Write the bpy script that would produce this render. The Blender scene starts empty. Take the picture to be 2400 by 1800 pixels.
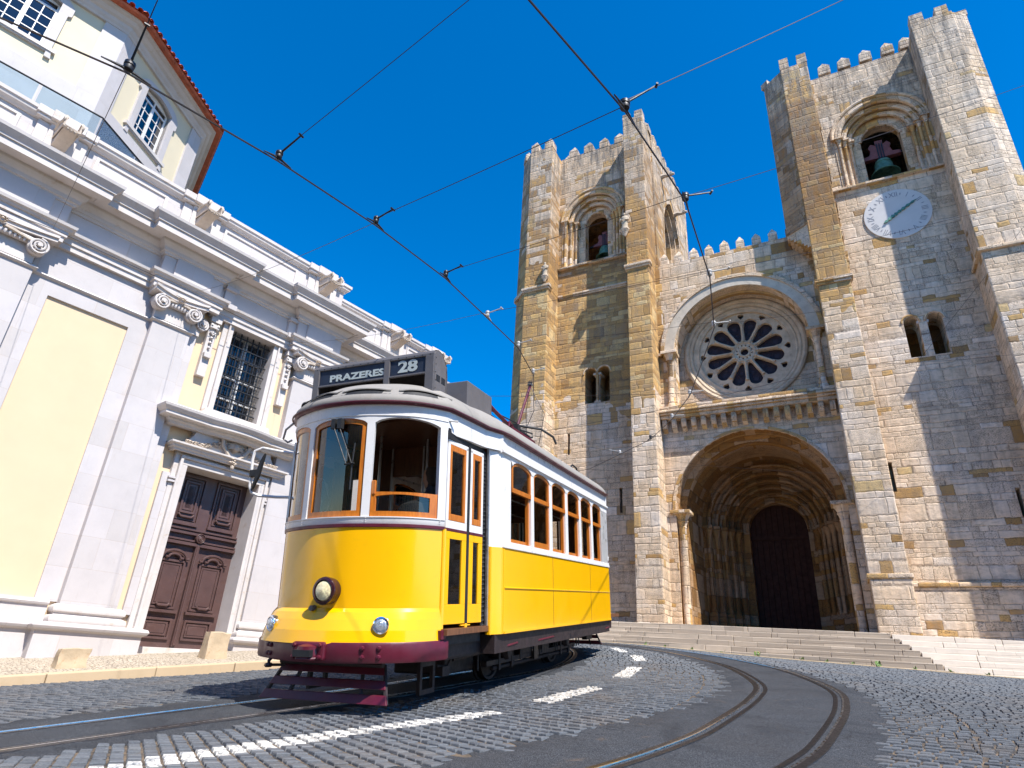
import bpy, bmesh, math, random
import numpy as np
from mathutils import Matrix, Vector
from mathutils.geometry import tessellate_polygon
random.seed(7); rng = np.random.default_rng(7)
R = math.radians; PI = math.pi
scene = bpy.context.scene; COL = scene.collection
CZ = 1.07                                   # camera height above the cobbles below it

# ---------------------------------------------------------------- camera, sky, sun, exposure
cam_d = bpy.data.cameras.new('camera'); cam = bpy.data.objects.new('camera', cam_d); COL.objects.link(cam)
cam_d.sensor_width = 36; cam_d.lens = 1484.08/2400*36; cam_d.clip_end = 1000; cam_d.clip_start = .05
pitch, roll = .427376, .0569667
cp, sp, cr, sr = math.cos(pitch), math.sin(pitch), math.cos(roll), math.sin(roll)
fw = Vector((0, cp, sp)); u0 = Vector((0, -sp, cp)); r0 = Vector((1, 0, 0))
rt = r0*cr+u0*sr; up = u0*cr-r0*sr
m = Matrix((rt, up, -fw)).transposed().to_4x4(); m.translation = (0, 0, CZ); cam.matrix_world = m
scene.camera = cam
scene.render.resolution_x = 1024; scene.render.resolution_y = 768
SUN_EL, SUN_AZ = R(54.5), R(-54.4)          # azimuth measured from +x
sd = Vector((math.cos(SUN_EL)*math.cos(SUN_AZ), math.cos(SUN_EL)*math.sin(SUN_AZ), math.sin(SUN_EL)))
w = bpy.data.worlds.new('World'); scene.world = w; w.use_nodes = True
nt = w.node_tree; nt.nodes.clear()
sky = nt.nodes.new('ShaderNodeTexSky'); sky.sky_type = 'NISHITA'; sky.sun_disc = False
sky.sun_elevation = SUN_EL; sky.sun_rotation = PI/2-SUN_AZ
sky.altitude = 800; sky.air_density = 1.0; sky.dust_density = .3; sky.ozone_density = 3.5
hs = nt.nodes.new('ShaderNodeHueSaturation'); hs.inputs['Saturation'].default_value = 1.5; hs.inputs['Value'].default_value = 1.06; hs.inputs['Hue'].default_value = .502
bg = nt.nodes.new('ShaderNodeBackground'); bg.inputs[1].default_value = .138
wo = nt.nodes.new('ShaderNodeOutputWorld')
nt.links.new(sky.outputs[0], hs.inputs['Color']); nt.links.new(hs.outputs[0], bg.inputs[0]); nt.links.new(bg.outputs[0], wo.inputs[0])
sl = bpy.data.lights.new('sun', 'SUN'); sl.energy = 5.0; sl.angle = R(.5); sl.color = (1, .96, .9)
so = bpy.data.objects.new('sun', sl); COL.objects.link(so); so.rotation_euler = sd.to_track_quat('Z', 'Y').to_euler()
so.location = (20, -25, 40)
scene.view_settings.view_transform = 'Standard'; scene.view_settings.look = 'None'
scene.view_settings.exposure = .78; scene.view_settings.gamma = 1

# ---------------------------------------------------------------- node helper and materials
class N:
    def __init__(s, name):
        s.m = bpy.data.materials.new(name); s.m.use_nodes = True; s.t = s.m.node_tree; s.t.nodes.clear()
        s.out = s.t.nodes.new('ShaderNodeOutputMaterial'); s.b = s.t.nodes.new('ShaderNodeBsdfPrincipled')
        s.t.links.new(s.b.outputs[0], s.out.inputs[0]); s.c = s.t.nodes.new('ShaderNodeTexCoord')
        s.obj = s.c.outputs['Object']
    def set(s, sock, v):
        if hasattr(v, 'links'): s.t.links.new(v, sock)
        elif isinstance(v, (tuple, list)) and len(v) == 3 and sock.type == 'RGBA': sock.default_value = (*v, 1)
        else: sock.default_value = v
    def ma(s, op, a, b=0., c=None, clamp=False):
        n = s.t.nodes.new('ShaderNodeMath'); n.operation = op; n.use_clamp = clamp
        s.set(n.inputs[0], a); s.set(n.inputs[1], b)
        if c is not None: s.set(n.inputs[2], c)
        return n.outputs[0]
    def noise(s, vec, scale, detail=4, rough=.55, dist=0., col=False):
        n = s.t.nodes.new('ShaderNodeTexNoise'); s.set(n.inputs['Vector'], vec); n.inputs['Scale'].default_value = scale
        n.inputs['Detail'].default_value = detail; n.inputs['Roughness'].default_value = rough; n.inputs['Distortion'].default_value = dist
        return n.outputs['Color' if col else 'Fac']
    def voro(s, vec, scale, feat='F1', out='Distance'):
        n = s.t.nodes.new('ShaderNodeTexVoronoi'); n.feature = feat; s.set(n.inputs['Vector'], vec); n.inputs['Scale'].default_value = scale
        return n.outputs[out]
    def white(s, vec):
        n = s.t.nodes.new('ShaderNodeTexWhiteNoise'); s.set(n.inputs['Vector'], vec); return n
    def mix(s, f, a, b, mode='MIX'):
        n = s.t.nodes.new('ShaderNodeMix'); n.data_type = 'RGBA'; n.blend_type = mode; n.clamp_factor = True
        s.set(n.inputs[0], f); s.set(n.inputs[6], a); s.set(n.inputs[7], b); return n.outputs[2]
    def ramp(s, f, stops, interp='LINEAR'):
        n = s.t.nodes.new('ShaderNodeValToRGB'); s.set(n.inputs[0], f); e = n.color_ramp.elements; n.color_ramp.interpolation = interp
        while len(e) < len(stops): e.new(.5)
        for k, (p, c) in enumerate(stops):
            e[k].position = p; e[k].color = (c, c, c, 1) if isinstance(c, (int, float)) else (*c, 1)
        return n.outputs[0]
    def rng(s, v, a, b, c=0., d=1., sm=False):
        n = s.t.nodes.new('ShaderNodeMapRange'); n.clamp = True
        if sm: n.interpolation_type = 'SMOOTHSTEP'
        s.set(n.inputs[0], v)
        for k, x in zip((1, 2, 3, 4), (a, b, c, d)): n.inputs[k].default_value = x
        return n.outputs[0]
    def sep(s, v):
        n = s.t.nodes.new('ShaderNodeSeparateXYZ'); s.set(n.inputs[0], v); return n.outputs
    def comb(s, x, y, z=0.):
        n = s.t.nodes.new('ShaderNodeCombineXYZ'); s.set(n.inputs[0], x); s.set(n.inputs[1], y); s.set(n.inputs[2], z); return n.outputs[0]
    def mapv(s, vec, scale=(1, 1, 1)):
        n = s.t.nodes.new('ShaderNodeMapping'); s.set(n.inputs[0], vec); n.inputs['Scale'].default_value = scale; return n.outputs[0]
    def bump(s, h, strength=.5, dist=.02, normal=None):
        n = s.t.nodes.new('ShaderNodeBump'); n.inputs['Strength'].default_value = strength; n.inputs['Distance'].default_value = dist
        s.set(n.inputs['Height'], h)
        if normal is not None: s.t.links.new(normal, n.inputs['Normal'])
        s.t.links.new(n.outputs[0], s.b.inputs['Normal']); return n.outputs[0]
    def fin(s, col=None, rough=None, metal=None, spec=None, coat=None):
        if col is not None: s.set(s.b.inputs['Base Color'], col)
        if rough is not None: s.set(s.b.inputs['Roughness'], rough)
        if metal is not None: s.set(s.b.inputs['Metallic'], metal)
        if spec is not None: s.b.inputs['Specular IOR Level'].default_value = spec
        if coat is not None: s.b.inputs['Coat Weight'].default_value = coat; s.b.inputs['Coat Roughness'].default_value = .08
        return s.m

def plain(name, col, rough=.5, metal=0., var=.12, scale=6., bump=.0, bscale=60., coat=None, dirt=None, rv=.12):
    n = N(name); f = n.noise(n.obj, scale, 6, .6)
    c = n.mix(n.ma('MULTIPLY', n.rng(f, .3, .7), 1), tuple(x*(1-var) for x in col), tuple(min(1, x*(1+var)) for x in col))
    if dirt:
        d = n.rng(n.noise(n.obj, scale*2.3, 8, .7, .6), .56, .74); c = n.mix(n.ma('MULTIPLY', d, dirt[1]), c, dirt[0])
    r = n.rng(n.noise(n.obj, scale*1.7, 5, .6), .3, .7, max(.02, rough-rv), min(1, rough+rv))
    if bump: n.bump(n.noise(n.obj, bscale, 4, .6), bump, .01)
    return n.fin(c, r, metal, coat=coat)

def box_uv(n):                       # (u, v) of a wall face in object space
    nx, ny, nz = n.sep(n.c.outputs['Normal']); x, y, z = n.sep(n.obj)
    side = n.ma('GREATER_THAN', n.ma('ABSOLUTE', nx), n.ma('ABSOLUTE', ny))
    flat = n.ma('GREATER_THAN', n.ma('ABSOLUTE', nz), .8)
    u = n.ma('ADD', n.ma('MULTIPLY', x, n.ma('SUBTRACT', 1., side)), n.ma('MULTIPLY', y, side))
    v = n.ma('ADD', n.ma('MULTIPLY', z, n.ma('SUBTRACT', 1., flat)), n.ma('MULTIPLY', y, flat))
    return u, v, x, y, z

def blocks(n, u, v, rowh, wmin, wvar, jw=.012, wob=.012):
    d = n.noise(n.obj, 3.5, 5, .65, col=True); dx, dy, dz = n.sep(d)
    u = n.ma('ADD', u, n.ma('MULTIPLY', n.ma('SUBTRACT', dx, .5), wob*5)); v = n.ma('ADD', v, n.ma('MULTIPLY', n.ma('SUBTRACT', dy, .5), wob*5))
    # uneven course heights: warp v by a slow wave
    v2 = n.ma('ADD', v, n.ma('ADD', n.ma('MULTIPLY', n.ma('SINE', n.ma('MULTIPLY', v, 3.1)), rowh*.62 if wob > .005 else 0.), n.ma('MULTIPLY', n.ma('SINE', n.ma('MULTIPLY', v, 8.3)), rowh*.28 if wob > .005 else 0.)))
    r_ = n.ma('DIVIDE', v2, rowh); row = n.ma('FLOOR', r_); fv = n.ma('SUBTRACT', r_, row)
    rr = n.white(n.comb(row, 3.7)).outputs['Value']
    wd = n.ma('ADD', n.ma('MULTIPLY', rr, wvar), wmin)
    c_ = n.ma('ADD', n.ma('DIVIDE', u, wd), n.ma('MULTIPLY', rr, 37.)); 
    c_ = n.ma('ADD', c_, n.ma('MULTIPLY', n.ma('SINE', n.ma('MULTIPLY', c_, 2.3)), .3))
    cl = n.ma('FLOOR', c_); fu = n.ma('SUBTRACT', c_, cl)
    du = n.ma('MULTIPLY', n.ma('MINIMUM', fu, n.ma('SUBTRACT', 1., fu)), wd); dv = n.ma('MULTIPLY', n.ma('MINIMUM', fv, n.ma('SUBTRACT', 1., fv)), rowh)
    e = n.ma('MINIMUM', du, dv)
    cell = n.white(n.comb(cl, row)); return e, cell, cl, row

def masonry(name, zones=True, rowh=.27, pale=None, ochre=.15, dark_top=True, mul=1.):
    n = N(name); u, v, x, y, z = box_uv(n)
    e, cell, cl, row = blocks(n, u, v, rowh, .30, .38, wob=.02)
    r0_ = cell.outputs['Value']; cr_, cg_, cb_ = n.sep(cell.outputs['Color']); r1 = n.ma('ADD', n.ma('MULTIPLY', r0_, .62), n.ma('MULTIPLY', n.rng(n.noise(n.comb(cl, n.ma('MULTIPLY', row, 1.3)), .16, 3, .6), .34, .66), .38))
    pal = n.ramp(r1, [(0, (.60, .48, .36)), (.12, (.68, .56, .43)), (.3, (.72, .59, .45)), (.46, (.64, .52, .39)), (.58, (.74, .64, .53)), (.72, (.68, .55, .41)), (.86, (.80, .74, .68)), (.95, (.60, .52, .46))], 'CONSTANT')
    pal = n.mix(.12, pal, (.68, .55, .42)); pal = n.mix(1., pal, (1.12, 1.0, .86), 'MULTIPLY')
    och = n.ramp(r1, [(0, (.42, .23, .07)), (.2, (.58, .33, .105)), (.4, (.66, .40, .14)), (.55, (.46, .27, .095)), (.7, (.66, .46, .21)), (.85, (.36, .21, .08))], 'CONSTANT')
    if zones:
        lt = n.rng(x, .1, .3, 1, 0); mid = n.ma('MULTIPLY', n.rng(x, 5.8, 5.95), n.rng(x, 6.95, 7.1, 1, 0))
        zz = n.ma('ADD', z, n.ma('MULTIPLY', n.ma('SUBTRACT', n.noise(n.obj, .55, 3), .5), 5.))
        band = n.ma('MULTIPLY', n.rng(zz, 9.2, 10.2), n.rng(zz, 16.2, 20.5, 1, .3)); band = n.ma('MULTIPLY', band, n.rng(zz, 21.5, 23, 1, .15))
        band2 = n.ma('MULTIPLY', n.rng(zz, 9.5, 13.5), n.rng(zz, 21.8, 22.6, 1, .1))
        k = n.ma('ADD', n.ma('MULTIPLY', lt, band), n.ma('MULTIPLY', mid, band2)); k = n.ma('ADD', n.ma('MULTIPLY', k, .97), ochre*.5)
    else: k = n.ma('ADD', ochre, 0)
    isoch = n.ma('LESS_THAN', cg_, k); c = n.mix(isoch, pal, och)
    if zones:
        up1 = n.ma('MULTIPLY', n.ma('MULTIPLY', lt, n.rng(zz, 15.2, 16.0)), n.rng(zz, 21.0, 22.6, .8, .25)); c = n.mix(up1, c, n.mix(1., c, (.76, .68, .58), 'MULTIPLY')); c = n.mix(n.ma('MULTIPLY', n.ma('MULTIPLY', n.rng(x, 7.0, 7.2), n.ma('SUBTRACT', 1., isoch)), .22), c, (.85, .73, .60))
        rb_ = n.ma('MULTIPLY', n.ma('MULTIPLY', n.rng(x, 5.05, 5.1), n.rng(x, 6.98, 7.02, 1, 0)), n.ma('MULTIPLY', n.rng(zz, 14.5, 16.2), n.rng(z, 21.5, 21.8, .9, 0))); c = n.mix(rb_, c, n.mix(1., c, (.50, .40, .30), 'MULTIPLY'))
    # inner mottling, pitting and weathering
    f1 = n.noise(n.obj, 9, 8, .7); c = n.mix(n.rng(f1, .38, .72, .0, .5), c, n.mix(.5, c, (.30, .24, .18)))
    f3 = n.noise(n.mapv(n.obj, (1, 1, 2.2)), 3.3, 9, .72, .4); c = n.mix(n.rng(f3, .49, .62, 0, .7), c, n.mix(.62, c, (.24, .17, .11))); c = n.mix(n.ma('MULTIPLY', n.rng(n.noise(n.obj, .7, 4), .45, .65, 0, .4), n.ma('SUBTRACT', 1., isoch)), c, (.72, .66, .60))
    f2 = n.noise(n.obj, 1.1, 6, .62); c = n.mix(n.rng(f2, .52, .78, 0, .5), c, (.36, .32, .27))
    st = n.noise(n.mapv(n.obj, (2.2, 2.2, .28)), 2.2, 7, .7, .3)
    if dark_top:
        tp = n.rng(z, 16.5, 23.0, .3, .95) if zones else n.ma('ADD', .18, 0)
    else: tp = n.ma('ADD', .12, 0)
    c = n.mix(n.ma('MULTIPLY', n.rng(st, .44, .62), tp), c, (.17, .15, .13)); gt = n.rng(z, 17, 22.5, 0, .45) if zones else n.ma('ADD', 0., .0); c = n.mix(n.ma('MULTIPLY', gt, n.rng(n.noise(n.obj, 5.5, 8, .75), .42, .6)), c, (.28, .26, .235))
    pit = n.noise(n.mapv(n.obj, (1, 1, 1.8)), 26, 3, .75); pm = n.ma('MULTIPLY', n.rng(pit, .54, .61), n.ma('GREATER_THAN', cb_, .5))
    c = n.mix(n.ma('MULTIPLY', pm, .75), c, (.12, .09, .06))
    jn = n.ma('ADD', e, n.ma('MULTIPLY', n.ma('SUBTRACT', n.noise(n.obj, 14, 5, .7), .5), .035))
    jm = n.rng(jn, .000, .012, 1, 0); jd = n.ma('MULTIPLY', jm, n.rng(n.noise(n.obj, 2.6, 5, .7), .36, .58, .08, .85))
    c = n.mix(jd, c, (.13, .10, .075))
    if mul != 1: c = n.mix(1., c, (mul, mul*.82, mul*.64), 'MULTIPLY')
    h = n.ma('ADD', n.ma('MULTIPLY', n.rng(jn, .0, .03), 1.), n.ma('MULTIPLY', n.noise(n.obj, 11, 8, .72), 1.1))
    h = n.ma('ADD', h, n.ma('MULTIPLY', r1, .5)); h = n.ma('SUBTRACT', h, n.ma('MULTIPLY', pm, .6))
    n.bump(h, .68, .034)
    return n.fin(c, .9, spec=.25)

def ashlar(name, col, col2, joint=(.35, .3, .26), rowh=.62, wmin=.9, stain=.3, jamt=.35, bump=.25):
    n = N(name); u, v, x, y, z = box_uv(n); e, cell, cl, row = blocks(n, u, v, rowh, wmin, .6, wob=.002)
    c = n.mix(cell.outputs['Value'], col, col2)
    c = n.mix(n.rng(n.noise(n.obj, 2.2, 7, .65), .45, .75, 0, stain), c, tuple(q*.72 for q in col))
    c = n.mix(n.rng(n.noise(n.mapv(n.obj, (3, 3, .6)), 5, 8, .75, .5), .58, .8, 0, stain*1.2), c, (col[0]*.62, col[1]*.52, col[2]*.42))
    c = n.mix(n.ma('MULTIPLY', n.rng(e, .002, .008, 1, 0), jamt), c, joint)
    h = n.ma('ADD', n.ma('MULTIPLY', n.rng(e, .0, .008), .6), n.ma('MULTIPLY', n.noise(n.obj, 30, 5, .7), .5)); n.bump(h, bump, .01)
    return n.fin(c, .72, spec=.3)

M = {}
M['cath'] = masonry('old_limestone_blocks', rowh=.235)
M['cath_trim'] = masonry('weathered_limestone_trim', zones=False, rowh=.33, ochre=.22)
M['cath_shade'] = masonry('shaded_portal_limestone', zones=False, rowh=.33, ochre=.6, dark_top=False, mul=.52)  # limestone copy with the porch's shade put into a darker colour
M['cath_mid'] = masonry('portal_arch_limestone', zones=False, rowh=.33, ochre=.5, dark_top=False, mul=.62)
M['rose_stone'] = plain('rose_window_limestone', (.52, .41, .29), .85, var=.25, scale=3, bump=.3, bscale=20, dirt=((.2, .16, .12), .6))
M['step'] = ashlar('step_limestone', (.52, .43, .33), (.32, .26, .20), (.12, .10, .08), .155, .7, .6, .8, .6)
M['plinth'] = ashlar('bright_plinth_limestone', (.62, .53, .43), (.52, .45, .37), (.16, .13, .10), .155, .7, .6, .4, .5)
M['church'] = ashlar('pale_limestone', (.54, .505, .50), (.49, .455, .44), (.42, .34, .28), .62, .9, .36, .4)
M['church_trim'] = plain('pale_limestone_trim', (.55, .505, .475), .7, var=.09, scale=2, bump=.15, bscale=25, dirt=((.40, .28, .17), .6))
M['carve'] = plain('carved_limestone', (.50, .42, .34), .8, var=.12, scale=5, bump=.3, bscale=30, dirt=((.28, .2, .14), .7))
M['plaster'] = plain('yellow_plaster', (.67, .505, .33), .85, var=.035, scale=1.2, bump=.08, bscale=40)
M['plaster2'] = plain('cream_plaster', (.64, .56, .40), .85, var=.03, scale=1.2, bump=.08, bscale=40)
M['door'] = plain('brown_door_paint', (.085, .046, .041), .42, var=.12, scale=3, bump=.12, bscale=30, dirt=((.16, .1, .09), .5))
M['yellow'] = plain('tram_yellow_paint', (.90, .452, .001), .2, var=.02, scale=1.5, coat=.3, rv=.05, dirt=((.60, .33, .01), .3), bump=.10, bscale=2.6)
M['white'] = plain('tram_white_paint', (.72, .70, .68), .3, var=.03, scale=2, rv=.08, dirt=((.42, .39, .35), .4), bump=.08, bscale=3)
M['maroon'] = plain('maroon_paint', (.088, .006, .018), .42, var=.2, scale=5, bump=.1, bscale=40, dirt=((.07, .03, .03), .5))
M['under'] = plain('undercarriage_iron', (.020, .011, .011), .6, var=.35, scale=6, bump=.3, bscale=35, dirt=((.05, .035, .028), .5))
M['roofc'] = plain('grey_canvas_roof', (.25, .23, .205), .75, var=.1, scale=2.5, bump=.2, bscale=50, dirt=((.2, .17, .14), .6))
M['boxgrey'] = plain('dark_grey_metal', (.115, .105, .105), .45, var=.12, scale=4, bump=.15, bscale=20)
M['lgrey'] = plain('light_grey_metal', (.42, .41, .39), .5, var=.1, scale=4)
M['black'] = plain('black_rubber', (.012, .012, .013), .6, var=.2)
M['steel'] = plain('polished_steel', (.62, .6, .57), .28, 1., var=.12, scale=12, rv=.1)
M['rust'] = plain('rusty_rail_iron', (.042, .036, .034), .38, .6, var=.3, scale=14, bump=.3, bscale=70)
M['silver'] = plain('brushed_aluminium', (.55, .56, .57), .35, .9, var=.08)
M['chrome'] = plain('chrome', (.85, .87, .9), .08, 1., var=.02, rv=.03)
M['wire'] = plain('wire_copper_oxide', (.06, .045, .04), .5, .6, var=.2)
M['iron'] = plain('black_iron', (.02, .02, .022), .5, .3, var=.2, bump=.1)
M['verdi'] = plain('green_bronze', (.09, .22, .17), .65, .3, var=.4, scale=8, bump=.3, bscale=20, dirt=((.05, .07, .06), .6))
M['bellwood'] = plain('red_painted_yoke', (.20, .07, .07), .7, var=.2)
M['clock'] = plain('white_marble_clock', (.58, .55, .52), .5, var=.06, scale=2)
M['clockblk'] = plain('engraved_numerals', (.26, .26, .28), .7, var=.3, scale=9)
M['sign'] = plain('navy_roller_blind', (.010, .018, .040), .6, var=.1)
M['signtxt'] = plain('sign_lettering', (.42, .47, .46), .6, var=.08)
M['tile'] = plain('terracotta_tile', (.40, .10, .045), .8, var=.3, scale=5, bump=.3, bscale=30, dirt=((.5, .3, .2), .4))
M['seat'] = plain('seat_dark_leather', (.05, .022, .014), .45, var=.2)
M['kerb'] = ashlar('kerb_limestone', (.54, .41, .25), (.47, .36, .24), (.12, .08, .04), 3., 30., .5, .0, .5)
M['bollard'] = plain('bollard_limestone', (.46, .36, .24), .85, var=.15, scale=4, bump=.6, bscale=16, dirt=((.32, .17, .07), .7))
M['weed'] = plain('weed_leaf', (.10, .18, .03), .7, var=.3, scale=8)
M['flower'] = plain('yellow_petal', (.75, .6, .03), .7)
M['moss'] = plain('moss', (.05, .06, .02), .95, var=.3)

n = N('varnished_wood'); f = n.noise(n.mapv(n.obj, (14, 14, 1.6)), 3, 6, .6, .8); f2 = n.noise(n.obj, 2, 3)
n.bump(f, .08, .01); M['wood'] = n.fin(n.mix(n.rng(f2, .3, .7, 0, .4), n.mix(n.rng(f, .35, .65), (.42, .11, .010), (.62, .20, .022)), (.40, .11, .012)), .3, coat=.3)
n = N('dark_interior_wood'); f = n.noise(n.mapv(n.obj, (9, 9, 1.2)), 3, 6, .6, .8)
M['darkwood'] = n.fin(n.mix(n.rng(f, .35, .65), (.10, .040, .018), (.19, .080, .035)), .4)

def glass(name, tint=(.75, .75, .72), f0=1.5, rough=.01, boost=1.):
    n = N(name); t = n.t; g = t.nodes.new('ShaderNodeBsdfGlossy'); g.inputs['Roughness'].default_value = rough
    tr = t.nodes.new('ShaderNodeBsdfTransparent'); tr.inputs[0].default_value = (*tint, 1)
    fr = t.nodes.new('ShaderNodeFresnel'); fr.inputs[0].default_value = f0
    nb = t.nodes.new('ShaderNodeBump'); nb.inputs['Strength'].default_value = .04; t.links.new(n.noise(n.obj, 1.3, 2), nb.inputs['Height']); t.links.new(nb.outputs[0], g.inputs['Normal'])
    mx = t.nodes.new('ShaderNodeMixShader'); t.links.new(n.ma('MULTIPLY', fr.outputs[0], boost, clamp=True), mx.inputs[0]); t.links.new(tr.outputs[0], mx.inputs[1]); t.links.new(g.outputs[0], mx.inputs[2])
    t.links.new(mx.outputs[0], n.out.inputs[0]); return n.m
M['glass'] = glass('tram_window_glass', (.66, .65, .60), 1.5, .01, 2.2)
M['glass_dark'] = glass('dark_window_glass', (.12, .16, .2), 1.6, .02, 2.2)
M['glass_rail'] = glass('balustrade_glass', (.80, .88, .9), 1.45, .05, .8)
M['lens'] = plain('headlamp_lens', (.92, .70, .40), .12, .0, var=.3, scale=30, bump=.5, bscale=40, coat=.8)
M['foglens'] = plain('fog_lamp_lens', (.62, .66, .7), .12, .7, var=.3, scale=40, bump=1., bscale=60)
M['curtain'] = plain('blue_grey_curtain', (.42, .60, .68), .8, var=.05)
M['roseglass'] = plain('leaded_purple_glass', (.030, .014, .020), .65, var=.3, scale=12, bump=.6, bscale=25)
M['leading'] = plain('lead_cames', (.02, .012, .018), .6)

n = N('cobble_granite'); gi = n.t.nodes.new('ShaderNodeNewGeometry').outputs['Random Per Island']
c = n.ramp(gi, [(0, (.055, .060, .070)), (.3, (.075, .083, .094)), (.6, (.095, .102, .113)), (.85, (.068, .071, .077)), (1, (.12, .122, .126))])
c = n.mix(n.rng(n.noise(n.obj, 60, 4, .7), .35, .7, 0, .55), c, (.17, .18, .19)); c = n.mix(n.rng(n.noise(n.obj, 1.3, 5, .6), .5, .75, 0, .45), c, (.15, .115, .085))
n.bump(n.noise(n.obj, 45, 5, .7), .5, .012); M['cobble'] = n.fin(c, n.rng(n.noise(n.obj, 8, 4), .3, .7, .55, .85), spec=.3)
DASH = [((-2.66, 4.80), (-1.88, 5.50), .15), ((-1.88, 5.50), (-1.10, 6.14), .135), ((-1.10, 6.14), (.04, 7.02), .115), ((.50, 7.62), (.86, 8.20), .13), ((.86, 8.20), (1.28, 8.82), .12), ((1.78, 9.88), (2.28, 11.32), .12), ((2.62, 12.5), (2.78, 13.7), .11), ((2.70, 14.5), (2.70, 15.9), .10)]
n = N('worn_white_road_paint'); gi = n.t.nodes.new('ShaderNodeNewGeometry').outputs['Random Per Island']
c = n.mix(n.rng(gi, .0, 1.), (.50, .47, .42), (.64, .61, .55)); px_, py_, pz_ = n.sep(n.obj); md = 9.
for (ax_, ay_), (bx_, by_), hw_ in DASH:      # painted strips: distance to each stripe, worn by noise
    L_ = math.hypot(bx_-ax_, by_-ay_); ux, uy = (bx_-ax_)/L_, (by_-ay_)/L_
    s_ = n.ma('ADD', n.ma('MULTIPLY', n.ma('SUBTRACT', px_, ax_), ux), n.ma('MULTIPLY', n.ma('SUBTRACT', py_, ay_), uy)); t_ = n.ma('ADD', n.ma('MULTIPLY', n.ma('SUBTRACT', px_, ax_), -uy), n.ma('MULTIPLY', n.ma('SUBTRACT', py_, ay_), ux))
    e_ = n.ma('MAXIMUM', n.ma('SUBTRACT', n.ma('ABSOLUTE', t_), hw_), n.ma('SUBTRACT', n.ma('ABSOLUTE', n.ma('SUBTRACT', s_, L_/2)), L_/2)); md = n.ma('MINIMUM', e_, md)
md = n.ma('ADD', md, n.ma('MULTIPLY', n.ma('SUBTRACT', n.noise(n.obj, 9, 6, .7), .5), .07)); wear = n.ma('MAXIMUM', n.rng(md, -.004, .006), n.rng(n.noise(n.obj, 24, 6, .75), .50, .60, 0, .85))
gc = n.ramp(gi, [(0, (.055, .060, .070)), (.5, (.095, .102, .113)), (1, (.12, .122, .126))]); c = n.mix(wear, c, gc); n.bump(n.noise(n.obj, 45, 5, .7), .4, .01)
M['paint'] = n.fin(c, .6)
n = N('sandy_joint_dirt'); M['dirt'] = n.fin(n.mix(n.rng(n.noise(n.obj, 7, 7, .7), .4, .62), (.03, .026, .022), (.17, .12, .075)), .95); n.bump(n.noise(n.obj, 60, 5, .7), .6, .01)
n = N('track_asphalt'); c = n.mix(n.rng(n.noise(n.obj, 130, 3, .6), .46, .66), (.018, .021, .026), (.125, .128, .135)); c = n.mix(n.rng(n.noise(n.obj, 1.1, 7, .65), .42, .72, 0, .6), c, (.040, .038, .038))
c = n.mix(n.rng(n.noise(n.obj, 3, 9, .78, .6), .60, .70, 0, .5), c, (.16, .115, .08)); c = n.mix(n.rng(n.noise(n.mapv(n.obj, (1, 1, 1)), .55, 5, .7, 1.5), .5, .62, 0, .5), c, (.022, .024, .028)); c = n.mix(n.rng(n.voro(n.noise(n.obj, .6, 3, .5, 0, True), 9., 'DISTANCE_TO_EDGE'), .0, .012, .5, 0), c, (.012, .011, .011)); n.bump(n.noise(n.obj, 120, 4, .7), .8, .007); M['asphalt'] = n.fin(c, .92, spec=.2)
n = N('white_mosaic_pavement'); v = n.mapv(n.obj, (1, 1, .3)); d = n.voro(v, 15., 'DISTANCE_TO_EDGE'); cc = n.voro(v, 15., 'F1', 'Color'); a_, b_, c_ = n.sep(cc)
c = n.mix(a_, (.56, .47, .36), (.42, .35, .26)); c = n.mix(n.rng(d, .02, .09, 1, 0), c, (.14, .11, .08)); c = n.mix(n.rng(n.noise(n.obj, 1.3, 5), .5, .75, 0, .35), c, (.34, .27, .18))
n.bump(n.rng(d, 0, .16), .7, .02); M['calcada'] = n.fin(c, .8)
n = N('ground_soil'); M['ground'] = n.fin(n.mix(n.noise(n.obj, 3, 5), (.06, .06, .062), (.11, .10, .095)), .9)

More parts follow.
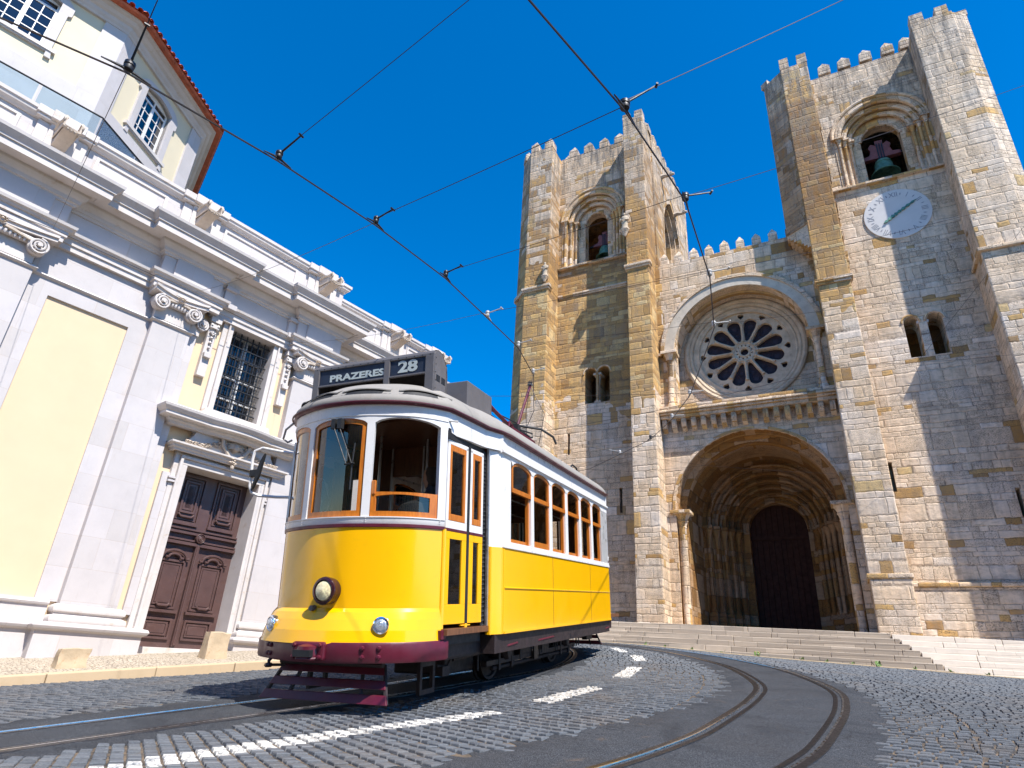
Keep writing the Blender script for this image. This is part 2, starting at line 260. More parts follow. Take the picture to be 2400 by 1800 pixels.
# ---------------------------------------------------------------- mesh helper
class MB:
    def __init__(s): s.v = []; s.f = []
    def add(s, vs, fs):
        b = len(s.v); s.v += [tuple(p) for p in vs]; s.f += [tuple(b+i for i in f) for f in fs]; return s
    def box(s, x0, x1, y0, y1, z0, z1):
        x0, x1 = min(x0, x1), max(x0, x1); y0, y1 = min(y0, y1), max(y0, y1); z0, z1 = min(z0, z1), max(z0, z1)
        return s.add([(x, y, z) for z in (z0, z1) for x, y in ((x0, y0), (x1, y0), (x1, y1), (x0, y1))],
                     [(3, 2, 1, 0), (4, 5, 6, 7), (0, 1, 5, 4), (1, 2, 6, 5), (2, 3, 7, 6), (3, 0, 4, 7)])
    def prism(s, pts, a, b, axis='y'):          # pts 2-D, extruded along axis from a to b
        f = {'y': lambda p, d: (p[0], d, p[1]), 'x': lambda p, d: (d, p[0], p[1]), 'z': lambda p, d: (p[0], p[1], d)}[axis]
        n = len(pts); vs = [f(p, a) for p in pts]+[f(p, b) for p in pts]
        tri = tessellate_polygon([[Vector((p[0], p[1], 0)) for p in pts]])
        fs = [tuple(t) for t in tri]+[tuple(n+i for i in reversed(t)) for t in tri]
        return s.add(vs, fs+[(i, i+n, (i+1) % n+n, (i+1) % n) for i in range(n)])
    def plate(s, outer, holes, y0, y1, back=True):  # wall in XZ with holes, thickness y0..y1
        loops = [outer]+list(holes); pts = [p for l in loops for p in l]; n = len(pts)
        tri = tessellate_polygon([[Vector((p[0], p[1], 0)) for p in l] for l in loops])
        vs = [(p[0], y0, p[1]) for p in pts]+[(p[0], y1, p[1]) for p in pts]; fs = [tuple(t) for t in tri]
        if back: fs += [tuple(n+i for i in reversed(t)) for t in tri]
        k = 0
        for l in loops:
            m_ = len(l)
            fs += [(k+i, k+i+n, k+(i+1) % m_+n, k+(i+1) % m_) for i in range(m_)]; k += m_
        return s.add(vs, fs)
    def tube(s, path, r, n=6, closed=False, caps=True):
        P = [Vector(p) for p in path]; m_ = len(P); rs = r if isinstance(r, (list, tuple)) else [r]*m_
        vs = []; prev = None
        for i, p in enumerate(P):
            a = P[(i+1) % m_] if (i < m_-1 or closed) else p; b = P[i-1] if (i > 0 or closed) else p
            t = (a-b).normalized() if (a-b).length > 1e-9 else Vector((0, 0, 1))
            if prev is None: q = Vector((0, 0, 1)) if abs(t.z) < .9 else Vector((1, 0, 0)); q = (q-t*q.dot(t)).normalized()
            else: q = prev-t*prev.dot(t); q = q.normalized() if q.length > 1e-6 else t.orthogonal().normalized()
            prev = q; w_ = t.cross(q)
            for k in range(n): an = 2*PI*k/n; vs.append(p+(q*math.cos(an)+w_*math.sin(an))*rs[i])
        fs = []
        for i in range(m_ if closed else m_-1):
            j = (i+1) % m_
            for k in range(n): fs.append((i*n+k, i*n+(k+1) % n, j*n+(k+1) % n, j*n+k))
        if caps and not closed: fs += [tuple(reversed(range(n))), tuple((m_-1)*n+k for k in range(n))]
        return s.add(vs, fs)
    def lathe(s, prof, c=(0, 0, 0), n=12, axis='z', a0=0., a1=2*PI):   # prof (r, h)
        full = abs(a1-a0-2*PI) < 1e-6; m_ = n if full else n+1; vs = []
        for r_, h in prof:
            for k in range(m_):
                an = a0+(a1-a0)*k/n; x, y = r_*math.cos(an), r_*math.sin(an)
                q = {'z': (x, y, h), 'y': (x, h, y), 'x': (h, x, y)}[axis]; vs.append((c[0]+q[0], c[1]+q[1], c[2]+q[2]))
        fs = []
        for i in range(len(prof)-1):
            for k in range(n): k2 = (k+1) % m_; fs.append((i*m_+k, i*m_+k2, (i+1)*m_+k2, (i+1)*m_+k))
        if full: fs += [tuple(range(m_)), tuple((len(prof)-1)*m_+k for k in reversed(range(m_)))]
        return s.add(vs, fs)
    def strip(s, A, B):                          # quads between two equal polylines
        n = len(A); return s.add(list(A)+list(B), [(i, i+1, n+i+1, n+i) for i in range(n-1)])
    def sweep(s, path, prof, closed=False):      # path in plan (x, y), prof list of (outward, z); outward = right of travel
        P = [Vector(p) for p in path]; m_ = len(P); nr = []
        for i in range(m_):
            a = P[(i+1) % m_] if (i < m_-1 or closed) else P[i]; b = P[i-1] if (i > 0 or closed) else P[i]
            t = (a-b).normalized()
            if 0 < i < m_-1 or closed:
                t1 = (P[(i+1) % m_]-P[i]).normalized(); t0 = (P[i]-P[i-1]).normalized(); t = (t0+t1).normalized(); q = Vector((t.y, -t.x)); q = q/max(.35, q.dot(Vector((t1.y, -t1.x))))
            else: q = Vector((t.y, -t.x))
            nr.append(q)
        k = len(prof); vs = []
        for i in range(m_):
            for o, z in prof: vs.append((P[i].x+nr[i].x*o, P[i].y+nr[i].y*o, z))
        fs = []
        for i in range(m_ if closed else m_-1):
            j = (i+1) % m_
            for q in range(k): q2 = (q+1) % k; fs.append((i*k+q, j*k+q, j*k+q2, i*k+q2))
        if not closed: fs += [tuple(range(k)), tuple((m_-1)*k+q for q in reversed(range(k)))]
        return s.add(vs, fs)
    def xf(s, fn, start=0):
        s.v = s.v[:start]+[tuple(fn(p)) for p in s.v[start:]]; return s
    def each(s, name, mat, parent=None, **k):      # one object per separate piece (pieces whose boxes touch stay together)
        n = len(s.v); par = list(range(n))
        def find(i):
            while par[i] != i: par[i] = par[par[i]]; i = par[i]
            return i
        for f in s.f:
            for q in f[1:]: par[find(q)] = find(f[0])
        comp = {}
        for i in range(n): comp.setdefault(find(i), []).append(i)
        cl = [[set(c), [min(s.v[i][a] for i in c)-.004 for a in range(3)], [max(s.v[i][a] for i in c)+.004 for a in range(3)]] for c in comp.values()]
        i = 0
        while i < len(cl):
            j = i+1; hit = False
            while j < len(cl):
                if all(cl[i][1][a] <= cl[j][2][a] and cl[j][1][a] <= cl[i][2][a] for a in range(3)):
                    cl[i][0] |= cl[j][0]; cl[i][1] = [min(p, q) for p, q in zip(cl[i][1], cl[j][1])]; cl[i][2] = [max(p, q) for p, q in zip(cl[i][2], cl[j][2])]; cl.pop(j); hit = True
                else: j += 1
            if not hit: i += 1
        out = []
        for c, _, _ in cl:
            ids = sorted(c); mp = {q: k_ for k_, q in enumerate(ids)}; t = type(s)(); t.v = [s.v[q] for q in ids]; t.f = [tuple(mp[q] for q in f) for f in s.f if f[0] in c]; out.append(t.build(name, mat, parent, **k))
        return out
    def build(s, name, mat, parent=None, smooth=False, bevel=0., ang=35, label=None, mats=None, fix=True):
        me = bpy.data.meshes.new(name); me.from_pydata(s.v, [], s.f)
        if fix:
            b = bmesh.new(); b.from_mesh(me); bmesh.ops.recalc_face_normals(b, faces=b.faces); b.to_mesh(me); b.free()
        me.materials.append(mat)
        for x in mats or []: me.materials.append(x)
        if smooth: me.shade_smooth(); me.set_sharp_from_angle(angle=R(ang))
        o = bpy.data.objects.new(name, me); COL.objects.link(o)
        if parent is not None: o.parent = parent
        if bevel:
            mo = o.modifiers.new('bevel', 'BEVEL'); mo.width = bevel; mo.segments = 2; mo.limit_method = 'ANGLE'; mo.angle_limit = R(40)
        if label: o['label'] = label
        return o

def tag(o, label=None, cat=None, group=None, kind=None):
    for k, v in (('label', label), ('category', cat), ('group', group), ('kind', kind)):
        if v: o[k] = v
    return o
def root(name, label, cat, mat=None, group=None):
    o = bpy.data.objects.new(name, None); COL.objects.link(o); o.empty_display_size = .3
    if mat is not None: o.matrix_world = mat
    return tag(o, label, cat, group)
def dup(o, parent=None, loc=None):
    c = o.copy(); COL.objects.link(c); c.parent = parent if parent is not None else o.parent
    if loc is not None: c.location = loc
    for ch in list(o.children): dup(ch, c)
    return c
def arc(cx, cz, r_, a0, a1, n): return [(cx+r_*math.cos(a0+(a1-a0)*i/n), cz+r_*math.sin(a0+(a1-a0)*i/n)) for i in range(n+1)]
def arch(x0, x1, zb, zs, n=16, rise=None):       # closed outline: jambs and a half-round head
    cx = (x0+x1)/2; r_ = (x1-x0)/2; rise = r_ if rise is None else rise
    return [(x0, zb), (x1, zb)]+[(cx+r_*math.cos(PI*i/n), zs+rise*math.sin(PI*i/n)) for i in range(n+1)]
def crom(P, n=8, closed=False):
    P = [np.array(p, float) for p in P]; out = []; m_ = len(P)
    for i in range(m_-1):
        p0 = P[i-1] if i > 0 else 2*P[0]-P[1]; p1, p2 = P[i], P[i+1]; p3 = P[i+2] if i+2 < m_ else 2*P[-1]-P[-2]
        for k in range(n):
            t = k/n; out.append(.5*((2*p1)+(-p0+p2)*t+(2*p0-5*p1+4*p2-p3)*t*t+(-p0+3*p1-3*p2+p3)*t**3))
    out.append(P[-1]); return out
def text_mb(txt, size, depth=.004, bold=0.):
    cu = bpy.data.curves.new('t', 'FONT'); cu.body = txt; cu.size = size; cu.extrude = depth; cu.align_x = 'CENTER'; cu.align_y = 'CENTER'; cu.offset = bold; cu.resolution_u = 3
    o = bpy.data.objects.new('t', cu); COL.objects.link(o); dg = bpy.context.evaluated_depsgraph_get(); me = o.evaluated_get(dg).to_mesh()
    mb = MB(); mb.add([tuple(v.co) for v in me.vertices], [tuple(p.vertices) for p in me.polygons])
    o.evaluated_get(dg).to_mesh_clear(); bpy.data.objects.remove(o); bpy.data.curves.remove(cu); return mb

# ---------------------------------------------------------------- ground surface (thin plate through surveyed points; z relative to the camera)
CP = np.array([(-2.356, 6.729, -0.513), (-1.434, 6.344, -0.504), (-1.402, 9.022, -0.232), (-0.479, 8.637, -0.223), (-0.447, 11.316, 0.05), (0.476, 10.93, 0.058), (0.507, 13.609, 0.331), (1.43, 13.224, 0.34), (1.462, 15.902, 0.613), (2.385, 15.517, 0.621), (3.851, 19.565, 0.94), (4.503, 19.215, 0.89), (6.133, 18.34, 0.76), (7.966, 17.357, 0.66), (9.218, 16.686, 0.6), (10.592, 15.948, 0.53), (11.782, 15.31, 0.47), (-7.285, 10.517, -0.56), (-6.075, 11.995, -0.4), (-4.421, 14.014, -0.18), (0.0, 0.0, -1.07), (3.0, 2.0, -0.8), (-3.0, 2.0, -1.05), (2.2, 6.6, -0.3), (4.0, 8.2, -0.07), (12.0, 4.0, -0.45), (-4.0, -4.0, -1.6), (6.0, -3.0, -1.2)])
def _k(r2): return np.where(r2 > 1e-9, .5*r2*np.log(np.maximum(r2, 1e-9)), 0)
_n = len(CP); _A = np.zeros((_n+3, _n+3)); _A[:_n, :_n] = _k(((CP[:, None, :2]-CP[None, :, :2])**2).sum(-1))+2.0*np.eye(_n)
_A[:_n, _n] = 1; _A[:_n, _n+1:] = CP[:, :2]; _A[_n, :_n] = 1; _A[_n+1:, :_n] = CP[:, :2].T
_b = np.zeros(_n+3); _b[:_n] = CP[:, 2]; _w = np.linalg.solve(_A, _b)
def GZ(x, y):
    r2 = (CP[:, 0]-x)**2+(CP[:, 1]-y)**2; return float(_k(r2)@_w[:_n]+_w[_n]+_w[_n+1]*x+_w[_n+2]*y)+CZ
# frames of the two buildings and of the tram
aB = R(151.79); S_ = Vector((-math.cos(aB), -math.sin(aB), 0)); NB = Vector((-math.sin(aB), math.cos(aB), 0)); P0 = Vector((5.27, 21.3, CZ))
mCath = Matrix(((S_.x, -NB.x, 0, P0.x), (S_.y, -NB.y, 0, P0.y), (0, 0, 1, CZ), (0, 0, 0, 1)))
aA = R(50.68); T_ = Vector((math.cos(aA), math.sin(aA), 0)); NA = Vector((T_.y, -T_.x, 0)); K = 15/11.
oA = -15*NA
mChur = Matrix(((T_.x, -NA.x, 0, oA.x), (T_.y, -NA.y, 0, oA.y), (0, 0, 1, CZ), (0, 0, 0, 1)))
tA = Vector((.38183358, .91735044, .11256686)).normalized(); tL = Vector((.92279895, -.38518132, .00880038)).normalized(); tU = tL.cross(tA).normalized()
tO = Vector((-1.704, 6.995, -.452458+CZ))
mTram = Matrix(((tL.x, tA.x, tU.x, tO.x), (tL.y, tA.y, tU.y, tO.y), (tL.z, tA.z, tU.z, tO.z), (0, 0, 0, 1)))
def cath2w(s, o): p = P0+S_*s+NB*o; return p.x, p.y
def chur2w(t, o): p = oA+T_*t+NA*o; return p.x, p.y      # real metres
def kerb_o(x, y): p = Vector((x, y, 0))-oA; return p.dot(NA), p.dot(T_)
def step_o(x, y): p = Vector((x, y, 0))-Vector((P0.x, P0.y, 0)); return p.dot(NB), p.dot(S_)

def grid(xs, ys, fz):
    vs = [(x, y, fz(x, y)) for y in ys for x in xs]; nx = len(xs)
    return vs, [(j*nx+i, j*nx+i+1, (j+1)*nx+i+1, (j+1)*nx+i) for j in range(len(ys)-1) for i in range(nx-1)]
xs = [-160, -80, -40, -24]+list(np.arange(-16, 20.1, .75))+[26, 40, 80, 160]; ys = [-160, -80, -40, -20, -10]+list(np.arange(-6, 27.1, .75))+[34, 60, 100, 200]
def gfar(x, y):
    cx, cy = min(max(x, -16), 20), min(max(y, -6), 27); return GZ(cx, cy)-.014
mb = MB(); mb.add(*grid(xs, ys, gfar)); g = mb.build('ground', M['dirt'], fix=False); tag(g, kind='structure')

# ---------------------------------------------------------------- the two tracks
trackA = crom([(-7.2, 1.6), (-5.2, 3.72), (-3.60, 5.43), (-2.65, 6.4), (-1.23, 7.9), (-.05, 9.5), (.93, 11.05), (1.47, 13.11), (1.59, 14.98), (1.2, 17.0), (.2, 19.2), (-1.6, 21.5)], 10)
trackB = crom([(-1.6, 2.2), (.1, 3.15), (1.25, 4.1), (2.14, 5.03), (2.74, 5.84), (3.72, 7.46), (4.39, 9.02), (4.86, 11.5), (4.86, 13.2), (4.62, 15.2), (3.9, 17.4), (2.6, 19.2), (.6, 21.2)], 10)
def offs(path, d):                              # d > 0: to the left of travel
    out = []
    for i, p in enumerate(path):
        a = path[min(i+1, len(path)-1)]; b = path[max(i-1, 0)]; t = (a-b)/np.linalg.norm(a-b); out.append(np.array((p[0]-t[1]*d, p[1]+t[0]*d)))
    return out
rails = [(trackA, 'right'), (offs(trackA, .92), 'left'), (trackB, 'right'), (offs(trackB, .94), 'left')]
cenA, cenB = np.array(offs(trackA, .46)), np.array(offs(trackB, .47))
rl = ['groove rail under the yellow tram nearest the middle of the street', 'groove rail under the yellow tram on the church side', 'outer curved groove rail nearest the cathedral steps', 'inner curved groove rail swinging across the empty asphalt track']
for (path, nm), lab, side in zip(rails, rl, (1, -1, 1, -1)):
    def band(d0, d1, h0, h1):
        A_ = offs(path, d0); B_ = offs(path, d1)
        return [(p[0], p[1], GZ(*p)+h0) for p in A_], [(p[0], p[1], GZ(*p)+h1) for p in B_]
    rt_ = root('tram_rail', lab, 'rail', Matrix.Translation((float(path[0][0]), float(path[0][1]), GZ(*path[0]))), 'grooved tram rails in the street')
    inv = rt_.matrix_world.inverted()
    def part(name, mat, *bands):
        mb = MB()
        for b_ in bands: mb.strip(*band(*b_))
        mb.xf(lambda p: inv@Vector(p)); o = mb.build(name, mat, rt_, fix=False); return o
    s_ = side                                    # wheel flange groove lies towards the gauge side
    part('rail_head', M['steel'], (s_*.002, s_*.020, .0165, .018), (s_*.020, s_*.026, .018, -.02))
    part('rail_shoulder', M['rust'], (-s_*.055, s_*.002, .011, .0165), (s_*.064, s_*.108, .015, .012), (s_*.058, s_*.064, -.03, .015), (-s_*.063, -s_*.055, -.02, .011), (s_*.108, s_*.114, .012, -.02))
    part('flange_groove', M['black'], (s_*.026, s_*.058, -.022, -.022))
# asphalt beds
def bed(path, dl, dr, lab):
    n_ = len(path); L_ = []; Rr = []
    for i, p in enumerate(path):
        a = path[min(i+1, n_-1)]; b = path[max(i-1, 0)]; t = (a-b)/np.linalg.norm(a-b); nn = np.array((-t[1], t[0]))
        L_.append(p+nn*(dl(i/n_)+.07*math.sin(i*1.9)+.05*math.sin(i*.77+1))); Rr.append(p-nn*(dr(i/n_)+.05*math.sin(i*1.3+2)+.04*math.sin(i*.6)))
    mb = MB(); k = 7
    rows = [[(l*(1-j/(k-1))+r*(j/(k-1))) for j in range(k)] for l, r in zip(L_, Rr)]
    vs = [(q[0], q[1], GZ(*q)+(.006 if 0 < j < k-1 else -.012)) for row in rows for j, q in enumerate(row)]
    mb.add(vs, [(i*k+j, i*k+j+1, (i+1)*k+j+1, (i+1)*k+j) for i in range(n_-1) for j in range(k-1)])
    o = mb.build('track_asphalt', M['asphalt'], fix=False); tag(o, kind='structure'); return L_, Rr
fineA = [np.array(p) for p in crom(cenA[::2], 5)]; fineB = [np.array(p) for p in crom(cenB[::2], 5)]
edA = bed(fineA, lambda t: 1.2 if t < .38 else max(.75, 1.2-3*(t-.38)), lambda t: .8, '')
edB = bed(fineB, lambda t: float(np.interp(t, [0, .28, .4, .6, 1], [1.5, 1.35, 1.0, .86, .8])), lambda t: float(np.interp(t, [0, .3, .5, .7, 1], [.95, .9, .84, .75, .75])), '')
fA, fB = np.array(fineA), np.array(fineB)
def inside_bed(x, y, m_=.05):
    for f_, ed in ((fA, edA), (fB, edB)):
        d = (f_[:, 0]-x)**2+(f_[:, 1]-y)**2; i = int(d.argmin())
        if d[i] > 3: continue
        c_ = f_[i]; l_ = ed[0][i]-c_; wl = np.linalg.norm(l_); r_ = ed[1][i]-c_; wr = np.linalg.norm(r_)
        s_ = (x-c_[0])*l_[0]/wl+(y-c_[1])*l_[1]/wl
        if -wr+m_ < s_ < wl-m_: return True
    return False
# cobbles: short courses of setts fanned round the inside of the curve, real little blocks
stones = MB(); painted = MB()
def near_dash(x, y):
    for (ax_, ay_), (bx_, by_), hw_ in DASH:
        L_ = math.hypot(bx_-ax_, by_-ay_); ux, uy = (bx_-ax_)/L_, (by_-ay_)/L_; s_ = (x-ax_)*ux+(y-ay_)*uy; t_ = -(x-ax_)*uy+(y-ay_)*ux
        if abs(t_) < hw_+.12 and -.12 < s_ < L_+.12: return True
    return False
def side_of_A(x, y):
    d = (fA[:, 0]-x)**2+(fA[:, 1]-y)**2; i = min(int(d.argmin()), len(fA)-2); t = fA[i+1]-fA[i]; return t[0]*(y-fA[i][1])-t[1]*(x-fA[i][0])
def sett(q, qe, hw, ox, oy, ct, st_, zone):
    """one block: q..qe along the course direction, half width hw across it"""
    qm = (q+qe)/2; x, y = ox+qm*ct, oy+qm*st_
    if y < 3.2 or abs(x) > .95*y+1.2: return
    if (side_of_A(x, y) > 0) != (zone == 1): return
    if inside_bed(x, y): return
    if kerb_o(x, y)[0] < 2.78 or step_o(x, y)[0] < 2.28: return
    hw *= random.uniform(.965, 1.0); z = GZ(x, y)+random.uniform(-.0045, .0045); tx, ty = random.uniform(-.03, .03), random.uniform(-.03, .03); gl = .0055; vs = []
    for e_, zz, top in ((.0, -.035, 0), (.009, 0, 1)):
        for a_, b_ in ((q+gl+e_, -hw+e_), (qe-gl-e_, -hw+e_), (qe-gl-e_, hw-e_), (q+gl+e_, hw-e_)):
            a_ += random.uniform(-.003, .003); b_ += random.uniform(-.003, .003)
            X, Y = ox+a_*ct-b_*st_, oy+a_*st_+b_*ct; vs.append((X, Y, z+zz+(tx*(X-x)+ty*(Y-y))*top))
    vm = [(v[0], v[1], v[2]-.006) for v in [((a[0]+(a[0]-x)*.09), (a[1]+(a[1]-y)*.09), a[2]) for a in vs[4:]]]
    tgt = painted if near_dash(x, y) else stones
    tgt.add(vs[:4]+vm+vs[4:], [(0, 1, 5, 4), (1, 2, 6, 5), (2, 3, 7, 6), (3, 0, 4, 7), (4, 5, 9, 8), (5, 6, 10, 9), (6, 7, 11, 10), (7, 4, 8, 11), (8, 9, 10, 11)])
ctr = np.array((-6.5, 12.5)); rr_ = 2.0
while rr_ < 24:
    dr_ = 2.6; rm = rr_+dr_/2; nc = int(2*PI*rm/.112)
    for c_ in range(nc):
        th = 2*PI*c_/nc; ct, st_ = math.cos(th), math.sin(th); px, py = ctr[0]+rm*ct, ctr[1]+rm*st_
        if px < -9 or px > 16.5 or py < 1.5 or py > 24 or abs(px)/max(py, .1) > 1.4: continue
        q = rr_+random.uniform(0, .05)
        while q < rr_+dr_:
            qe = min(q+random.uniform(.085, .145), rr_+dr_+.02); sett(q, qe, PI*((q+qe)/2)/nc-.0035, ctr[0], ctr[1], ct, st_, 0); q = qe
    rr_ += dr_
# between the church kerb and the first track: straight courses square to the kerb
ax = R(50.68-78); ct, st_ = math.cos(ax), math.sin(ax)
for k in range(260):
    ox, oy = chur2w(-6+k*.122*1.02, 2.4); q = 0
    while q < 7.5:
        qe = q+random.uniform(.11, .17); sett(q, qe, .0565, ox, oy, ct, st_, 1); q = qe
o = stones.build('cobbled_road', M['cobble'], fix=False); tag(o, kind='structure')
o = painted.build('road_marking', M['paint'], fix=False); tag(o, kind='structure')
print('stones', len(stones.f)//9)

# ---------------------------------------------------------------- pavement, kerb and bollards on the church side
def zk(t): return -.45+.0924*(t-3.48)+CZ
def zw(t): return -.20+.0811*(t-4.09)+CZ
mb = MB(); ts = np.arange(-14, 24, .8)
A_ = [(*chur2w(t, 2.5), zk(t)+.004) for t in ts]; B_ = [(*chur2w(t, 1.2), (zk(t)+zw(t))/2+.012) for t in ts]; C_ = [(*chur2w(t, -.3), zw(t)) for t in ts]
mb.strip(A_, B_); mb.strip(B_, C_); o = mb.build('pavement', M['calcada'], fix=False); tag(o, kind='structure')
mb = MB(); t = -14.
while t < 23:
    L2 = random.uniform(1.2, 1.75); t2 = t+L2-.012; j = random.uniform(-.012, .012)
    q = [(t, 2.44), (t2, 2.44), (t2, 2.70+j), (t, 2.70+j)]
    top = [(*chur2w(a, b), zk(a)+.012) for a, b in q]; bot = [(*chur2w(a, b+(.02 if b > 2.6 else 0)), zk(a)-.35) for a, b in q]
    mb.add(bot+top, [(0, 1, 5, 4), (1, 2, 6, 5), (2, 3, 7, 6), (3, 0, 4, 7), (4, 5, 6, 7)]); t += L2
o = mb.build('kerb', M['kerb'], bevel=.018, fix=True); tag(o, kind='structure')
def bollard(t, o_, w_, d_, h, tilt, lab, skew=0.):
    bm = bmesh.new(); bmesh.ops.create_cube(bm, size=1); bmesh.ops.subdivide_edges(bm, edges=bm.edges, cuts=5, use_grid_fill=True)
    rs = np.random.default_rng(int(t*10)); ph = rs.uniform(0, 6, 9)
    for v in bm.verts:
        x, y, z = v.co; k = 1-.05*(z+.5); x2, y2 = x*k*w_, y*k*d_; r2 = (abs(x)*2)**6+(abs(y)*2)**6+(abs(z)*2)**6
        cut = .99-.018*min(1, max(0, r2-1.1)); x2 *= cut; y2 *= cut; zz = (z+.5)*h*cut-.05
        wv = .012*(math.sin(x*9+ph[0])*math.cos(z*7+ph[1])+math.sin(y*8+ph[2]+z*5)); v.co = (x2+wv+skew*z, y2-wv, zz+wv*.7)
    me = bpy.data.meshes.new('stone_bollard'); bm.to_mesh(me); bm.free(); me.materials.append(M['bollard']); me.shade_smooth(); me.set_sharp_from_angle(angle=R(38))
    ob = bpy.data.objects.new('stone_bollard', me); COL.objects.link(ob); x, y = chur2w(t, o_)
    ob.location = (x, y, zk(t)+.02); ob.rotation_euler = (0, R(tilt), aA-R(8)); tag(ob, lab, 'bollard', 'squat stone bollards on the church pavement'); return ob
bollard(4.62, 1.95, .46, .36, .37, -3, 'low worn bollard with a blackened left edge, alone near the left of the pavement', .05)
bollard(7.25, 1.65, .44, .36, .58, 2, 'taller orange stained bollard in front of the brown church door')

# ---------------------------------------------------------------- cathedral steps
def f(s, o_, z): p = P0+S_*s+NB*o_; return (p.x, p.y, z)
stp = root('stone_steps', 'wide weathered stone steps rising from the street to the cathedral doorway', 'steps', Matrix.Translation(f(3, 1, CZ+1)))
inv = stp.matrix_world.inverted()
def topz(s): return CZ+1.655-.0245*s            # landing falls gently towards the right
rise, tread = .152, .335
SR = 6.15                                       # the flight ends here, a solid plinth goes on
for k in range(9):
    z1 = lambda s, k=k: topz(s)-rise*k; d = .28+tread*k
    mb = MB(); s = -9.; off = random.uniform(0, 1)
    smax = SR+.05+.33*k*.55
    while s < smax:
        e = min(s+random.uniform(.8, 1.9), smax); j = random.uniform(-.006, .006); zz = random.uniform(-.004, .004)
        dd = 0 if s > -1.2 else (-(s+1.2))*.0
        a, b = s+.004, e-.004
        q = [(a, d-tread-.10), (b, d-tread-.10), (b, d+j), (a, d+j)] if k else [(a, -2.0), (b, -2.0), (b, d+j), (a, d+j)]
        mb.add([f(x, y, z1(x)-rise-.06) for x, y in q]+[f(x, y, z1(x)+zz) for x, y in q], [(0, 1, 5, 4), (1, 2, 6, 5), (2, 3, 7, 6), (3, 0, 4, 7), (4, 5, 6, 7)]); s = e
    mb.xf(lambda p: inv@Vector(p)); mb.build('step', M['step'], stp, bevel=.014)
mb = MB()                                        # kerb line at the foot
pts = [(s, 2.36) for s in np.arange(-3, 16, .7)]
for (a, oa), (b, ob_) in zip(pts[:-1], pts[1:]):
    q = [f(a+.004, oa-.12, 0), f(b-.004, ob_-.12, 0), f(b-.004, ob_, 0), f(a+.004, oa, 0)]
    mb.add([(x, y, GZ(x, y)-.1) for x, y, z in q]+[(x, y, GZ(x, y)+.018) for x, y, z in q], [(0, 1, 5, 4), (1, 2, 6, 5), (2, 3, 7, 6), (3, 0, 4, 7), (4, 5, 6, 7)])
mb.xf(lambda p: inv@Vector(p)); mb.build('foot_stones', M['kerb'], stp, bevel=.006)
# the solid plinth right of the flight: slightly sloping courses of big blocks
pln = root('stone_plinth', 'bright limestone plinth of stepped block courses right of the cathedral steps', 'plinth', Matrix.Translation(f(9, 1, CZ+1)))
inv = pln.matrix_world.inverted(); 
for k in range(9):
    mb = MB(); s = SR+.06+.33*k*.55; dd = .32+tread*.93*k+.06
    while s < 17:
        e = s+random.uniform(.9, 1.5); a, b = s+.004, e-.004; j = random.uniform(-.012, .012)
        tz = lambda x: topz(x)-.03-rise*k-.008*(x-SR)
        mb.add([f(x, y, tz(x)-rise-.3) for x, y in ((a, dd-.7-(k == 0)*2), (b, dd-.7-(k == 0)*2), (b, dd+.13+j), (a, dd+.13+j))]+[f(x, y, tz(x)) for x, y in ((a, dd-.7-(k == 0)*2), (b, dd-.7-(k == 0)*2), (b, dd+j), (a, dd+j))],
               [(0, 1, 5, 4), (1, 2, 6, 5), (2, 3, 7, 6), (3, 0, 4, 7), (4, 5, 6, 7)]); s = e
    mb.xf(lambda p: inv@Vector(p)); mb.build('block_course', M['plinth'], pln, bevel=.015)
# weeds at the foot of the steps
rw = random.Random(3)
for i, s in enumerate([-2.6, .0, .55, 1.3, 2.1, 3.0, 4.05, 4.6, 5.2, 5.75, 6.5, 7.2, 7.9, 8.9, 9.6]):
    big = i in (0, 5, 9); x, y, _ = f(s, 2.40-.10, 0); mb = MB(); fl = MB()
    for k in range(16 if big else 8):
        a = rw.uniform(0, 2*PI); l_ = rw.uniform(.04, .11)*(1.2 if big else .8); r1 = rw.uniform(.01, .09 if big else .05)
        c0 = Vector((r1*math.cos(a*3), r1*math.sin(a*3), 0)); d = Vector((math.cos(a)*.7, math.sin(a)*.7, rw.uniform(.6, 1.3)))*l_; wv = Vector((-math.sin(a), math.cos(a), 0))*l_*.22
        mb.add([c0-wv*.3, c0+wv*.3, c0+d*.6+wv, c0+d, c0+d*.6-wv], [(0, 1, 2, 3, 4)])
    o = mb.build('weed_tuft', M['weed'], fix=False); o.location = (x, y, GZ(x, y)+.01)
    tag(o, ['leafy green weed at the far left foot of the cathedral steps', 'small green weed in the crack at the foot of the cathedral steps'][0 if i == 0 else 1] if i != 5 else 'weed with small yellow flowers at the foot of the cathedral steps', 'weed', 'weeds along the foot of the steps')
    if i == 5:
        for k in range(7):
            a = rw.uniform(0, 2*PI); fl.lathe([(.0, -.004), (.014, .0), (.0, .006)], (math.cos(a)*.07, math.sin(a)*.07, .08+rw.uniform(0, .05)), 6)
        fl.build('flower', M['flower'], o)

M['portal_door'] = plain('blackened_oak', (.050, .024, .018), .9, var=.3); M['portal_door'].node_tree.nodes['Principled BSDF'].inputs['Specular IOR Level'].default_value = .08; M['rose_arch'] = plain('rose_arch_limestone', (.54, .46, .36), .8, var=.15, scale=3, bump=.3, bscale=20, dirt=((.22, .19, .16), .7)); M['statue'] = plain('statue_limestone', (.42, .34, .25), .9, var=.3, scale=9, bump=.5, bscale=25, dirt=((.12, .10, .09), .8))
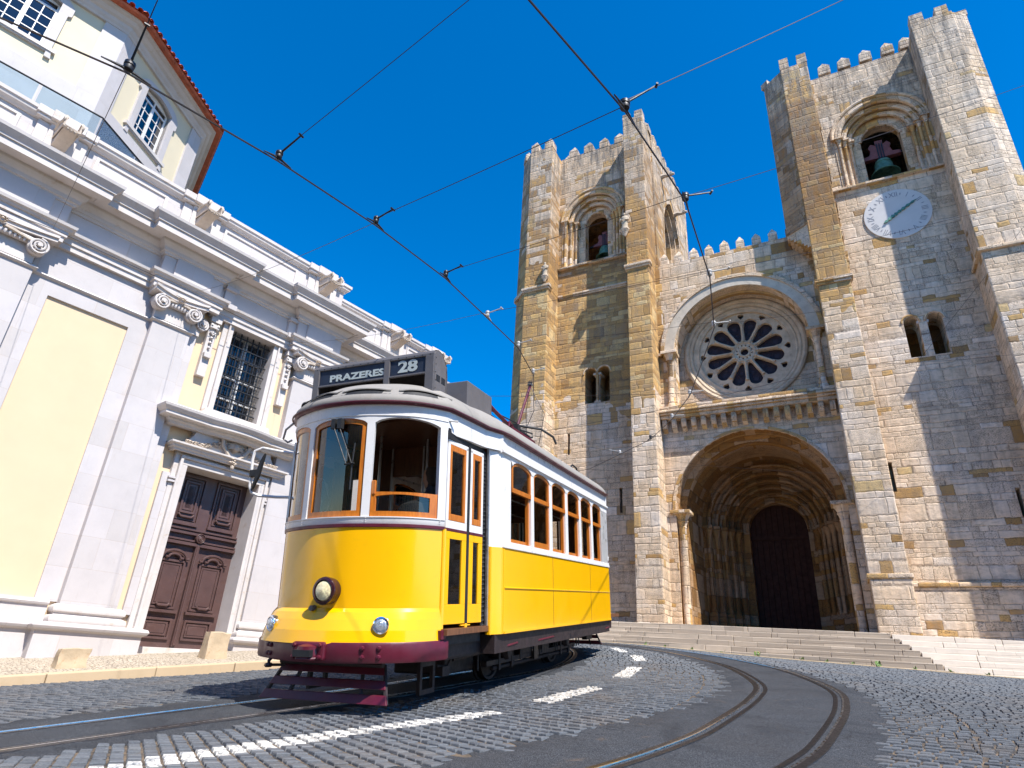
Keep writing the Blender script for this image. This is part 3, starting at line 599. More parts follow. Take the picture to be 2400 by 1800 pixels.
# ================================================================ cathedral (local x = along the front, -y = towards the street, z from camera height)
cath = root('cathedral', 'old limestone cathedral with two battlemented bell towers and a round rose window', 'cathedral', mCath)
def rectl(x0, x1, z0, z1): return [(x0, z0), (x1, z0), (x1, z1), (x0, z1)]
TOP = 23.62; Yw = 1.08
merl_me = None
def merlon_mb(w_, d_, h, tip):
    mb = MB(); x, y = w_/2, d_/2
    mb.add([(-x, -y, 0), (x, -y, 0), (x, y, 0), (-x, y, 0), (-x*.97, -y*.97, h), (x*.97, -y*.97, h), (x*.97, y*.97, h), (-x*.97, y*.97, h), (0, 0, h+tip)],
           [(0, 1, 5, 4), (1, 2, 6, 5), (2, 3, 7, 6), (3, 0, 4, 7), (4, 5, 8), (5, 6, 8), (6, 7, 8), (7, 4, 8), (3, 2, 1, 0)]); return mb
def merlons(par, pts, w_=.46, d_=.42, h=.40, tip=.40, ang=0.):
    mm = None
    for x, y, z in pts:
        # each merlon carries its own mesh so the block pattern runs on from the wall
        mb = merlon_mb(w_*random.uniform(.93, 1.05), d_, h*random.uniform(.92, 1.08), tip)
        ca, sa = math.cos(ang), math.sin(ang); mb.xf(lambda p: (p[0]*ca-p[1]*sa+x, p[0]*sa+p[1]*ca+y, p[2]+z)); mb.build('merlon', M['cath'], par)
def belfry_orders(par, cx, zs, zsill, Rs, ys, yw, noct=3, wd=1.0):
    """stepped round arch: Rs outer to inner radii, ys depths"""
    mb = MB()
    for i in range(len(Rs)-1):
        o_ = arch(cx-Rs[i], cx+Rs[i], zsill, zs, 24); h_ = arch(cx-Rs[i+1], cx+Rs[i+1], zsill-.0, zs, 24)
        # ring between outlines at depth ys[i], running back to ys[i+1]
        n_ = len(o_); oo = [(p[0], ys[i], p[1]) for p in o_[1:]]+[(o_[0][0], ys[i], o_[0][1])]; hh = [(p[0], ys[i], p[1]) for p in h_[1:]]+[(h_[0][0], ys[i], h_[0][1])]
        mb.strip(oo, hh); mb.strip(hh, [(p[0], ys[i+1], p[2]) for p in hh])
    mb.build('arch_orders', M['cath_trim'], par, smooth=True, ang=25, fix=False)
    for i in range(len(Rs)-1):
        r_ = Rs[i+1]+.02; mb = MB(); mb.tube([(cx+r_*math.cos(a), ys[i]+.03, zs+r_*math.sin(a)) for a in np.linspace(0, PI, 25)], .075 if i else .09, 8)
        if i < len(Rs)-2: 
            r2 = (Rs[i]+Rs[i+1])/2; mb.tube([(cx+r2*math.cos(a), ys[i]-.01, zs+r2*math.sin(a)) for a in np.linspace(0, PI, 25)], .035, 6)
        mb.build('arch_roll', M['cath_trim'], par, smooth=True)
    for sgn in (-1, 1):
        for i in range(noct):
            x = cx+sgn*(Rs[i+1]+.05); y = ys[i]-.015+.02
            col_ = MB(); col_.lathe([(.10, 0), (.10, .05), (.075, .09), (.068, .13), (.066, (zs-zsill)-.42), (.08, (zs-zsill)-.40), (.066, (zs-zsill)-.36), (.07, (zs-zsill)-.34)], (x, y, zsill), 10)
            col_.build('colonnette', M['cath_trim'], par, smooth=True)
            cp_ = MB(); cp_.lathe([(.07, -.34), (.085, -.28), (.10, -.24), (.085, -.22), (.12, -.13), (.15, -.07)], (x, y, zs), 10); cp_.box(x-.17, x+.17, y-.17, y+.15, zs-.07, zs); cp_.build('capital', M['cath_trim'], par, smooth=True)
def tower(x_lb0, x_lb1, x_rb0, x_rb1, belf, twin, slits, sgn_open, low_split, name_lab):
    cx, zs, zsill, Rb = belf
    holes = [arch(cx-Rb, cx+Rb, zsill, zs, 20)]
    for (a, b) in twin[0]: holes.append(arch(a, b, twin[1], twin[2], 10))
    for (x, z0, z1) in slits: holes.append(rectl(x-.055, x+.055, z0, z1))
    mb = MB(); mb.plate(rectl(x_lb1-.05, x_rb0+.05, .3, TOP), holes, Yw, Yw+.9); t = mb.build('bell_tower', M['cath'], cath, label=name_lab)
    # buttresses: stouter below the string course
    for nm, a, b in (('buttress', x_lb0, x_lb1), ('buttress', x_rb0, x_rb1)):
        mb = MB()
        mb.box(a, b, 0, 1.5, low_split, TOP+(.12 if a == x_rb0 else 0)); mb.box(a, b+.0, -.0, 1.5, .3, low_split)
        mb.build(nm, M['cath'], t, bevel=.03)
    mb = MB()
    def course(a, b, y0, z, h=.13, p=.10): mb.box(a-p, b+p, y0-p, y0+.3, z, z+h); mb.box(a-p*.5, b+p*.5, y0-p*.5, y0+.3, z-h*.7, z)
    course(x_lb0, x_lb1, 0, low_split); course(x_rb0, x_rb1, 0, low_split); 
    if x_lb0 < 0: course(x_lb1+.1, x_rb0-.1, Yw, low_split-.02, .11, .07)
    mb.box(x_lb1, x_rb0, Yw-.14, Yw+.2, zsill-.12, zsill)
    mb.each('string_course', M['cath_trim'], t, bevel=.03)
    Rs = [Rb, Rb-.22, Rb-.42, Rb-.62, Rb-.95]; ys = [Yw-.02, Yw+.16, Yw+.34, Yw+.52, Yw+.95]
    belfry_orders(t, cx, zs, zsill, Rs, ys, Yw)
    # hood ring on the wall face
    mb = MB(); mb.tube([(cx+(Rb+.03)*math.cos(a), Yw-.03, zs+(Rb+.03)*math.sin(a)) for a in np.linspace(0, PI, 29)], .075, 8); mb.build('hood_mould', M['cath_trim'], t, smooth=True)
    # back, inner floor, roof
    mb = MB(); mb.box(x_lb0+.05, x_rb1-.02, 6.0, 6.9, .3, TOP); mb.box(x_lb0+.1, x_rb1-.1, 1.6, 6.3, zsill-.35, zsill-.1); mb.box(x_lb0+.1, x_rb1-.1, 1.2, 6.3, TOP-1.0, TOP-.7); mb.build('tower_core', M['cath'], t)
    # twin window: mullion column, sill
    (a0, b0), (a1, b1) = twin[0]; xm = (b0+a1)/2; c_ = MB()
    z0, zs2 = twin[1], twin[2]
    c_.box(xm-.13, xm+.13, Yw+.03, Yw+.4, z0, z0+.09); c_.lathe([(.10, .09), (.07, .16), (.062, .2), (.06, zs2-z0-.42), (.075, zs2-z0-.38), (.065, zs2-z0-.34), (.11, zs2-z0-.14), (.14, zs2-z0-.06)], (xm, Yw+.2, z0), 10); c_.box(xm-.17, xm+.17, Yw+.02, Yw+.45, zs2-.07, zs2+.02)
    c_.build('window_column', M['rose_stone'] if x_lb0 < 0 else M['church_trim'], t, smooth=True)
    h = MB()
    for (a, b) in twin[0]: h.tube([((a+b)/2+((b-a)/2+.05)*math.cos(q), Yw-.005, zs2+((b-a)/2+.05)*math.sin(q)) for q in np.linspace(0, PI, 15)], .035, 6)
    h.build('window_hood', M['cath_trim'], t, smooth=True)
    d = MB(); d.box(a0-.3, b1+.3, Yw+1.6, Yw+1.7, z0-.5, zs2+.6); d.build('darkness_panel', M['cath_shade'], t)  # dark sheet standing in for the unlit chamber behind the openings
    return t
# left tower
LT = tower(-5.65, -4.47, -.92, 0., (-2.80, 19.62, 17.0, 1.50), (((-3.15, -2.66), (-2.57, -2.08)), 10.1, 11.42), [(-3.83, 8.0, 8.9), (-1.70, 5.55, 6.5)], 1, 15.45, 'left bell tower with ochre stone below its ledge')
# right flank of the left tower, seen obliquely, with a pointed lancet
fl = MB(); L_ = 6.9
def gothic(x0, x1, zb, zs, n=8):
    w_ = x1-x0; return [(x0, zb), (x1, zb)]+[(x0+w_*math.cos(a), zs+w_*math.sin(a)) for a in np.linspace(0, PI/3, n)]+[(x1-w_*math.cos(a), zs+w_*math.sin(a)) for a in np.linspace(PI/3, 0, n)][1:]
fl.plate(rectl(1.3, L_, .3, TOP), [gothic(2.6, 5.4, 17.4, 19.4)], 0, .7); fl.xf(lambda p: (p[0]*.0545-p[1]*.9985+.0, p[0]*.9985+p[1]*.0545, p[2])); fl.build('flank_wall', M['cath'], LT, fix=True)
for k, (g0, dd) in enumerate(((.13, .12), (.28, .3), (.42, .5))):
    mb = MB(); o_ = gothic(2.6+g0-.15, 5.4-g0+.15, 17.4, 19.4); h_ = gothic(2.6+g0, 5.4-g0, 17.4, 19.34)
    oo = [(p[0], dd-.1, p[1]) for p in o_[1:]]+[(o_[0][0], dd-.1, o_[0][1])]; hh = [(p[0], dd-.1, p[1]) for p in h_[1:]]+[(h_[0][0], dd-.1, h_[0][1])]
    mb.strip(oo, hh); mb.strip(hh, [(p[0], dd+.15, p[2]) for p in hh]); mb.xf(lambda p: (p[0]*.0545-p[1]*.9985+.0, p[0]*.9985+p[1]*.0545, p[2])); mb.build('lancet_order', M['cath_trim'], LT, fix=False)
# chamfered left edges of both towers
for (a, b, t_) in ((-5.65, -6.32, LT),):
    mb = MB(); mb.prism([(a, .02), (b, .62), (b, 6.9), (a+.4, 6.9), (a+.4, .3)], .3, TOP, 'z'); mb.build('corner_face', M['cath'], t_)
    mb = MB(); mb.prism([(a-.02, -.07), (b-.1, .56), (b-.1, 6.9), (b+.2, 6.9), (a+.3, .3)], 15.38, 15.58, 'z'); mb.build('string_course', M['cath_trim'], t_)
merlons(LT, [(x, Yw+.2, TOP) for x in (-3.82, -3.02, -2.22, -1.46)]); merlons(LT, [(x, .22, TOP) for x in (-5.43, -4.68)], .42, .44); merlons(LT, [(x, .22, TOP+.12) for x in (-.74, -.18)], .36, .44, .34, .2)
merlons(LT, [(-4.28, Yw+.5, TOP-.1)], .3, .4); merlons(LT, [(-6.08, .62, TOP)], .42, .42, ang=.7)
merlons(LT, [(.0545*q-.22, q, TOP) for q in (1.15, 1.95, 2.75, 3.55, 4.35, 5.15, 5.95, 6.6)], .46, .42, ang=PI/2)
# right tower
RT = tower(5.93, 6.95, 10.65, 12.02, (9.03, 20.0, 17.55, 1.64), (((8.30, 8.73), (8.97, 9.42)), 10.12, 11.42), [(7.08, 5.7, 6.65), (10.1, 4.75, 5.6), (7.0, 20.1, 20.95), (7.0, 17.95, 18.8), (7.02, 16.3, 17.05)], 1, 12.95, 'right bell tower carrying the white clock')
mb = MB(); mb.prism([(5.93, .02), (5.2, .55), (5.2, 6.9), (6.2, 6.9), (6.2, .3)], 15.6, TOP-.1, 'z'); mb.build('corner_face', M['cath'], RT)
mb = MB()
for k in range(7): 
    q = k/7; mb.prism([(5.95-.0, .05), (5.93-.73*(1-q), .05+.53*(1-q)), (5.93-.73*(1-q), 2), (6.1, 2)], 15.6-.14*(k+1), 15.6-.14*k, 'z')
mb.build('corner_corbel', M['cath_trim'], RT)
mb = MB(); mb.prism([(12.0, .02), (12.5, .35), (12.62, 1.0), (12.62, 6.9), (11.6, 6.9), (11.6, .3)], .3, TOP+.05, 'z'); mb.build('corner_face', M['cath'], RT)
mb = MB(); mb.box(10.62, 12.8, -.16, 1.3, .3, 12.9); mb.build('buttress', M['cath'], RT, bevel=.04)
mb = MB(); mb.box(10.52, 12.9, -.26, 1.2, 12.85, 12.98); mb.box(5.86, 7.02, -.1, 1, 2.95, 3.1); mb.box(7.02, 10.6, .93, 1.3, 2.85, 2.98); mb.each('string_course', M['cath_trim'], RT, bevel=.03)
mb = MB(); mb.box(5.93, 6.97, -.07, .5, .3, 2.95); mb.box(6.95, 10.65, .98, 1.4, .3, 2.85); mb.build('tower_base', M['cath'], RT, bevel=.03)
merlons(RT, [(x, Yw+.2, TOP+.15) for x in (7.6, 8.35, 9.15, 9.95, 10.6)], .46); merlons(RT, [(x, .22, TOP) for x in (6.1, 6.78)], .36, .44, .55, .2)
merlons(RT, [(5.35, .72, TOP-.1)], .34, .4, .3, .22, ang=-.65); merlons(RT, [(x, .22, TOP+.12) for x in (10.9, 11.72)], .44, .44, .42, .12); merlons(RT, [(12.35, .6, TOP+.05)], .4, .5, .3, .1)
merlons(RT, [(12.4, q, TOP+.05) for q in (1.6, 2.5, 3.4)], .46, .42, .3, .1, ang=PI/2)
mb = MB()
for z in np.arange(13.2, 16.4, .27): mb.box(6.93, 6.95+.1*random.random(), .2, 1.2, z, z+.25)
mb.build('rough_quoins', M['cath'], RT, bevel=.02)
# clock
cz, cxk, RC = 15.87, 8.90, 1.07
mb = MB(); mb.lathe([(0, 0), (RC, 0), (RC, -.015), (RC, -.03), (RC-.01, -.04), (0, -.04)][::-1], (cxk, Yw, cz), 48, 'y'); ck = mb.build('tower_clock', M['clock'], cath, smooth=True)
for i, s_ in enumerate(['XII', 'I', 'II', 'III', 'IIII', 'V', 'VI', 'VII', 'VIII', 'IX', 'X', 'XI']):
    a = PI/2-i*PI/6; mb = text_mb(s_, .30, .003, .0); th = a-PI/2; ct, st_ = math.cos(th), math.sin(th); sx = .72 if len(s_) > 3 else .82
    mb.xf(lambda p: (cxk+math.cos(a)*.84+(p[0]*ct*sx-p[1]*st_), Yw-.043-p[2], cz+math.sin(a)*.84+(p[0]*st_*sx+p[1]*ct)))
    mb.build('numeral', M['clockblk'], ck, fix=False)
    a2 = a-PI/12; mb = MB(); mb.add([(cxk+math.cos(a2+q)*r_, Yw-.046, cz+math.sin(a2+q)*r_) for q, r_ in ((0, .78), (.03, .85), (0, .92), (-.03, .85))], [(0, 1, 2, 3)]); mb.build('numeral', M['clockblk'], ck, fix=False)
def hand(a, ln, w_, nm):
    mb = MB(); pr = [(0, .04), (.12, .10), (.2, .035), (.32, .11), (.42, .04), (.55, .10), (.66, .035), (.8, .075), (.9, .03), (1, 0)]
    Lp = [(q*ln, w_*k) for q, k in pr]; pts = Lp+[(x, -y) for x, y in reversed(Lp[:-1])]
    mb.prism(pts, Yw-.09, Yw-.065, 'y'); ca, sa = math.cos(a), math.sin(a); mb.xf(lambda p: (cxk+p[0]*ca-p[2]*sa, p[1], cz+p[0]*sa+p[2]*ca)); mb.build(nm, M['verdi'], ck)
hand(R(32), .78, .6, 'minute_hand'); hand(R(214), .60, .7, 'hour_hand')
# bells hanging in the belfries
def bell(cx, z, y, sc, lab):
    b = root('church_bell', lab, 'bell', mCath@Matrix.Translation((cx, y, z)), 'bronze bells in the two belfries')
    mb = MB(); mb.lathe([(.0, .62), (.16, .61), (.24, .56), (.27, .46), (.29, .25), (.34, .12), (.43, .03), (.47, -.02), (.45, -.04), (.40, .0), (.30, .1), (.26, .3), (0, .5)], (0, 0, 0), 24); mb.lathe([(.275, .42), (.29, .43), (.275, .44)], (0, 0, 0), 24); mb.xf(lambda p: [q*sc for q in p]); mb.build('bell_body', M['verdi'], b, smooth=True)
    mb = MB(); mb.prism([(-.6, .72), (.6, .72), (.58, .86), (.36, .9), (.30, 1.1), (.36, 1.25), (.25, 1.4), (.12, 1.3), (.12, 1.5), (-.12, 1.5), (-.12, 1.3), (-.25, 1.4), (-.36, 1.25), (-.30, 1.1), (-.36, .9), (-.58, .86)], -.09, .09); mb.xf(lambda p: [q*sc for q in p]); mb.build('yoke', M['bellwood'], b, bevel=.01)
    mb = MB()
    for x in (-.08, 0, .08): mb.box(x-.018, x+.018, -.12, -.09, .6, 1.35)
    mb.box(-.8, .8, -.04, .04, .76, .84); mb.box(-.14, .14, -.12, .12, .58, .66); mb.xf(lambda p: [q*sc for q in p]); mb.build('bell_straps', M['iron'], b)
bell(9.0, 18.55, Yw+1.0, 1.12, 'green bronze bell with red yoke above the clock in the right tower'); bell(-2.60, 17.95, Yw+1.15, .95, 'darker green bronze bell in the left tower belfry')
# ---- centre between the towers
Yc = 1.0; XC = 3.02
roseO = arch(XC-2.82, XC+2.80, 9.3, 11.75, 32); portO = arch(XC-2.75, XC+2.77, 1.2, 5.52, 32)
mb = MB(); mb.plate(rectl(-.1, 6.0, .3, 15.75), [[(p[0], p[1]) for p in arch(XC-2.42, XC+2.42, 9.3, 11.75, 32)], [(p[0], p[1]) for p in arch(XC-2.70, XC+2.70, 1.2, 5.52, 32)]], Yc, Yc+.62); cen = mb.build('central_front', M['cath'], cath)
def ring(name, cx, zs, ro, ri, y0, y1, mat, par, n=40, a0=0, a1=PI):
    mb = MB(); A_ = [(cx+ro*math.cos(a), zs+ro*math.sin(a)) for a in np.linspace(a0, a1, n)]; B_ = [(cx+ri*math.cos(a), zs+ri*math.sin(a)) for a in np.linspace(a0, a1, n)]
    P = [[(x, y, z) for x, z in L_] for L_, y in ((A_, y1), (A_, y0), (B_, y0), (B_, y1))]
    for i in range(3): mb.strip(P[i], P[i+1])
    return mb.build(name, mat, par, smooth=True, ang=30, fix=False)
ring('rose_arch', XC, 11.75, 2.80, 2.42, Yc-.06, Yc+.3, M['rose_arch'], cen); ring('rose_arch_moulding', XC, 11.75, 2.92, 2.78, Yc-.12, Yc+.1, M['cath_trim'], cen)
ring('rose_arch_soffit', XC, 11.75, 2.43, 2.40, Yc+.05, Yc+1.2, M['cath_trim'], cen)
ring('portal_arch_moulding', XC, 5.52, 2.80, 2.70, Yc-.03, Yc+.1, M['cath_trim'], cen)
def jambarch(cx, r_, zs, zb, n=28): return [(cx+r_, zb)]+[(cx+r_*math.cos(a), zs+r_*math.sin(a)) for a in np.linspace(0, PI, n)]+[(cx-r_, zb)]
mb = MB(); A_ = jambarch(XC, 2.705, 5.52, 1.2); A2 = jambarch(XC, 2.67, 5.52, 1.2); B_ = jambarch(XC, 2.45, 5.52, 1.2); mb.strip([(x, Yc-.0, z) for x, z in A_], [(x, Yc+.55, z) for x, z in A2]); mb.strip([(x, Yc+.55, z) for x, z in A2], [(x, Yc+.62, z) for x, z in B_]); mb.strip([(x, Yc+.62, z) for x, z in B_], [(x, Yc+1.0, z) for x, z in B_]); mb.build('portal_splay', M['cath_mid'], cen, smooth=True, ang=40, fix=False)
for sgn in (-1, 1):
    for (zb, zt, yy, xx) in ((9.35, 11.72, Yc-.02, 2.60), (1.35, 5.5, Yc+.22, 2.55)):
        x = XC+sgn*xx; h = zt-zb; big = 1 if zb > 5 else 1.15
        c_ = MB(); c_.lathe([(.2*big, 0), (.2*big, .12), (.15*big, .2), (.16*big, .25), (.125*big, .3), (.12*big, h-.62), (.14*big, h-.58), (.12*big, h-.54)], (x, yy, zb), 14); c_.box(x-.24*big, x+.24*big, yy-.24*big, yy+.24, zb-.15, zb+.02); c_.build('nook_column', M['cath_trim'], cen, smooth=True)
        c_ = MB(); c_.lathe([(.125*big, h-.54), (.15*big, h-.42), (.19*big, h-.36), (.16*big, h-.33), (.22*big, h-.2), (.27*big, h-.12)], (x, yy, zb), 8); c_.box(x-.3*big, x+.3*big, yy-.28*big, yy+.3, zb+h-.12, zb+h); c_.box(x-sgn*.02, x+sgn*.42, yy-.12, yy+.3, zb+h-.12, zb+h); c_.build('capital', M['cath_trim'], cen, bevel=.01)
# cornice under the rose with corbels
mb = MB(); mb.box(-.0, 6.0, Yc-.42, Yc+.2, 8.98, 9.06); mb.box(-.0, 6.0, Yc-.5, Yc+.2, 9.06, 9.14); mb.box(-.0, 6.0, Yc-.36, Yc+.5, 9.14, 9.34); mb.box(-.0, 6.0, Yc-.34, Yc+.2, 8.84, 8.98); mb.build('cornice', M['cath_trim'], cen, bevel=.02)
for i in range(17):
    x = .14+i*.352; mb = MB(); mb.prism([(Yc+.1, 8.84), (Yc-.30, 8.84), (Yc-.30, 8.66), (Yc-.22, 8.52), (Yc-.02, 8.40), (Yc+.1, 8.40)], x-.085, x+.085, 'x'); mb.build('corbel', M['cath_trim'], cen, bevel=.015)
mb = MB()
for (x, z0, z1, w_) in ((.45, 6.9, 8.35, .06), (5.35, 6.3, 8.5, .1)): mb.tube([(x, Yc-.03, z0), (x+.02, Yc-.03, z1)], w_*.6, 6)
# parapet over the centre
mb = MB(); mb.box(-.05, 6.0, Yc+.02, Yc+.9, 15.75, 15.92); mb.build('parapet', M['cath'], cen)
merlons(cen, [(.38+i*.615, Yc+.25, 15.90) for i in range(9)], .33, .36, .40, .32)
# rose window
RX, RZ, RY = 3.06, 11.85, 2.0
mb = MB(); mb.plate(rectl(.3, 5.8, 8.9, 14.6), [[(RX+2.1*math.cos(a), RZ+2.1*math.sin(a)) for a in np.linspace(0, 2*PI, 49)[:-1]]], RY, RY+.5); rw_ = mb.build('rose_window', M['cath'], cath)
for k, (r_, y_, t_) in enumerate(((2.18, RY-.02, .10), (2.03, RY+.02, .085), (1.90, RY+.08, .06), (1.78, RY+.12, .05))):
    mb = MB(); mb.tube([(RX+r_*math.cos(a), y_, RZ+r_*math.sin(a)) for a in np.linspace(0, 2*PI, 61)[:-1]], t_, 8, closed=True); mb.build('ring_moulding', M['rose_stone'], rw_, smooth=True)
ring('rose_reveal', RX, RZ, 2.12, 1.72, RY+.05, RY+.3, M['rose_stone'], rw_, 60, 0, 2*PI)
for i in range(64):
    a = 2*PI*i/64
    if i % 1 == 0: pass
mb = MB()
for i in range(72):
    a = 2*PI*i/72; x, z = RX+1.965*math.cos(a), RZ+1.965*math.sin(a); mb.box(x-.03, x+.03, RY-.02, RY+.05, z-.03, z+.03)
mb.build('billet_band', M['rose_stone'], rw_)
outer = [(RX+1.74*math.cos(a), RZ+1.74*math.sin(a)) for a in np.linspace(0, 2*PI, 73)[:-1]]; hl = []
for k in range(12):
    a = 2*PI*(k+.5)/12; ca, sa = math.cos(a), math.sin(a); pr = [(.50, -.045), (.50, .045)]
    pts = [(.50, -.05), (.56, -.085), (1.05, -.225)]+[(1.19+.262*math.cos(q), .262*math.sin(q)) for q in np.linspace(-1.15, 1.15, 11)]+[(1.05, .225), (.56, .085), (.50, .05), (.47, 0)]
    hl.append([(RX+u*ca-v*sa, RZ+u*sa+v*ca) for u, v in pts])
    a = 2*PI*k/12; ca, sa = math.cos(a), math.sin(a); hl.append([(RX+u*ca-v*sa, RZ+u*sa+v*ca) for u, v in ((1.44, 0), (1.58, -.13), (1.655, -.10), (1.67, 0), (1.655, .10), (1.58, .13))])
    a = 2*PI*(k+.5)/12; hl.append([(RX+.285*math.cos(a)+.032*math.cos(q), RZ+.285*math.sin(a)+.032*math.sin(q)) for q in np.linspace(0, 2*PI, 9)[:-1]])
hl.append([(RX+.15*math.cos(q), RZ+.15*math.sin(q)) for q in np.linspace(0, 2*PI, 17)[:-1]])
mb = MB(); mb.plate(outer, hl, RY+.14, RY+.30); mb.build('tracery', M['rose_stone'], rw_, bevel=.012)
for k in range(12):
    a = 2*PI*k/12; ca, sa = math.cos(a), math.sin(a); mb = MB()
    P = lambda u: (RX+u*ca, RY+.12, RZ+u*sa); mb.tube([P(.42), P(.50), P(.52), P(1.12), P(1.15), P(1.22)], [.06, .06, .038, .038, .06, .07], 8); mb.build('spoke_column', M['rose_stone'], rw_, smooth=True)
for (r_, t_) in ((.40, .03), (.21, .025)):
    mb = MB(); mb.tube([(RX+r_*math.cos(a), RY+.13, RZ+r_*math.sin(a)) for a in np.linspace(0, 2*PI, 33)[:-1]], t_, 6, closed=True); mb.build('hub_ring', M['rose_stone'], rw_, smooth=True)
mb = MB(); mb.box(RX-1.75, RX+1.75, RY+.33, RY+.36, RZ-1.75, RZ+1.75); gl_ = mb.build('leaded_glass', M['roseglass'], rw_)
mb = MB()
for k in range(12):
    a = 2*PI*(k+.5)/12; ca, sa = math.cos(a), math.sin(a)
    for (u, r_) in ((1.17, .19), (1.17, .12), (.85, .1)): mb.tube([(RX+u*ca+r_*math.cos(q), RY+.325, RZ+u*sa+r_*math.sin(q)) for q in np.linspace(0, 2*PI, 17)[:-1]], .012, 4, closed=True)
mb.build('lead_came', M['leading'], rw_)
# deep portal: barrel porch, stepped archivolts, door
def jambarch(cx, r_, zs, zb, n=28): return [(cx+r_, zb)]+[(cx+r_*math.cos(a), zs+r_*math.sin(a)) for a in np.linspace(0, PI, n)]+[(cx-r_, zb)]
mb = MB(); A_ = jambarch(XC, 2.45, 5.52, 1.2); B_ = jambarch(3.1, 2.42, 5.52, 1.2); mb.strip([(x, Yc+.95, z) for x, z in A_], [(x, 3.7, z) for x, z in B_]); po = mb.build('portal', M['cath_shade'], cath, smooth=True, ang=40, fix=False)
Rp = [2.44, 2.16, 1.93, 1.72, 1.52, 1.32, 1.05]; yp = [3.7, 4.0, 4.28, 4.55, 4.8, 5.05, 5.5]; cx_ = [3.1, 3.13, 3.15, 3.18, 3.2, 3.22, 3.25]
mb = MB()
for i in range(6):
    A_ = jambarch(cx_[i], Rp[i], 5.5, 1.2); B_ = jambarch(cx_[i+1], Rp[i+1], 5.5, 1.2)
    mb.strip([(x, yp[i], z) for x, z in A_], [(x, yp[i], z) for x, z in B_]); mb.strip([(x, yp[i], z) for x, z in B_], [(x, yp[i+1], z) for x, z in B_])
mb.build('archivolts', M['cath_shade'], po, smooth=True, ang=30, fix=False)
for i in range(6):
    r_ = (Rp[i+1]+.06); mb = MB(); mb.tube([(cx_[i+1]+r_*math.cos(a), yp[i]-.0, 5.5+r_*math.sin(a)) for a in np.linspace(0, PI, 29)], .075, 8); mb.build('archivolt_roll', M['cath_shade'], po, smooth=True)
    if i < 5:
        for sgn in (-1, 1):
            x = cx_[i+1]+sgn*(Rp[i+1]+.09); c_ = MB(); c_.box(x-.14, x+.14, yp[i]-.14, yp[i]+.1, 1.2, 2.35); c_.lathe([(.13, 2.35), (.13, 2.43), (.085, 2.5), (.075, 2.55), (.075, 4.95), (.09, 5.0), (.08, 5.05), (.1, 5.12), (.15, 5.3), (.17, 5.38)], (x, yp[i]-.02, 0), 10); c_.box(x-.18, x+.18, yp[i]-.2, yp[i]+.1, 5.38, 5.5); c_.build('jamb_shaft', M['cath_shade'], po, smooth=True)
mb = MB(); mb.box(2.0, 4.5, 5.42, 5.5, 1.2, 6.7)
for k in range(10): mb.box(2.2+k*.21+.008, 2.2+(k+1)*.21-.008, 5.36, 5.44, 1.3, 6.6)
mb.box(2.1, 4.4, 5.3, 5.4, 5.2, 5.35); mb.box(3.22, 3.28, 5.3, 5.4, 1.3, 5.2); mb.build('timber_door', M['portal_door'], po)
mb = MB(); mb.box(-.3, 6.2, Yc-.6, 5.6, .8, 1.50); mb.box(2.0, 4.5, 4.6, 5.6, 1.5, 1.62); mb.box(2.1, 4.4, 4.9, 5.6, 1.62, 1.74); mb.build('porch_floor', M['step'], po)
# statues and gargoyles
def statue(x, y, z, h, ang, lab):
    b = root('saint_statue', lab, 'statue', mCath@Matrix.Translation((x, y, z))@Matrix.Rotation(ang, 4, 'Z'), 'small weathered saints on the left tower')
    mb = MB(); mb.lathe([(.17, 0), (.2, .03), (.16, .12), (.15, .3), (.17, .5), (.16, .62), (.185, .72), (.13, .79), (.05, .82)], (0, 0, 0), 14); 
    mb.xf(lambda p: (p[0]*(1+.10*math.sin(p[2]*22+math.atan2(p[1], p[0])*5)), p[1]*.75*(1+.08*math.sin(math.atan2(p[1], p[0])*7)), p[2])); st0 = len(mb.v)
    for sg in (-1, 1): mb.tube([(sg*.17, 0, .72), (sg*.2, -.06, .55), (sg*.06, -.17, .5)], [.05, .055, .035], 7)
    mb.xf(lambda p: [q*h for q in p]); mb.build('robed_figure', M['statue'], b, smooth=True, ang=60)
    mb = MB(); mb.lathe([(.0, .78), (.045, .8), (.06, .86), (.068, .92), (.06, .98), (.03, 1.02), (0, 1.03)], (0, -.01, 0), 10); mb.add([(-.012, -.07, .90), (.012, -.07, .90), (0, -.095, .895), (0, -.066, .94)], [(0, 1, 2), (1, 3, 2), (3, 0, 2)]); mb.xf(lambda p: [q*h for q in p]); mb.build('head', M['statue'], b, smooth=True)
    mb = MB(); mb.lathe([(.05, -.4), (.12, -.25), (.2, -.1), (.24, -.04), (.24, 0), (0, 0)], (0, 0, 0), 8); mb.xf(lambda p: [q*h for q in p]); mb.build('corbel', M['cath_trim'], b)
statue(-4.60, -.10, 15.95, .72, 0, 'crowned saint statue low on the left buttress of the left tower'); statue(-.92, -.10, 17.35, .85, 0, 'saint statue beside the belfry arch of the left tower, higher than the other')
for y, z in ((2.6, 22.1), (4.6, 21.3)):
    mb = MB(); mb.tube([(0, 0, 0), (.2, 0, .05), (.42, 0, .0), (.55, 0, .05), (.68, 0, .02)], [.13, .11, .08, .1, .05], 7); mb.box(.5, .58, -.1, .1, .08, .14)
    mb.xf(lambda p: (p[0]+.0545*y-.05, p[1]+y, p[2]+z)); mb.build('gargoyle', M['carve'], LT, smooth=True, ang=50)

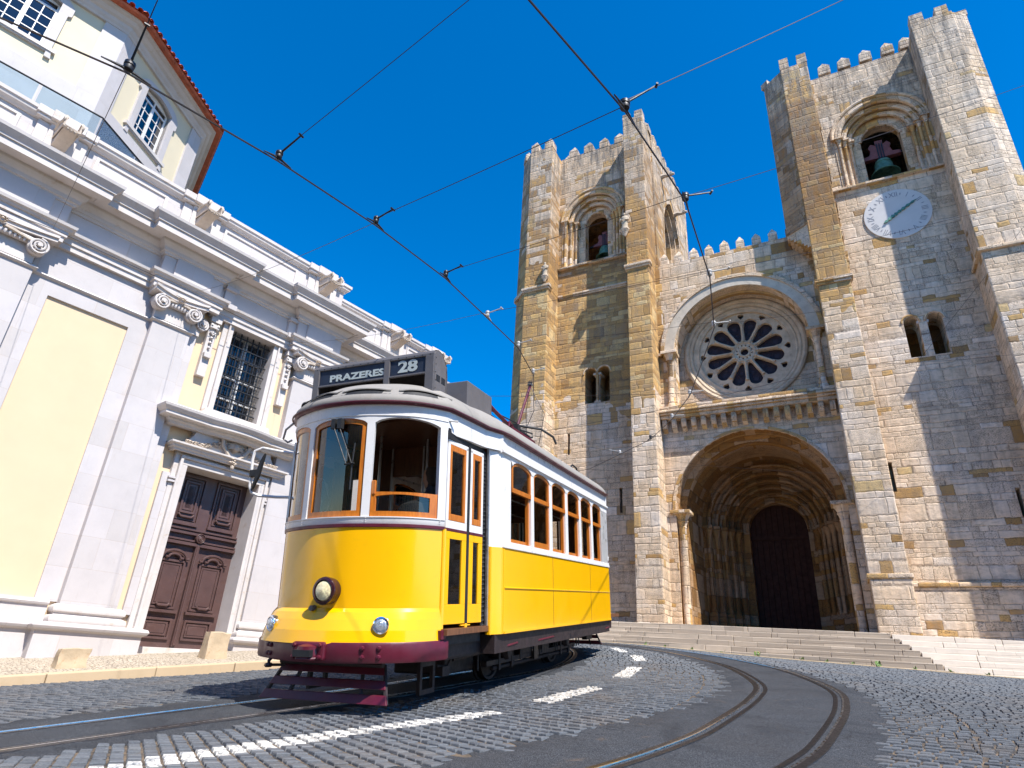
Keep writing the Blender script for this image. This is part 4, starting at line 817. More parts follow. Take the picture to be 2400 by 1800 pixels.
# ================================================================ church on the left (local x along the front, -y to the street); drawn at 1:1.364 then scaled
chur = root('church_building', 'pale baroque church front with yellow panels, scroll capitals and a brown door', 'church', mChur@Matrix.Translation((6, 0, .2)))
cinv = Matrix.Translation((-6, 0, -.2))
class CB(MB):
    def build(s, name, mat, parent=None, **k):
        s.xf(lambda p: cinv@Vector((p[0]*K, p[1]*K, p[2]*K))); return MB.build(s, name, mat, parent or chur, **k)
def C(): return CB()
# main walls: yellow plaster field and stone margins (y negative = proud)
DW = rectl(4.70, 6.09, -.6, 2.94); WW = rectl(4.88, 5.77, 3.98, 5.75)
mb = C(); mb.plate(rectl(-6, 7.12, -1.2, 6.3), [DW, WW], 0, .5); wall = mb.build('front_wall', M['plaster'])
mb = C(); mb.plate(rectl(1.68, 3.47, .58, 5.22), [rectl(1.99, 3.18, .61, 4.92)], -.035, .02); mb.box(-6, .4, -.035, .02, .58, 5.2); mb.build('stone_margin', M['church'], bevel=.006)
mb = C(); mb.box(7.10, 10.72, .5, 3.2, -1, 7.4); mb.box(7.0, 7.12, 0, 1.2, -1, 6.6); mb.build('recessed_wall', M['church'])
mb = C(); mb.box(1.66, 3.5, -.03, .02, 5.24, 5.76); mb.build('capital_band', M['church'])
# pilasters with bases
def pilaster(a, b, o_=.15, extra=None):
    mb = C(); mb.box(a, b, -o_, .02, .56, 5.25)
    if extra: mb.box(b-.02, extra, -o_*.45, .02, .56, 5.3)
    p = mb.build('pilaster', M['church'], bevel=.008); mb = C(); e = extra or b
    mb.sweep([(a, .02), (a, -o_), (e, -o_), (e, .02)], [(0, .30), (.09, .30), (.11, .33), (.11, .37), (.09, .40), (.05, .42), (.05, .44), (.08, .46), (.085, .50), (.07, .53), (.02, .56), (0, .56)]); mb.build('pilaster_base', M['church_trim'], p, smooth=True)
    mb = C(); mb.sweep([(a, .02), (a, -o_), (b, -o_), (b, .02)], [(0, 5.17), (.03, 5.18), (.045, 5.20), (.03, 5.225), (0, 5.24)]); mb.build('necking', M['church_trim'], p, smooth=True); return p
pl0 = pilaster(.45, 1.68); pl1 = pilaster(3.47, 4.12, .15, 4.27); pl2 = pilaster(6.28, 7.08)
mb = C(); mb.sweep([(1.68, -.035), (3.47, -.035)], [(0, 5.17), (.03, 5.18), (.045, 5.20), (.03, 5.225), (0, 5.24)]); mb.build('necking', M['church_trim'], smooth=True)
def volute(cx, cz, r_, y, par, hand=1):
    mb = C(); pts = []; n_ = 44
    for i in range(n_): a = hand*(i/n_)*2*PI*2.6-PI/2*0; q = r_*(1-i/n_*.86); pts.append((cx+q*math.cos(a+PI/2), y-.05*(i/n_), cz+q*math.sin(a+PI/2)))
    mb.tube(pts, [max(.008, .022*(1-i/n_*.5)) for i in range(n_)], 6); mb.lathe([(r_*.98, y+.16), (r_*.98, y+.03), (r_*.8, y+.01), (.0, y)], (cx, 0, cz), 20, 'y'); mb.lathe([(.03, y-.07), (.028, y-.05), (0.03, y)], (cx, 0, cz), 10, 'y')
    mb.build('volute', M['church_trim'], par, smooth=True, ang=40)
def capital(a, b, o_, extra=None):
    e = b; mb = C(); mb.box(a+.03, e-.03, -o_-.02, .02, 5.24, 5.62)
    # egg band
    mb.sweep([(a, .0), (a, -o_-.04), (e, -o_-.04), (e, 0)], [(0, 5.50), (.06, 5.52), (.07, 5.57), (.05, 5.62), (0, 5.62)])
    n_ = int((e-a)/.07)
    for i in range(n_): mb.lathe([(0, 5.48), (.022, 5.51), (.026, 5.55), (0, 5.6)], (a+.12+(e-a-.24)*i/(n_-1), -o_-.11, 0), 6)
    # concave abacus
    ab = []
    for i in range(13): q = i/12; ab.append((a-.13+(e-a+.26)*q, -o_-.20+.13*math.sin(PI*q)))
    mb.prism(ab+[(e+.13, .02), (a-.13, .02)], 5.66, 5.72, 'z'); mb.prism([(x, y-.03) for x, y in ab]+[(e+.15, .02), (a-.15, .02)], 5.72, 5.76, 'z')
    c_ = mb.build('capital', M['church_trim'], smooth=True, ang=35); volute(a+.06, 5.50, .135, -o_-.14, c_, 1); volute(e-.06, 5.50, .135, -o_-.14, c_, -1)
    mb = C(); mx = (a+e)/2; rr = random.Random(int(a*9))
    for i in range(9): an = 2*PI*i/9; mb.lathe([(0, -.012), (.028, 0), (0, .02)], (mx+.05*math.cos(an), -o_-.16, 5.66+.045*math.sin(an)), 6)
    mb.lathe([(0, -.02), (.03, 0), (0, .03)], (mx, -o_-.18, 5.66), 8)
    for sg in (-1, 1): mb.tube([(mx+sg*.05, -o_-.12, 5.6), (mx+sg*.18, -o_-.13, 5.58), ((a if sg < 0 else e)-sg*.16, -o_-.13, 5.54)], [.03, .035, .02], 6)
    mb.build('flower_boss', M['carve'], c_, smooth=True); return c_
capital(.5, 1.66, .15); capital(3.42, 4.10, .15); capital(6.26, 7.06, .15)
mb = C(); mb.box(4.1, 4.28, -.10, .02, 5.24, 5.72); cx = mb.build('half_capital', M['church_trim']); volute(4.28, 5.47, .115, -.12, cx, -1)
# entablature: architrave, frieze blocks, cornice breaking forward over the pilasters
brk = [(-6, .0), (.35, .0), (.35, -.16), (1.76, -.16), (1.76, .0), (3.36, 0), (3.36, -.16), (4.36, -.16), (4.36, -.03), (6.14, -.03), (6.14, -.16), (7.14, -.16), (7.14, .55), (10.75, .55), (10.75, 3)]
mb = C(); mb.sweep(brk, [(0, 5.74), (.10, 5.74), (.10, 5.83), (.125, 5.835), (.125, 5.93), (.15, 5.935), (.17, 5.97), (.20, 5.985), (.21, 6.03), (0, 6.05)]); mb.build('architrave', M['church_trim'])
mb = C(); mb.sweep(brk, [(-.05, 6.02), (.05, 6.02), (.05, 6.48), (-.05, 6.48)]); mb.build('frieze', M['church'])
mb = C()
for x in (4.62, 6.02): mb.box(x-.1, x+.1, -.14, .02, 5.76, 6.5); mb.box(x-.13, x+.13, -.27, .0, 5.95, 6.05); mb.box(x-.12, x+.12, -.20, .0, 6.36, 6.44)
for a, b in ((.55, 1.56), (3.52, 4.2), (6.3, 6.98)): mb.box(a, b, -.25, -.1, 6.06, 6.44)
mb.each('frieze_block', M['church'], bevel=.006)
mb = C(); mb.sweep(brk, [(0, 6.42), (.08, 6.42), (.09, 6.46), (.12, 6.47), (.13, 6.53), (.17, 6.57), (.20, 6.61), (.21, 6.65), (.27, 6.655), (.27, 6.64), (.43, 6.64), (.43, 6.755), (.455, 6.76), (.46, 6.79), (.49, 6.83), (.53, 6.88), (.54, 6.93), (.0, 6.97)]); mb.build('cornice', M['church_trim'])
mb = C()
for x in np.arange(-2, 7, .5): mb.box(x-.05, x+.05, -.34, -.16, 6.33, 6.385)
# parapet
pr = [(x, y-.26 if x < 7.1 or y < 0 else y-.1) for x, y in [(-6, .0), (7.14, .0), (7.14, .55), (13, .55)]]
mb = C(); mb.sweep([(-6, -.22), (7.0, -.22), (7.0, .35), (10.62, .35), (10.62, 3)], [(-.25, 6.8), (.03, 6.8), (.03, 7.0), (.0, 7.0), (0, 7.58), (-.25, 7.58)]); par_ = mb.build('parapet', M['church'], bevel=.006)
mb = C(); mb.sweep([(-6, -.22), (7.0, -.22), (7.0, .35), (10.62, .35), (10.62, 3)], [(-.28, 7.58), (.03, 7.58), (.05, 7.61), (.09, 7.64), (.10, 7.69), (.12, 7.70), (.12, 7.76), (-.28, 7.79)]); mb.build('parapet_cap', M['church_trim'], par_)
mb = C(); mb.sweep([(-6, -.22), (7.0, -.22), (7.0, .35), (10.62, .35), (10.62, 3)], [(0, 6.92), (.05, 6.93), (.07, 6.97), (.05, 7.0), (0, 7.02)]); mb.build('parapet_base', M['church_trim'], par_)
mb = C()
for a, b in ((-1.0, .75), (1.85, 3.05), (4.15, 5.8)): mb.plate(rectl(a, b, 7.12, 7.50), [rectl(a+.05, b-.05, 7.16, 7.46)], -.245, -.2)
for a, b in ((7.5, 8.5), (9.5, 10.1)): mb.plate(rectl(a, b, 7.12, 7.50), [rectl(a+.05, b-.05, 7.16, 7.46)], .325, .37)
mb.each('sunk_panel', M['church_trim'], par_)
for x, y in ((1.32, -.22), (3.68, -.22), (6.42, -.22), (9.0, .35), (10.45, .35)):
    mb = C(); mb.box(x-.36, x+.36, y-.05, y+.05, 6.85, 7.58); mb.box(x-.20, x+.20, y-.09, y+.05, 6.85, 7.60); mb.box(x-.42, x+.42, y-.13, y+.05, 7.59, 7.64); mb.box(x-.44, x+.44, y-.16, y+.05, 7.64, 7.775); mb.box(x-.24, x+.24, y-.20, y+.05, 7.62, 7.79); mb.build('pedestal', M['church_trim'], par_, bevel=.012)
    mb = C(); yy = y-.12
    mb.box(x-.11, x+.11, yy-.42, yy+.1, 7.34, 7.38); mb.prism([(yy+.05, 7.2), (yy-.1, 7.22), (yy-.3, 7.31), (yy-.42, 7.34), (yy-.42, 7.37), (yy+.05, 7.37)], x-.10, x+.10, 'x')
    for sg in (-1, 1): mb.box(x+sg*.10, x+sg*.125, yy-.44, yy+.1, 7.34, 7.50); mb.tube([(x+sg*.12, yy+.05, 7.5), (x+sg*.13, yy-.15, 7.53), (x+sg*.12, yy-.3, 7.5), (x+sg*.11, yy-.42, 7.53)], .028, 6); mb.tube([(x+sg*.13, yy-.40+.05*math.cos(q), 7.46+.05*math.sin(q)) for q in np.linspace(0, 5.5, 10)], .016, 5)
    for q in range(5): mb.lathe([(0, -.03), (.03, 0), (0, .03)], (x-.1+.05*q, yy-.42, 7.33-.02*math.sin(q*PI/4)), 6)
    mb.build('waterspout', M['carve'], par_, smooth=True, ang=40)
# plinth following the street
mb = C(); pp = [(-6, -.07), (1.6, -.07), (3.32, -.07), (3.32, -.24), (4.52, -.24), (4.52, -.0)]
mb.sweep(pp, [(-.1, -1.3), (.10, -1.3), (.10, .20), (.15, .22), (.17, .26), (.15, .295), (.08, .31), (-.1, .31)])
mb.sweep([(6.24, .0), (6.24, -.2), (7.2, -.2), (7.2, .5), (10.7, .5)], [(-.1, -1.3), (.10, -1.3), (.10, .20), (.15, .22), (.17, .26), (.15, .295), (.08, .31), (-.1, .31)]); mb.build('plinth', M['church'], bevel=.01)
mb = C(); mb.sweep([(-6, -.02), (3.36, -.02)], [(-.05, .3), (.05, .3), (.05, .52), (.08, .535), (.09, .56), (.07, .585), (.02, .60), (-.05, .6)]); mb.build('upper_plinth', M['church_trim'])
# door surround, lintel, frieze relief, hood
mb = C()
for sg, xe in ((-1, 4.70), (1, 6.09)):
    for k, (w0, w1, y) in enumerate(((-.012, .09, -.10), (.09, .14, -.14), (.14, .22, -.08))): mb.box(xe+sg*w0, xe+sg*w1, y, .45, -.6, 2.94+w0)
for (w0, w1, y) in ((-.012, .09, -.10), (.09, .14, -.14), (.14, .22, -.08)): mb.box(4.70-w1, 6.09+w1, y, .45, 2.94+w0+.001, 2.94+w1)
mb.build('door_surround', M['church_trim'], bevel=.01)
mb = C()
mb.box(4.36, 4.5, -.06, .02, .5, 2.75); mb.box(6.27, 6.31, -.06, .02, .5, 2.3)
for k, z in enumerate((2.66, 2.6)): mb.box(4.45, 4.56, -.12, -.05, z, z+.03); mb.box(6.22, 6.33, -.12, -.05, z, z+.03)
mb.each('jamb_strip', M['church'], chur)
mb = C(); mb.sweep([(4.42, .02), (4.42, -.14), (6.38, -.14), (6.38, .02)], [(0, 3.12), (.05, 3.12), (.06, 3.15), (.09, 3.17), (.10, 3.20), (.14, 3.22), (.14, 3.25), (0, 3.27)]); mb.build('lintel_cornice', M['church_trim'], bevel=.004)
mb = C(); pr = [(4.42, 3.26), (4.50, 3.29), (4.60, 3.36), (4.66, 3.46), (4.68, 3.56), (6.12, 3.56), (6.14, 3.46), (6.20, 3.36), (6.30, 3.29), (6.38, 3.26)]; mb.prism(pr, -.17, .02); tym = mb.build('overdoor_panel', M['church_trim'])
mb = C(); rr = random.Random(5); CX = 5.40
def leafblob(x, z, s_, y=-.19): mb.add([(x+math.cos(a)*s_*(1+.4*(k % 2)), y-(.035 if k % 2 else .0), z+math.sin(a)*s_) for k, a in enumerate(np.linspace(0, 2*PI, 8)[:-1])]+[(x, y-.05*s_/.03, z)], [(k, (k+1) % 7, 7) for k in range(7)])
for sg in (-1, 1):
    for i in range(46):
        q = i/45; x = CX+sg*(.20+.68*q)+rr.uniform(-.02, .02); z = 3.44-.14*math.sin(q*PI*.62)-.02*q+rr.uniform(-.045, .045)*(1-.5*q); leafblob(x, z, rr.uniform(.016, .034))
mb.build('carved_garland', M['carve'], tym, fix=False)
mb = C()
for sg in (-1, 1):
    pts = [(CX+sg*(.20-.09*math.cos(a)*(1-a/14)), -.24, 3.60+.075*math.sin(a)*(1-a/14)) for a in np.linspace(-.5, 9, 30)]; mb.tube(pts, [.03-.018*i/30 for i in range(30)], 6)
    mb.tube([(CX+sg*.27, -.22, 3.55), (CX+sg*.24, -.23, 3.42), (CX+sg*.15, -.24, 3.30), (CX+sg*.05, -.24, 3.22)], [.03, .035, .03, .02], 6)
for i in range(16): a = PI*(-.1+1.2*i/15); mb.tube([(CX+.04*math.cos(a), -.25, 3.42+.03*math.sin(a)), (CX+.15*math.cos(a), -.22, 3.42+.12*math.sin(a))], [.018, .010], 5)
mb.lathe([(0, -.30), (.05, -.28), (.08, -.22), (.08, -.17)], (CX, 0, 3.42), 12, 'y')
for i in range(9): mb.lathe([(0, -.03), (.03, 0), (0, .03)], (CX+rr.uniform(-.06, .06), -.26+rr.uniform(-.02, .02), 3.16+rr.uniform(-.05, .05)), 6)
mb.lathe([(0, -.05), (.03, -.02), (.035, .02), (0, .04)], (CX, -.26, 3.06), 8)
mb.build('shell_cartouche', M['carve'], tym, smooth=True)
# hood (window sill cornice), bowed in the middle
pts = [(4.20, .02), (4.20, -.20), (4.85, -.20)]+[(4.85+1.10*q, -.20-.09*math.sin(PI*q)) for q in np.linspace(.05, .95, 11)]+[(5.95, -.20), (6.52, -.20), (6.52, .02)]
mb = C(); mb.sweep(pts, [(-.1, 3.52), (.03, 3.52), (.05, 3.56), (.08, 3.58), (.09, 3.61), (.20, 3.62), (.20, 3.67), (.22, 3.68), (.26, 3.73), (.27, 3.77), (.06, 3.86), (-.1, 3.90)]); mb.build('door_hood', M['church_trim'])
mb = C(); mb.prism([(4.45, 3.78), (4.6, 3.84), (4.68, 3.92), (4.70, 3.99), (5.95, 3.99), (5.97, 3.92), (6.05, 3.84), (6.2, 3.78)], -.2, .02); mb.build('window_apron', M['church_trim'])
# window
mb = C()
for (w0, w1, y) in ((-.01, .07, -.07), (.07, .10, -.11), (.10, .19, -.06)):
    mb.box(4.88-w1, 4.88-w0, y, .45, 3.98, 5.75+w0); mb.box(5.77+w0, 5.77+w1, y, .45, 3.98, 5.75+w0); mb.box(4.88-w1, 5.77+w1, y, .45, 5.75+w0+.001, 5.75+w1)
wn = mb.build('window', M['church_trim'], bevel=.006)
mb = C(); mb.box(4.86, 5.79, .30, .34, 3.96, 5.77); mb.build('pane', M['glass_dark'], wn)
mb = C()
for x in (4.93, 5.32, 5.36, 5.72): mb.box(x-.02, x+.02, .24, .30, 3.98, 5.75)
for z in (4.02, 4.42, 4.85, 5.30, 5.71): mb.box(4.88, 5.77, .25, .295, z-.016, z+.016)
mb.build('sash', M['white'], wn)
mb = C()
for i in range(1, 7): x = 4.88+.89*i/7; mb.box(x-.009, x+.009, .08, .10, 3.98, 5.75)
for i in range(1, 9): z = 3.98+1.77*i/8.5; mb.box(4.88, 5.77, .07, .09, z-.010, z+.010)
for i in range(1, 30): z = 3.98+1.77*i/30; mb.box(4.88, 5.77, .11, .114, z-.0022, z+.0022)
for i in range(1, 28): x = 4.88+.89*i/28; mb.box(x-.0022, x+.0022, .114, .118, 3.98, 5.75)
mb.build('iron_grille', M['iron'], wn)
mb = C(); mb.box(4.8, 5.85, .38, .45, 3.9, 5.85); mb.build('blackout_panel', M['boxgrey'], wn)  # dark panel in place of an unlit room behind the pane
# brackets beside the window
for x in (4.50, 6.12):
    mb = C(); mb.box(x-.075, x+.075, -.10, .02, 4.55, 5.72); mb.box(x-.10, x+.10, -.16, .02, 5.62, 5.72)
    mb.tube([(x-.06, -.10+(-.05*math.cos(a)), 5.54+.05*math.sin(a)) for a in np.linspace(0, 5.5, 12)], .022, 6); mb.tube([(x+.06, -.10+(-.05*math.cos(a)), 5.54+.05*math.sin(a)) for a in np.linspace(0, 5.5, 12)], .022, 6)
    mb.box(x-.08, x+.08, -.15, -.05, 5.50, 5.58)
    for i, z in enumerate((5.40, 5.30, 5.20, 5.10)): mb.lathe([(0, -.04), (.045-.006*i, 0), (0, .05)], (x, -.12, z), 8)
    mb.tube([(x-.05, -.12, 5.42), (x, -.15, 5.36), (x+.05, -.12, 5.42)], .018, 6); mb.prism([(x-.07, 4.98), (x+.07, 4.98), (x+.06, 4.90), (x-.06, 4.90)], -.17, -.05); mb.build('scroll_bracket', M['carve'] if 0 else M['church_trim'], smooth=True, ang=40)
# big brown door
mb = C(); mb.box(4.66, 6.12, .30, .40, -.7, 2.98); dr = mb.build('church_door', M['door'], label='tall double door of brown painted panels')
def panel(x0, x1, z0, z1, y=.30, d=.035, w_=.035):
    mb.plate(rectl(x0, x1, z0, z1), [rectl(x0+w_, x1-w_, z0+w_, z1-w_)], y-d, y+.01); mb.plate(rectl(x0+w_*1.6, x1-w_*1.6, z0+w_*1.6, z1-w_*1.6), [rectl(x0+w_*2.4, x1-w_*2.4, z0+w_*2.4, z1-w_*2.4)], y-d*.6, y+.01); mb.box(x0+w_*2.6, x1-w_*2.6, y-.02, y+.01, z0+w_*2.6, z1-w_*2.6)
mb = C()
for sg in (-1, 1):
    xa = 5.395+sg*.10; xb = 5.395+sg*.58; x0, x1 = min(xa, xb), max(xa, xb); xm = (x0+x1)/2
    panel(x0, x1, .20, .52); 
    panel(x0+.02, x1-.02, .66, 1.44); mb.box(x0-.03, x1+.03, .24, .31, .60, .645); mb.tube([(x0+.13, .25, .74), (x0+.17, .25, .71), (x1-.17, .25, .71), (x1-.13, .25, .74)], .022, 6)
    for r_, th in ((.20, .024), (.10, .022)): mb.tube([(xm-r_-.05, .25, 1.47)]+[(xm+r_*math.cos(a), .25, 1.47+r_*.62*math.sin(a)) for a in np.linspace(PI, 0, 11)]+[(xm+r_+.05, .25, 1.47)], th, 6)
    panel(x0+.0, x1, 2.05, 2.88); mb.box(x0-.01, x1+.01, .25, .31, 2.02, 2.06); panel(xm-.14, xm+.14, 2.22, 2.78, d=.05); mb.tube([(xm-.14, .25, 2.20), (xm-.09, .25, 2.16), (xm+.09, .25, 2.16), (xm+.14, .25, 2.20)], .022, 6)
mb.box(5.36, 5.43, .235, .31, .1, 1.70); mb.tube([(5.395, .235, .12), (5.395, .235, 1.72)], .022, 8)
for z, h, d in ((1.70, .05, .07), (1.77, .03, .05), (1.88, .04, .06), (1.95, .03, .04)): mb.box(4.70, 6.09, .30-d, .31, z, z+h)
for r_ in (.075, .045, .015): mb.lathe([(r_+.012, .22), (r_, .20), (r_-.012, .22)], (5.395, 0, 1.84), 20, 'y')
mb.lathe([(0, .20), (.07, .22), (.085, .3)], (5.395, 0, 1.84), 20, 'y')
mb.build('door_moulding', M['door'], dr, bevel=.004)
mb = C(); mb.prism([(4.60, -.7), (6.2, -.7), (6.2, .09), (4.60, .07)], -.22, .4); mb.build('door_step', M['church_trim'], dr, bevel=.01)
# ================================================================ octagonal upper storey set back behind the parapet, tiled roof
Cc = Vector((-11.27, 12.28, 12.83+CZ)); a1_, a2_ = R(45.5), R(83); d1, d2, d3 = [Vector((math.cos(a), math.sin(a), 0)) for a in (a1_, a2_, R(125))]
upb = root('rooftop_storey', 'cream octagonal upper storey with a red tiled roof behind the church parapet', 'building', Matrix.Translation((Cc.x, Cc.y, CZ+10)))
uinv = upb.matrix_world.inverted()
def U(): return MB()
zt0, ztb, ztop = CZ+9.5, CZ+13.05, CZ+15.85
Wl = Cc-d1*9; We = Cc+d2*3.72; Wb = We+d3*6
Wl.z = We.z = Wb.z = 0
def fac(mb_, org, d, start=0):           # facet-local (along, -out, z) to world, to building-local
    n_ = Vector((d.y, -d.x, 0)); mb_.xf(lambda p: uinv@Vector((org.x+d.x*p[0]-n_.x*p[1], org.y+d.y*p[0]-n_.y*p[1], p[2]))); return mb_
C0 = Vector((Cc.x, Cc.y, 0))
def seg(w_, h0, h1, rise): return [(w_[0], h0), (w_[1], h0)]+[(w_[1]-(w_[1]-w_[0])*q, h1+rise*math.sin(PI*q)) for q in np.linspace(0, 1, 9)]
holes1 = [seg((-2.65, -1.46), CZ+13.72, CZ+15.25, .14), seg((-6.0, -4.8), CZ+13.72, CZ+15.25, .14)]
mb = U(); mb.plate(rectl(-9, 0, zt0, ztop), holes1, 0, .35); fac(mb, C0, d1); mb.build('wall', M['plaster2'], upb)
mb = U(); mb.plate(rectl(0, 3.72, zt0, ztop), [seg((1.22, 2.36), CZ+13.38, CZ+14.98, .14)], 0, .35); fac(mb, C0, d2); mb.build('wall', M['plaster2'], upb)
mb = U(); mb.box(0, 6, 0, .35, zt0, ztop); fac(mb, We, d3); mb.build('wall', M['plaster2'], upb)
mb = U(); mb.box(-.52, .02, -.06, .1, zt0, ztop); mb.box(-9, -.5, -.05, .05, zt0, ztb+.03); fac(mb, C0, d1); mb.build('corner_strip', M['church'], upb)
mb = U(); mb.box(-.02, .42, -.06, .1, zt0, ztop); mb.box(3.26, 3.76, -.06, .1, zt0, ztop); mb.box(.4, 3.3, -.05, .05, zt0, ztb+.05); fac(mb, C0, d2); mb.build('corner_strip', M['church'], upb)
def upwin(org, d, x0, x1, z0, z1, rise=.14):
    mb = U(); out = [(x0-.26, z0-.30), (x0-.12, z0-.30), (x0-.12, z0-.14), (x1+.12, z0-.14), (x1+.12, z0-.30), (x1+.26, z0-.30), (x1+.2, z0), (x1+.2, z1-.3), (x1+.28, z1-.25), (x1+.28, z1+.02), (x1+.2, z1+.1)]+[((x0+x1)/2+((x1-x0)/2+.18)*math.cos(a), z1+.12+(rise+.06)*math.sin(a)) for a in np.linspace(.1, PI-.1, 9)]+[(x0-.2, z1+.1), (x0-.28, z1+.02), (x0-.28, z1-.25), (x0-.2, z1-.3), (x0-.2, z0)]
    mb.plate(out, [seg((x0, x1), z0, z1, rise)], -.07, .3); fac(mb, org, d); w_ = mb.build('window', M['church'], upb)
    mb = U(); mb.box(x0-.3, x1+.3, -.10, 0, z0-.10, z0-.0); fac(mb, org, d); mb.build('sill', M['church_trim'], w_)
    mb = U(); xm = (x0+x1)/2
    mb.plate(seg((x0, x1), z0, z1, rise), [rectl(x0+.06, xm-.05, z0+.08, z1-.24), rectl(xm+.05, x1-.06, z0+.08, z1-.24), rectl(x0+.06, xm-.02, z1-.18, z1-.02), rectl(xm+.02, x1-.06, z1-.18, z1-.02)], .10, .15)
    for a, b in ((x0+.06, xm-.05), (xm+.05, x1-.06)):
        m_ = (a+b)/2; mb.box(m_-.012, m_+.012, .11, .14, z0+.08, z1-.24)
        for k in range(1, 4): z = z0+.08+(z1-.32-z0)*k/4; mb.box(a, b, .11, .14, z-.012, z+.012)
    fac(mb, org, d); mb.build('frame', M['white'], w_)
    mb = U(); mb.box(x0, x1, .125, .128, z0, z1+rise); fac(mb, org, d); mb.build('pane', M['glass_dark'], w_)
    mb = U(); mb.box(x0+.05, x1-.05, .2, .22, z0, z0+.45 if org is C0 and d is d2 else z1-.1); fac(mb, org, d); mb.build('blind', M['curtain'], w_)
    mb = U(); mb.box(x0-.1, x1+.1, .3, .34, z0-.1, z1+.3); fac(mb, org, d); mb.build('blackout_panel', M['boxgrey'], w_)  # dark sheet behind each pane, paints the darkness of the room
upwin(C0, d1, -2.65, -1.46, CZ+13.72, CZ+15.25); upwin(C0, d1, -6.0, -4.8, CZ+13.72, CZ+15.25); upwin(C0, d2, 1.22, 2.36, CZ+13.38, CZ+14.98)
out = [(Wl.x, Wl.y), (C0.x, C0.y), (We.x, We.y), (Wb.x, Wb.y)]
def loc(pts): return pts
mb = U(); mb.sweep(out, [(0, ztop-.30), (.08, ztop-.30), (.10, ztop-.24), (.15, ztop-.18), (.17, ztop-.1), (.24, ztop-.06), (.30, ztop+.02), (.40, ztop+.05), (.42, ztop+.13), (0, ztop+.16)]); mb.xf(lambda p: uinv@Vector(p)); mb.build('eaves_cornice', M['church_trim'], upb)
# tiled roof: barrel tiles running up the slope
cent = Vector((-14.5, 17.5, 0)); mb = U()
def rooffacet(P, Q):
    P = Vector((P[0], P[1], 0)); Q = Vector((Q[0], Q[1], 0)); d = (Q-P).normalized(); n_ = Vector((d.y, -d.x, 0)); ln = (Q-P).length; k = int(ln/.21); o2 = .62
    for i in range(-1, k+2):
        x = i*.21
        for j in range(9):
            a0, a1 = j*.30, j*.30+.34; z0 = ztop+.17+a0*.42; z1 = z0+.34*.42
            xc0 = x+(0); q0 = o2-a0; q1 = o2-a1
            if x < -.62*.33+a0*.35-.1 or x > ln+.62*.33-a0*.35+.1: continue
            for kk, (hf, up_) in enumerate(((0, .05), (.105, -.015))):
                vs = []; ns = 5
                for (q, z, r_) in ((q0, z0+.02, .072), (q1, z1, .06)):
                    for s_ in range(ns+1):
                        an = PI*s_/ns; xx = x+hf+r_*math.cos(an); zz = z+(up_+r_*math.sin(an) if kk == 0 else up_+.06-r_*math.sin(an)*.6); p = P+d*xx+n_*q; vs.append((p.x, p.y, zz))
                mb.add(vs, [(s_, s_+1, ns+2+s_, ns+1+s_) for s_ in range(ns)])
for a, b in zip(out[:-1], out[1:]): rooffacet(a, b)
mb.xf(lambda p: uinv@Vector(p)); mb.build('tiled_roof', M['tile'], upb, fix=False)
mb = U(); mb.sweep(out, [(-3, ztop+.2+1.5), (.60, ztop+.16), (.56, ztop+.10), (-3, ztop+.1)]); mb.xf(lambda p: uinv@Vector(p)); mb.build('roof_underlay', M['tile'], upb)
# glass balustrade on the terrace edge
mb = U(); rl_ = U()
P = C0-d1*9.0; off = Vector((d1.y, -d1.x, 0))*.72; B0 = C0+off+d1*.2; B1 = B0+d2*2.6; zb_, zt_ = CZ+10.6, CZ+12.1
def gl(A, B, n_):
    for i in range(n_):
        a = A.lerp(B, i/n_+.004); b = A.lerp(B, (i+1)/n_-.004); dd = (b-a).normalized(); nn = Vector((dd.y, -dd.x, 0))*.006
        mb.add([(a.x+s_*nn.x, a.y+s_*nn.y, z) for z in (zb_, zt_) for s_ in (-1, 1)]+[(b.x+s_*nn.x, b.y+s_*nn.y, z) for z in (zb_, zt_) for s_ in (-1, 1)], [(1, 5, 7, 3), (0, 2, 6, 4), (2, 3, 7, 6), (0, 4, 5, 1)])
gl(P+off, B0, 7); gl(B0, B1, 2)
mb.xf(lambda p: uinv@Vector(p)); bl = mb.build('glass_balustrade', M['glass_rail'], upb, fix=False)
mb = U(); mb.tube([P+off+Vector((0, 0, zt_)), B0+Vector((0, 0, zt_)), B1+Vector((0, 0, zt_))], .022, 8); mb.xf(lambda p: uinv@Vector(p)); mb.build('handrail', M['iron'], bl)

M['lampring'] = plain('dark_maroon_lamp_ring', (.030, .006, .010), .3, var=.2, coat=.3)
# ================================================================ tram (local x right as seen from the front, y towards the rear, z up from rail level)
tram = root('tram', 'yellow and white vintage tram on route 28 descending the curved street', 'tram', mTram)
LT_ = 9.1                                        # overall length
half = [(0, -.10), (.2, -.085), (.38, -.035), (.6, .055), (.78, .17), (.93, .34), (1.03, .52)]
fr = [np.array(p) for p in crom([(-x, y) for x, y in half[::-1]]+half[1:], 5)]      # front curve left to right
def along(P):
    s = [0]
    for a, b in zip(P[:-1], P[1:]): s.append(s[-1]+float(np.linalg.norm(b-a)))
    return s
def tf(y): return .80+.20*min(1, max(0, (y-.8)/.75))
def turn(p): return (-p[0]*tf(p[1]), LT_-p[1], p[2])      # the rear end is the front end turned round
def TB(): return MB()
def curve_wall(path, z0, z1, th=.03, n=None): pass
full_front = [np.array((-1.2, 1.62)), np.array((-1.10, 1.42)), np.array((-1.075, 1.0))]+fr      # ends at the right hand corner post
def both(fn):
    for e in (0, 1): fn(e)
def B(mb, name, mat, e, par=None, **k):
    if e: mb.xf(turn)
    return mb.build(name, mat, par or tram, **k)
def colx(P, x0, x1): return [p for p in P if x0-1e-6 <= p[0] <= x1+1e-6]
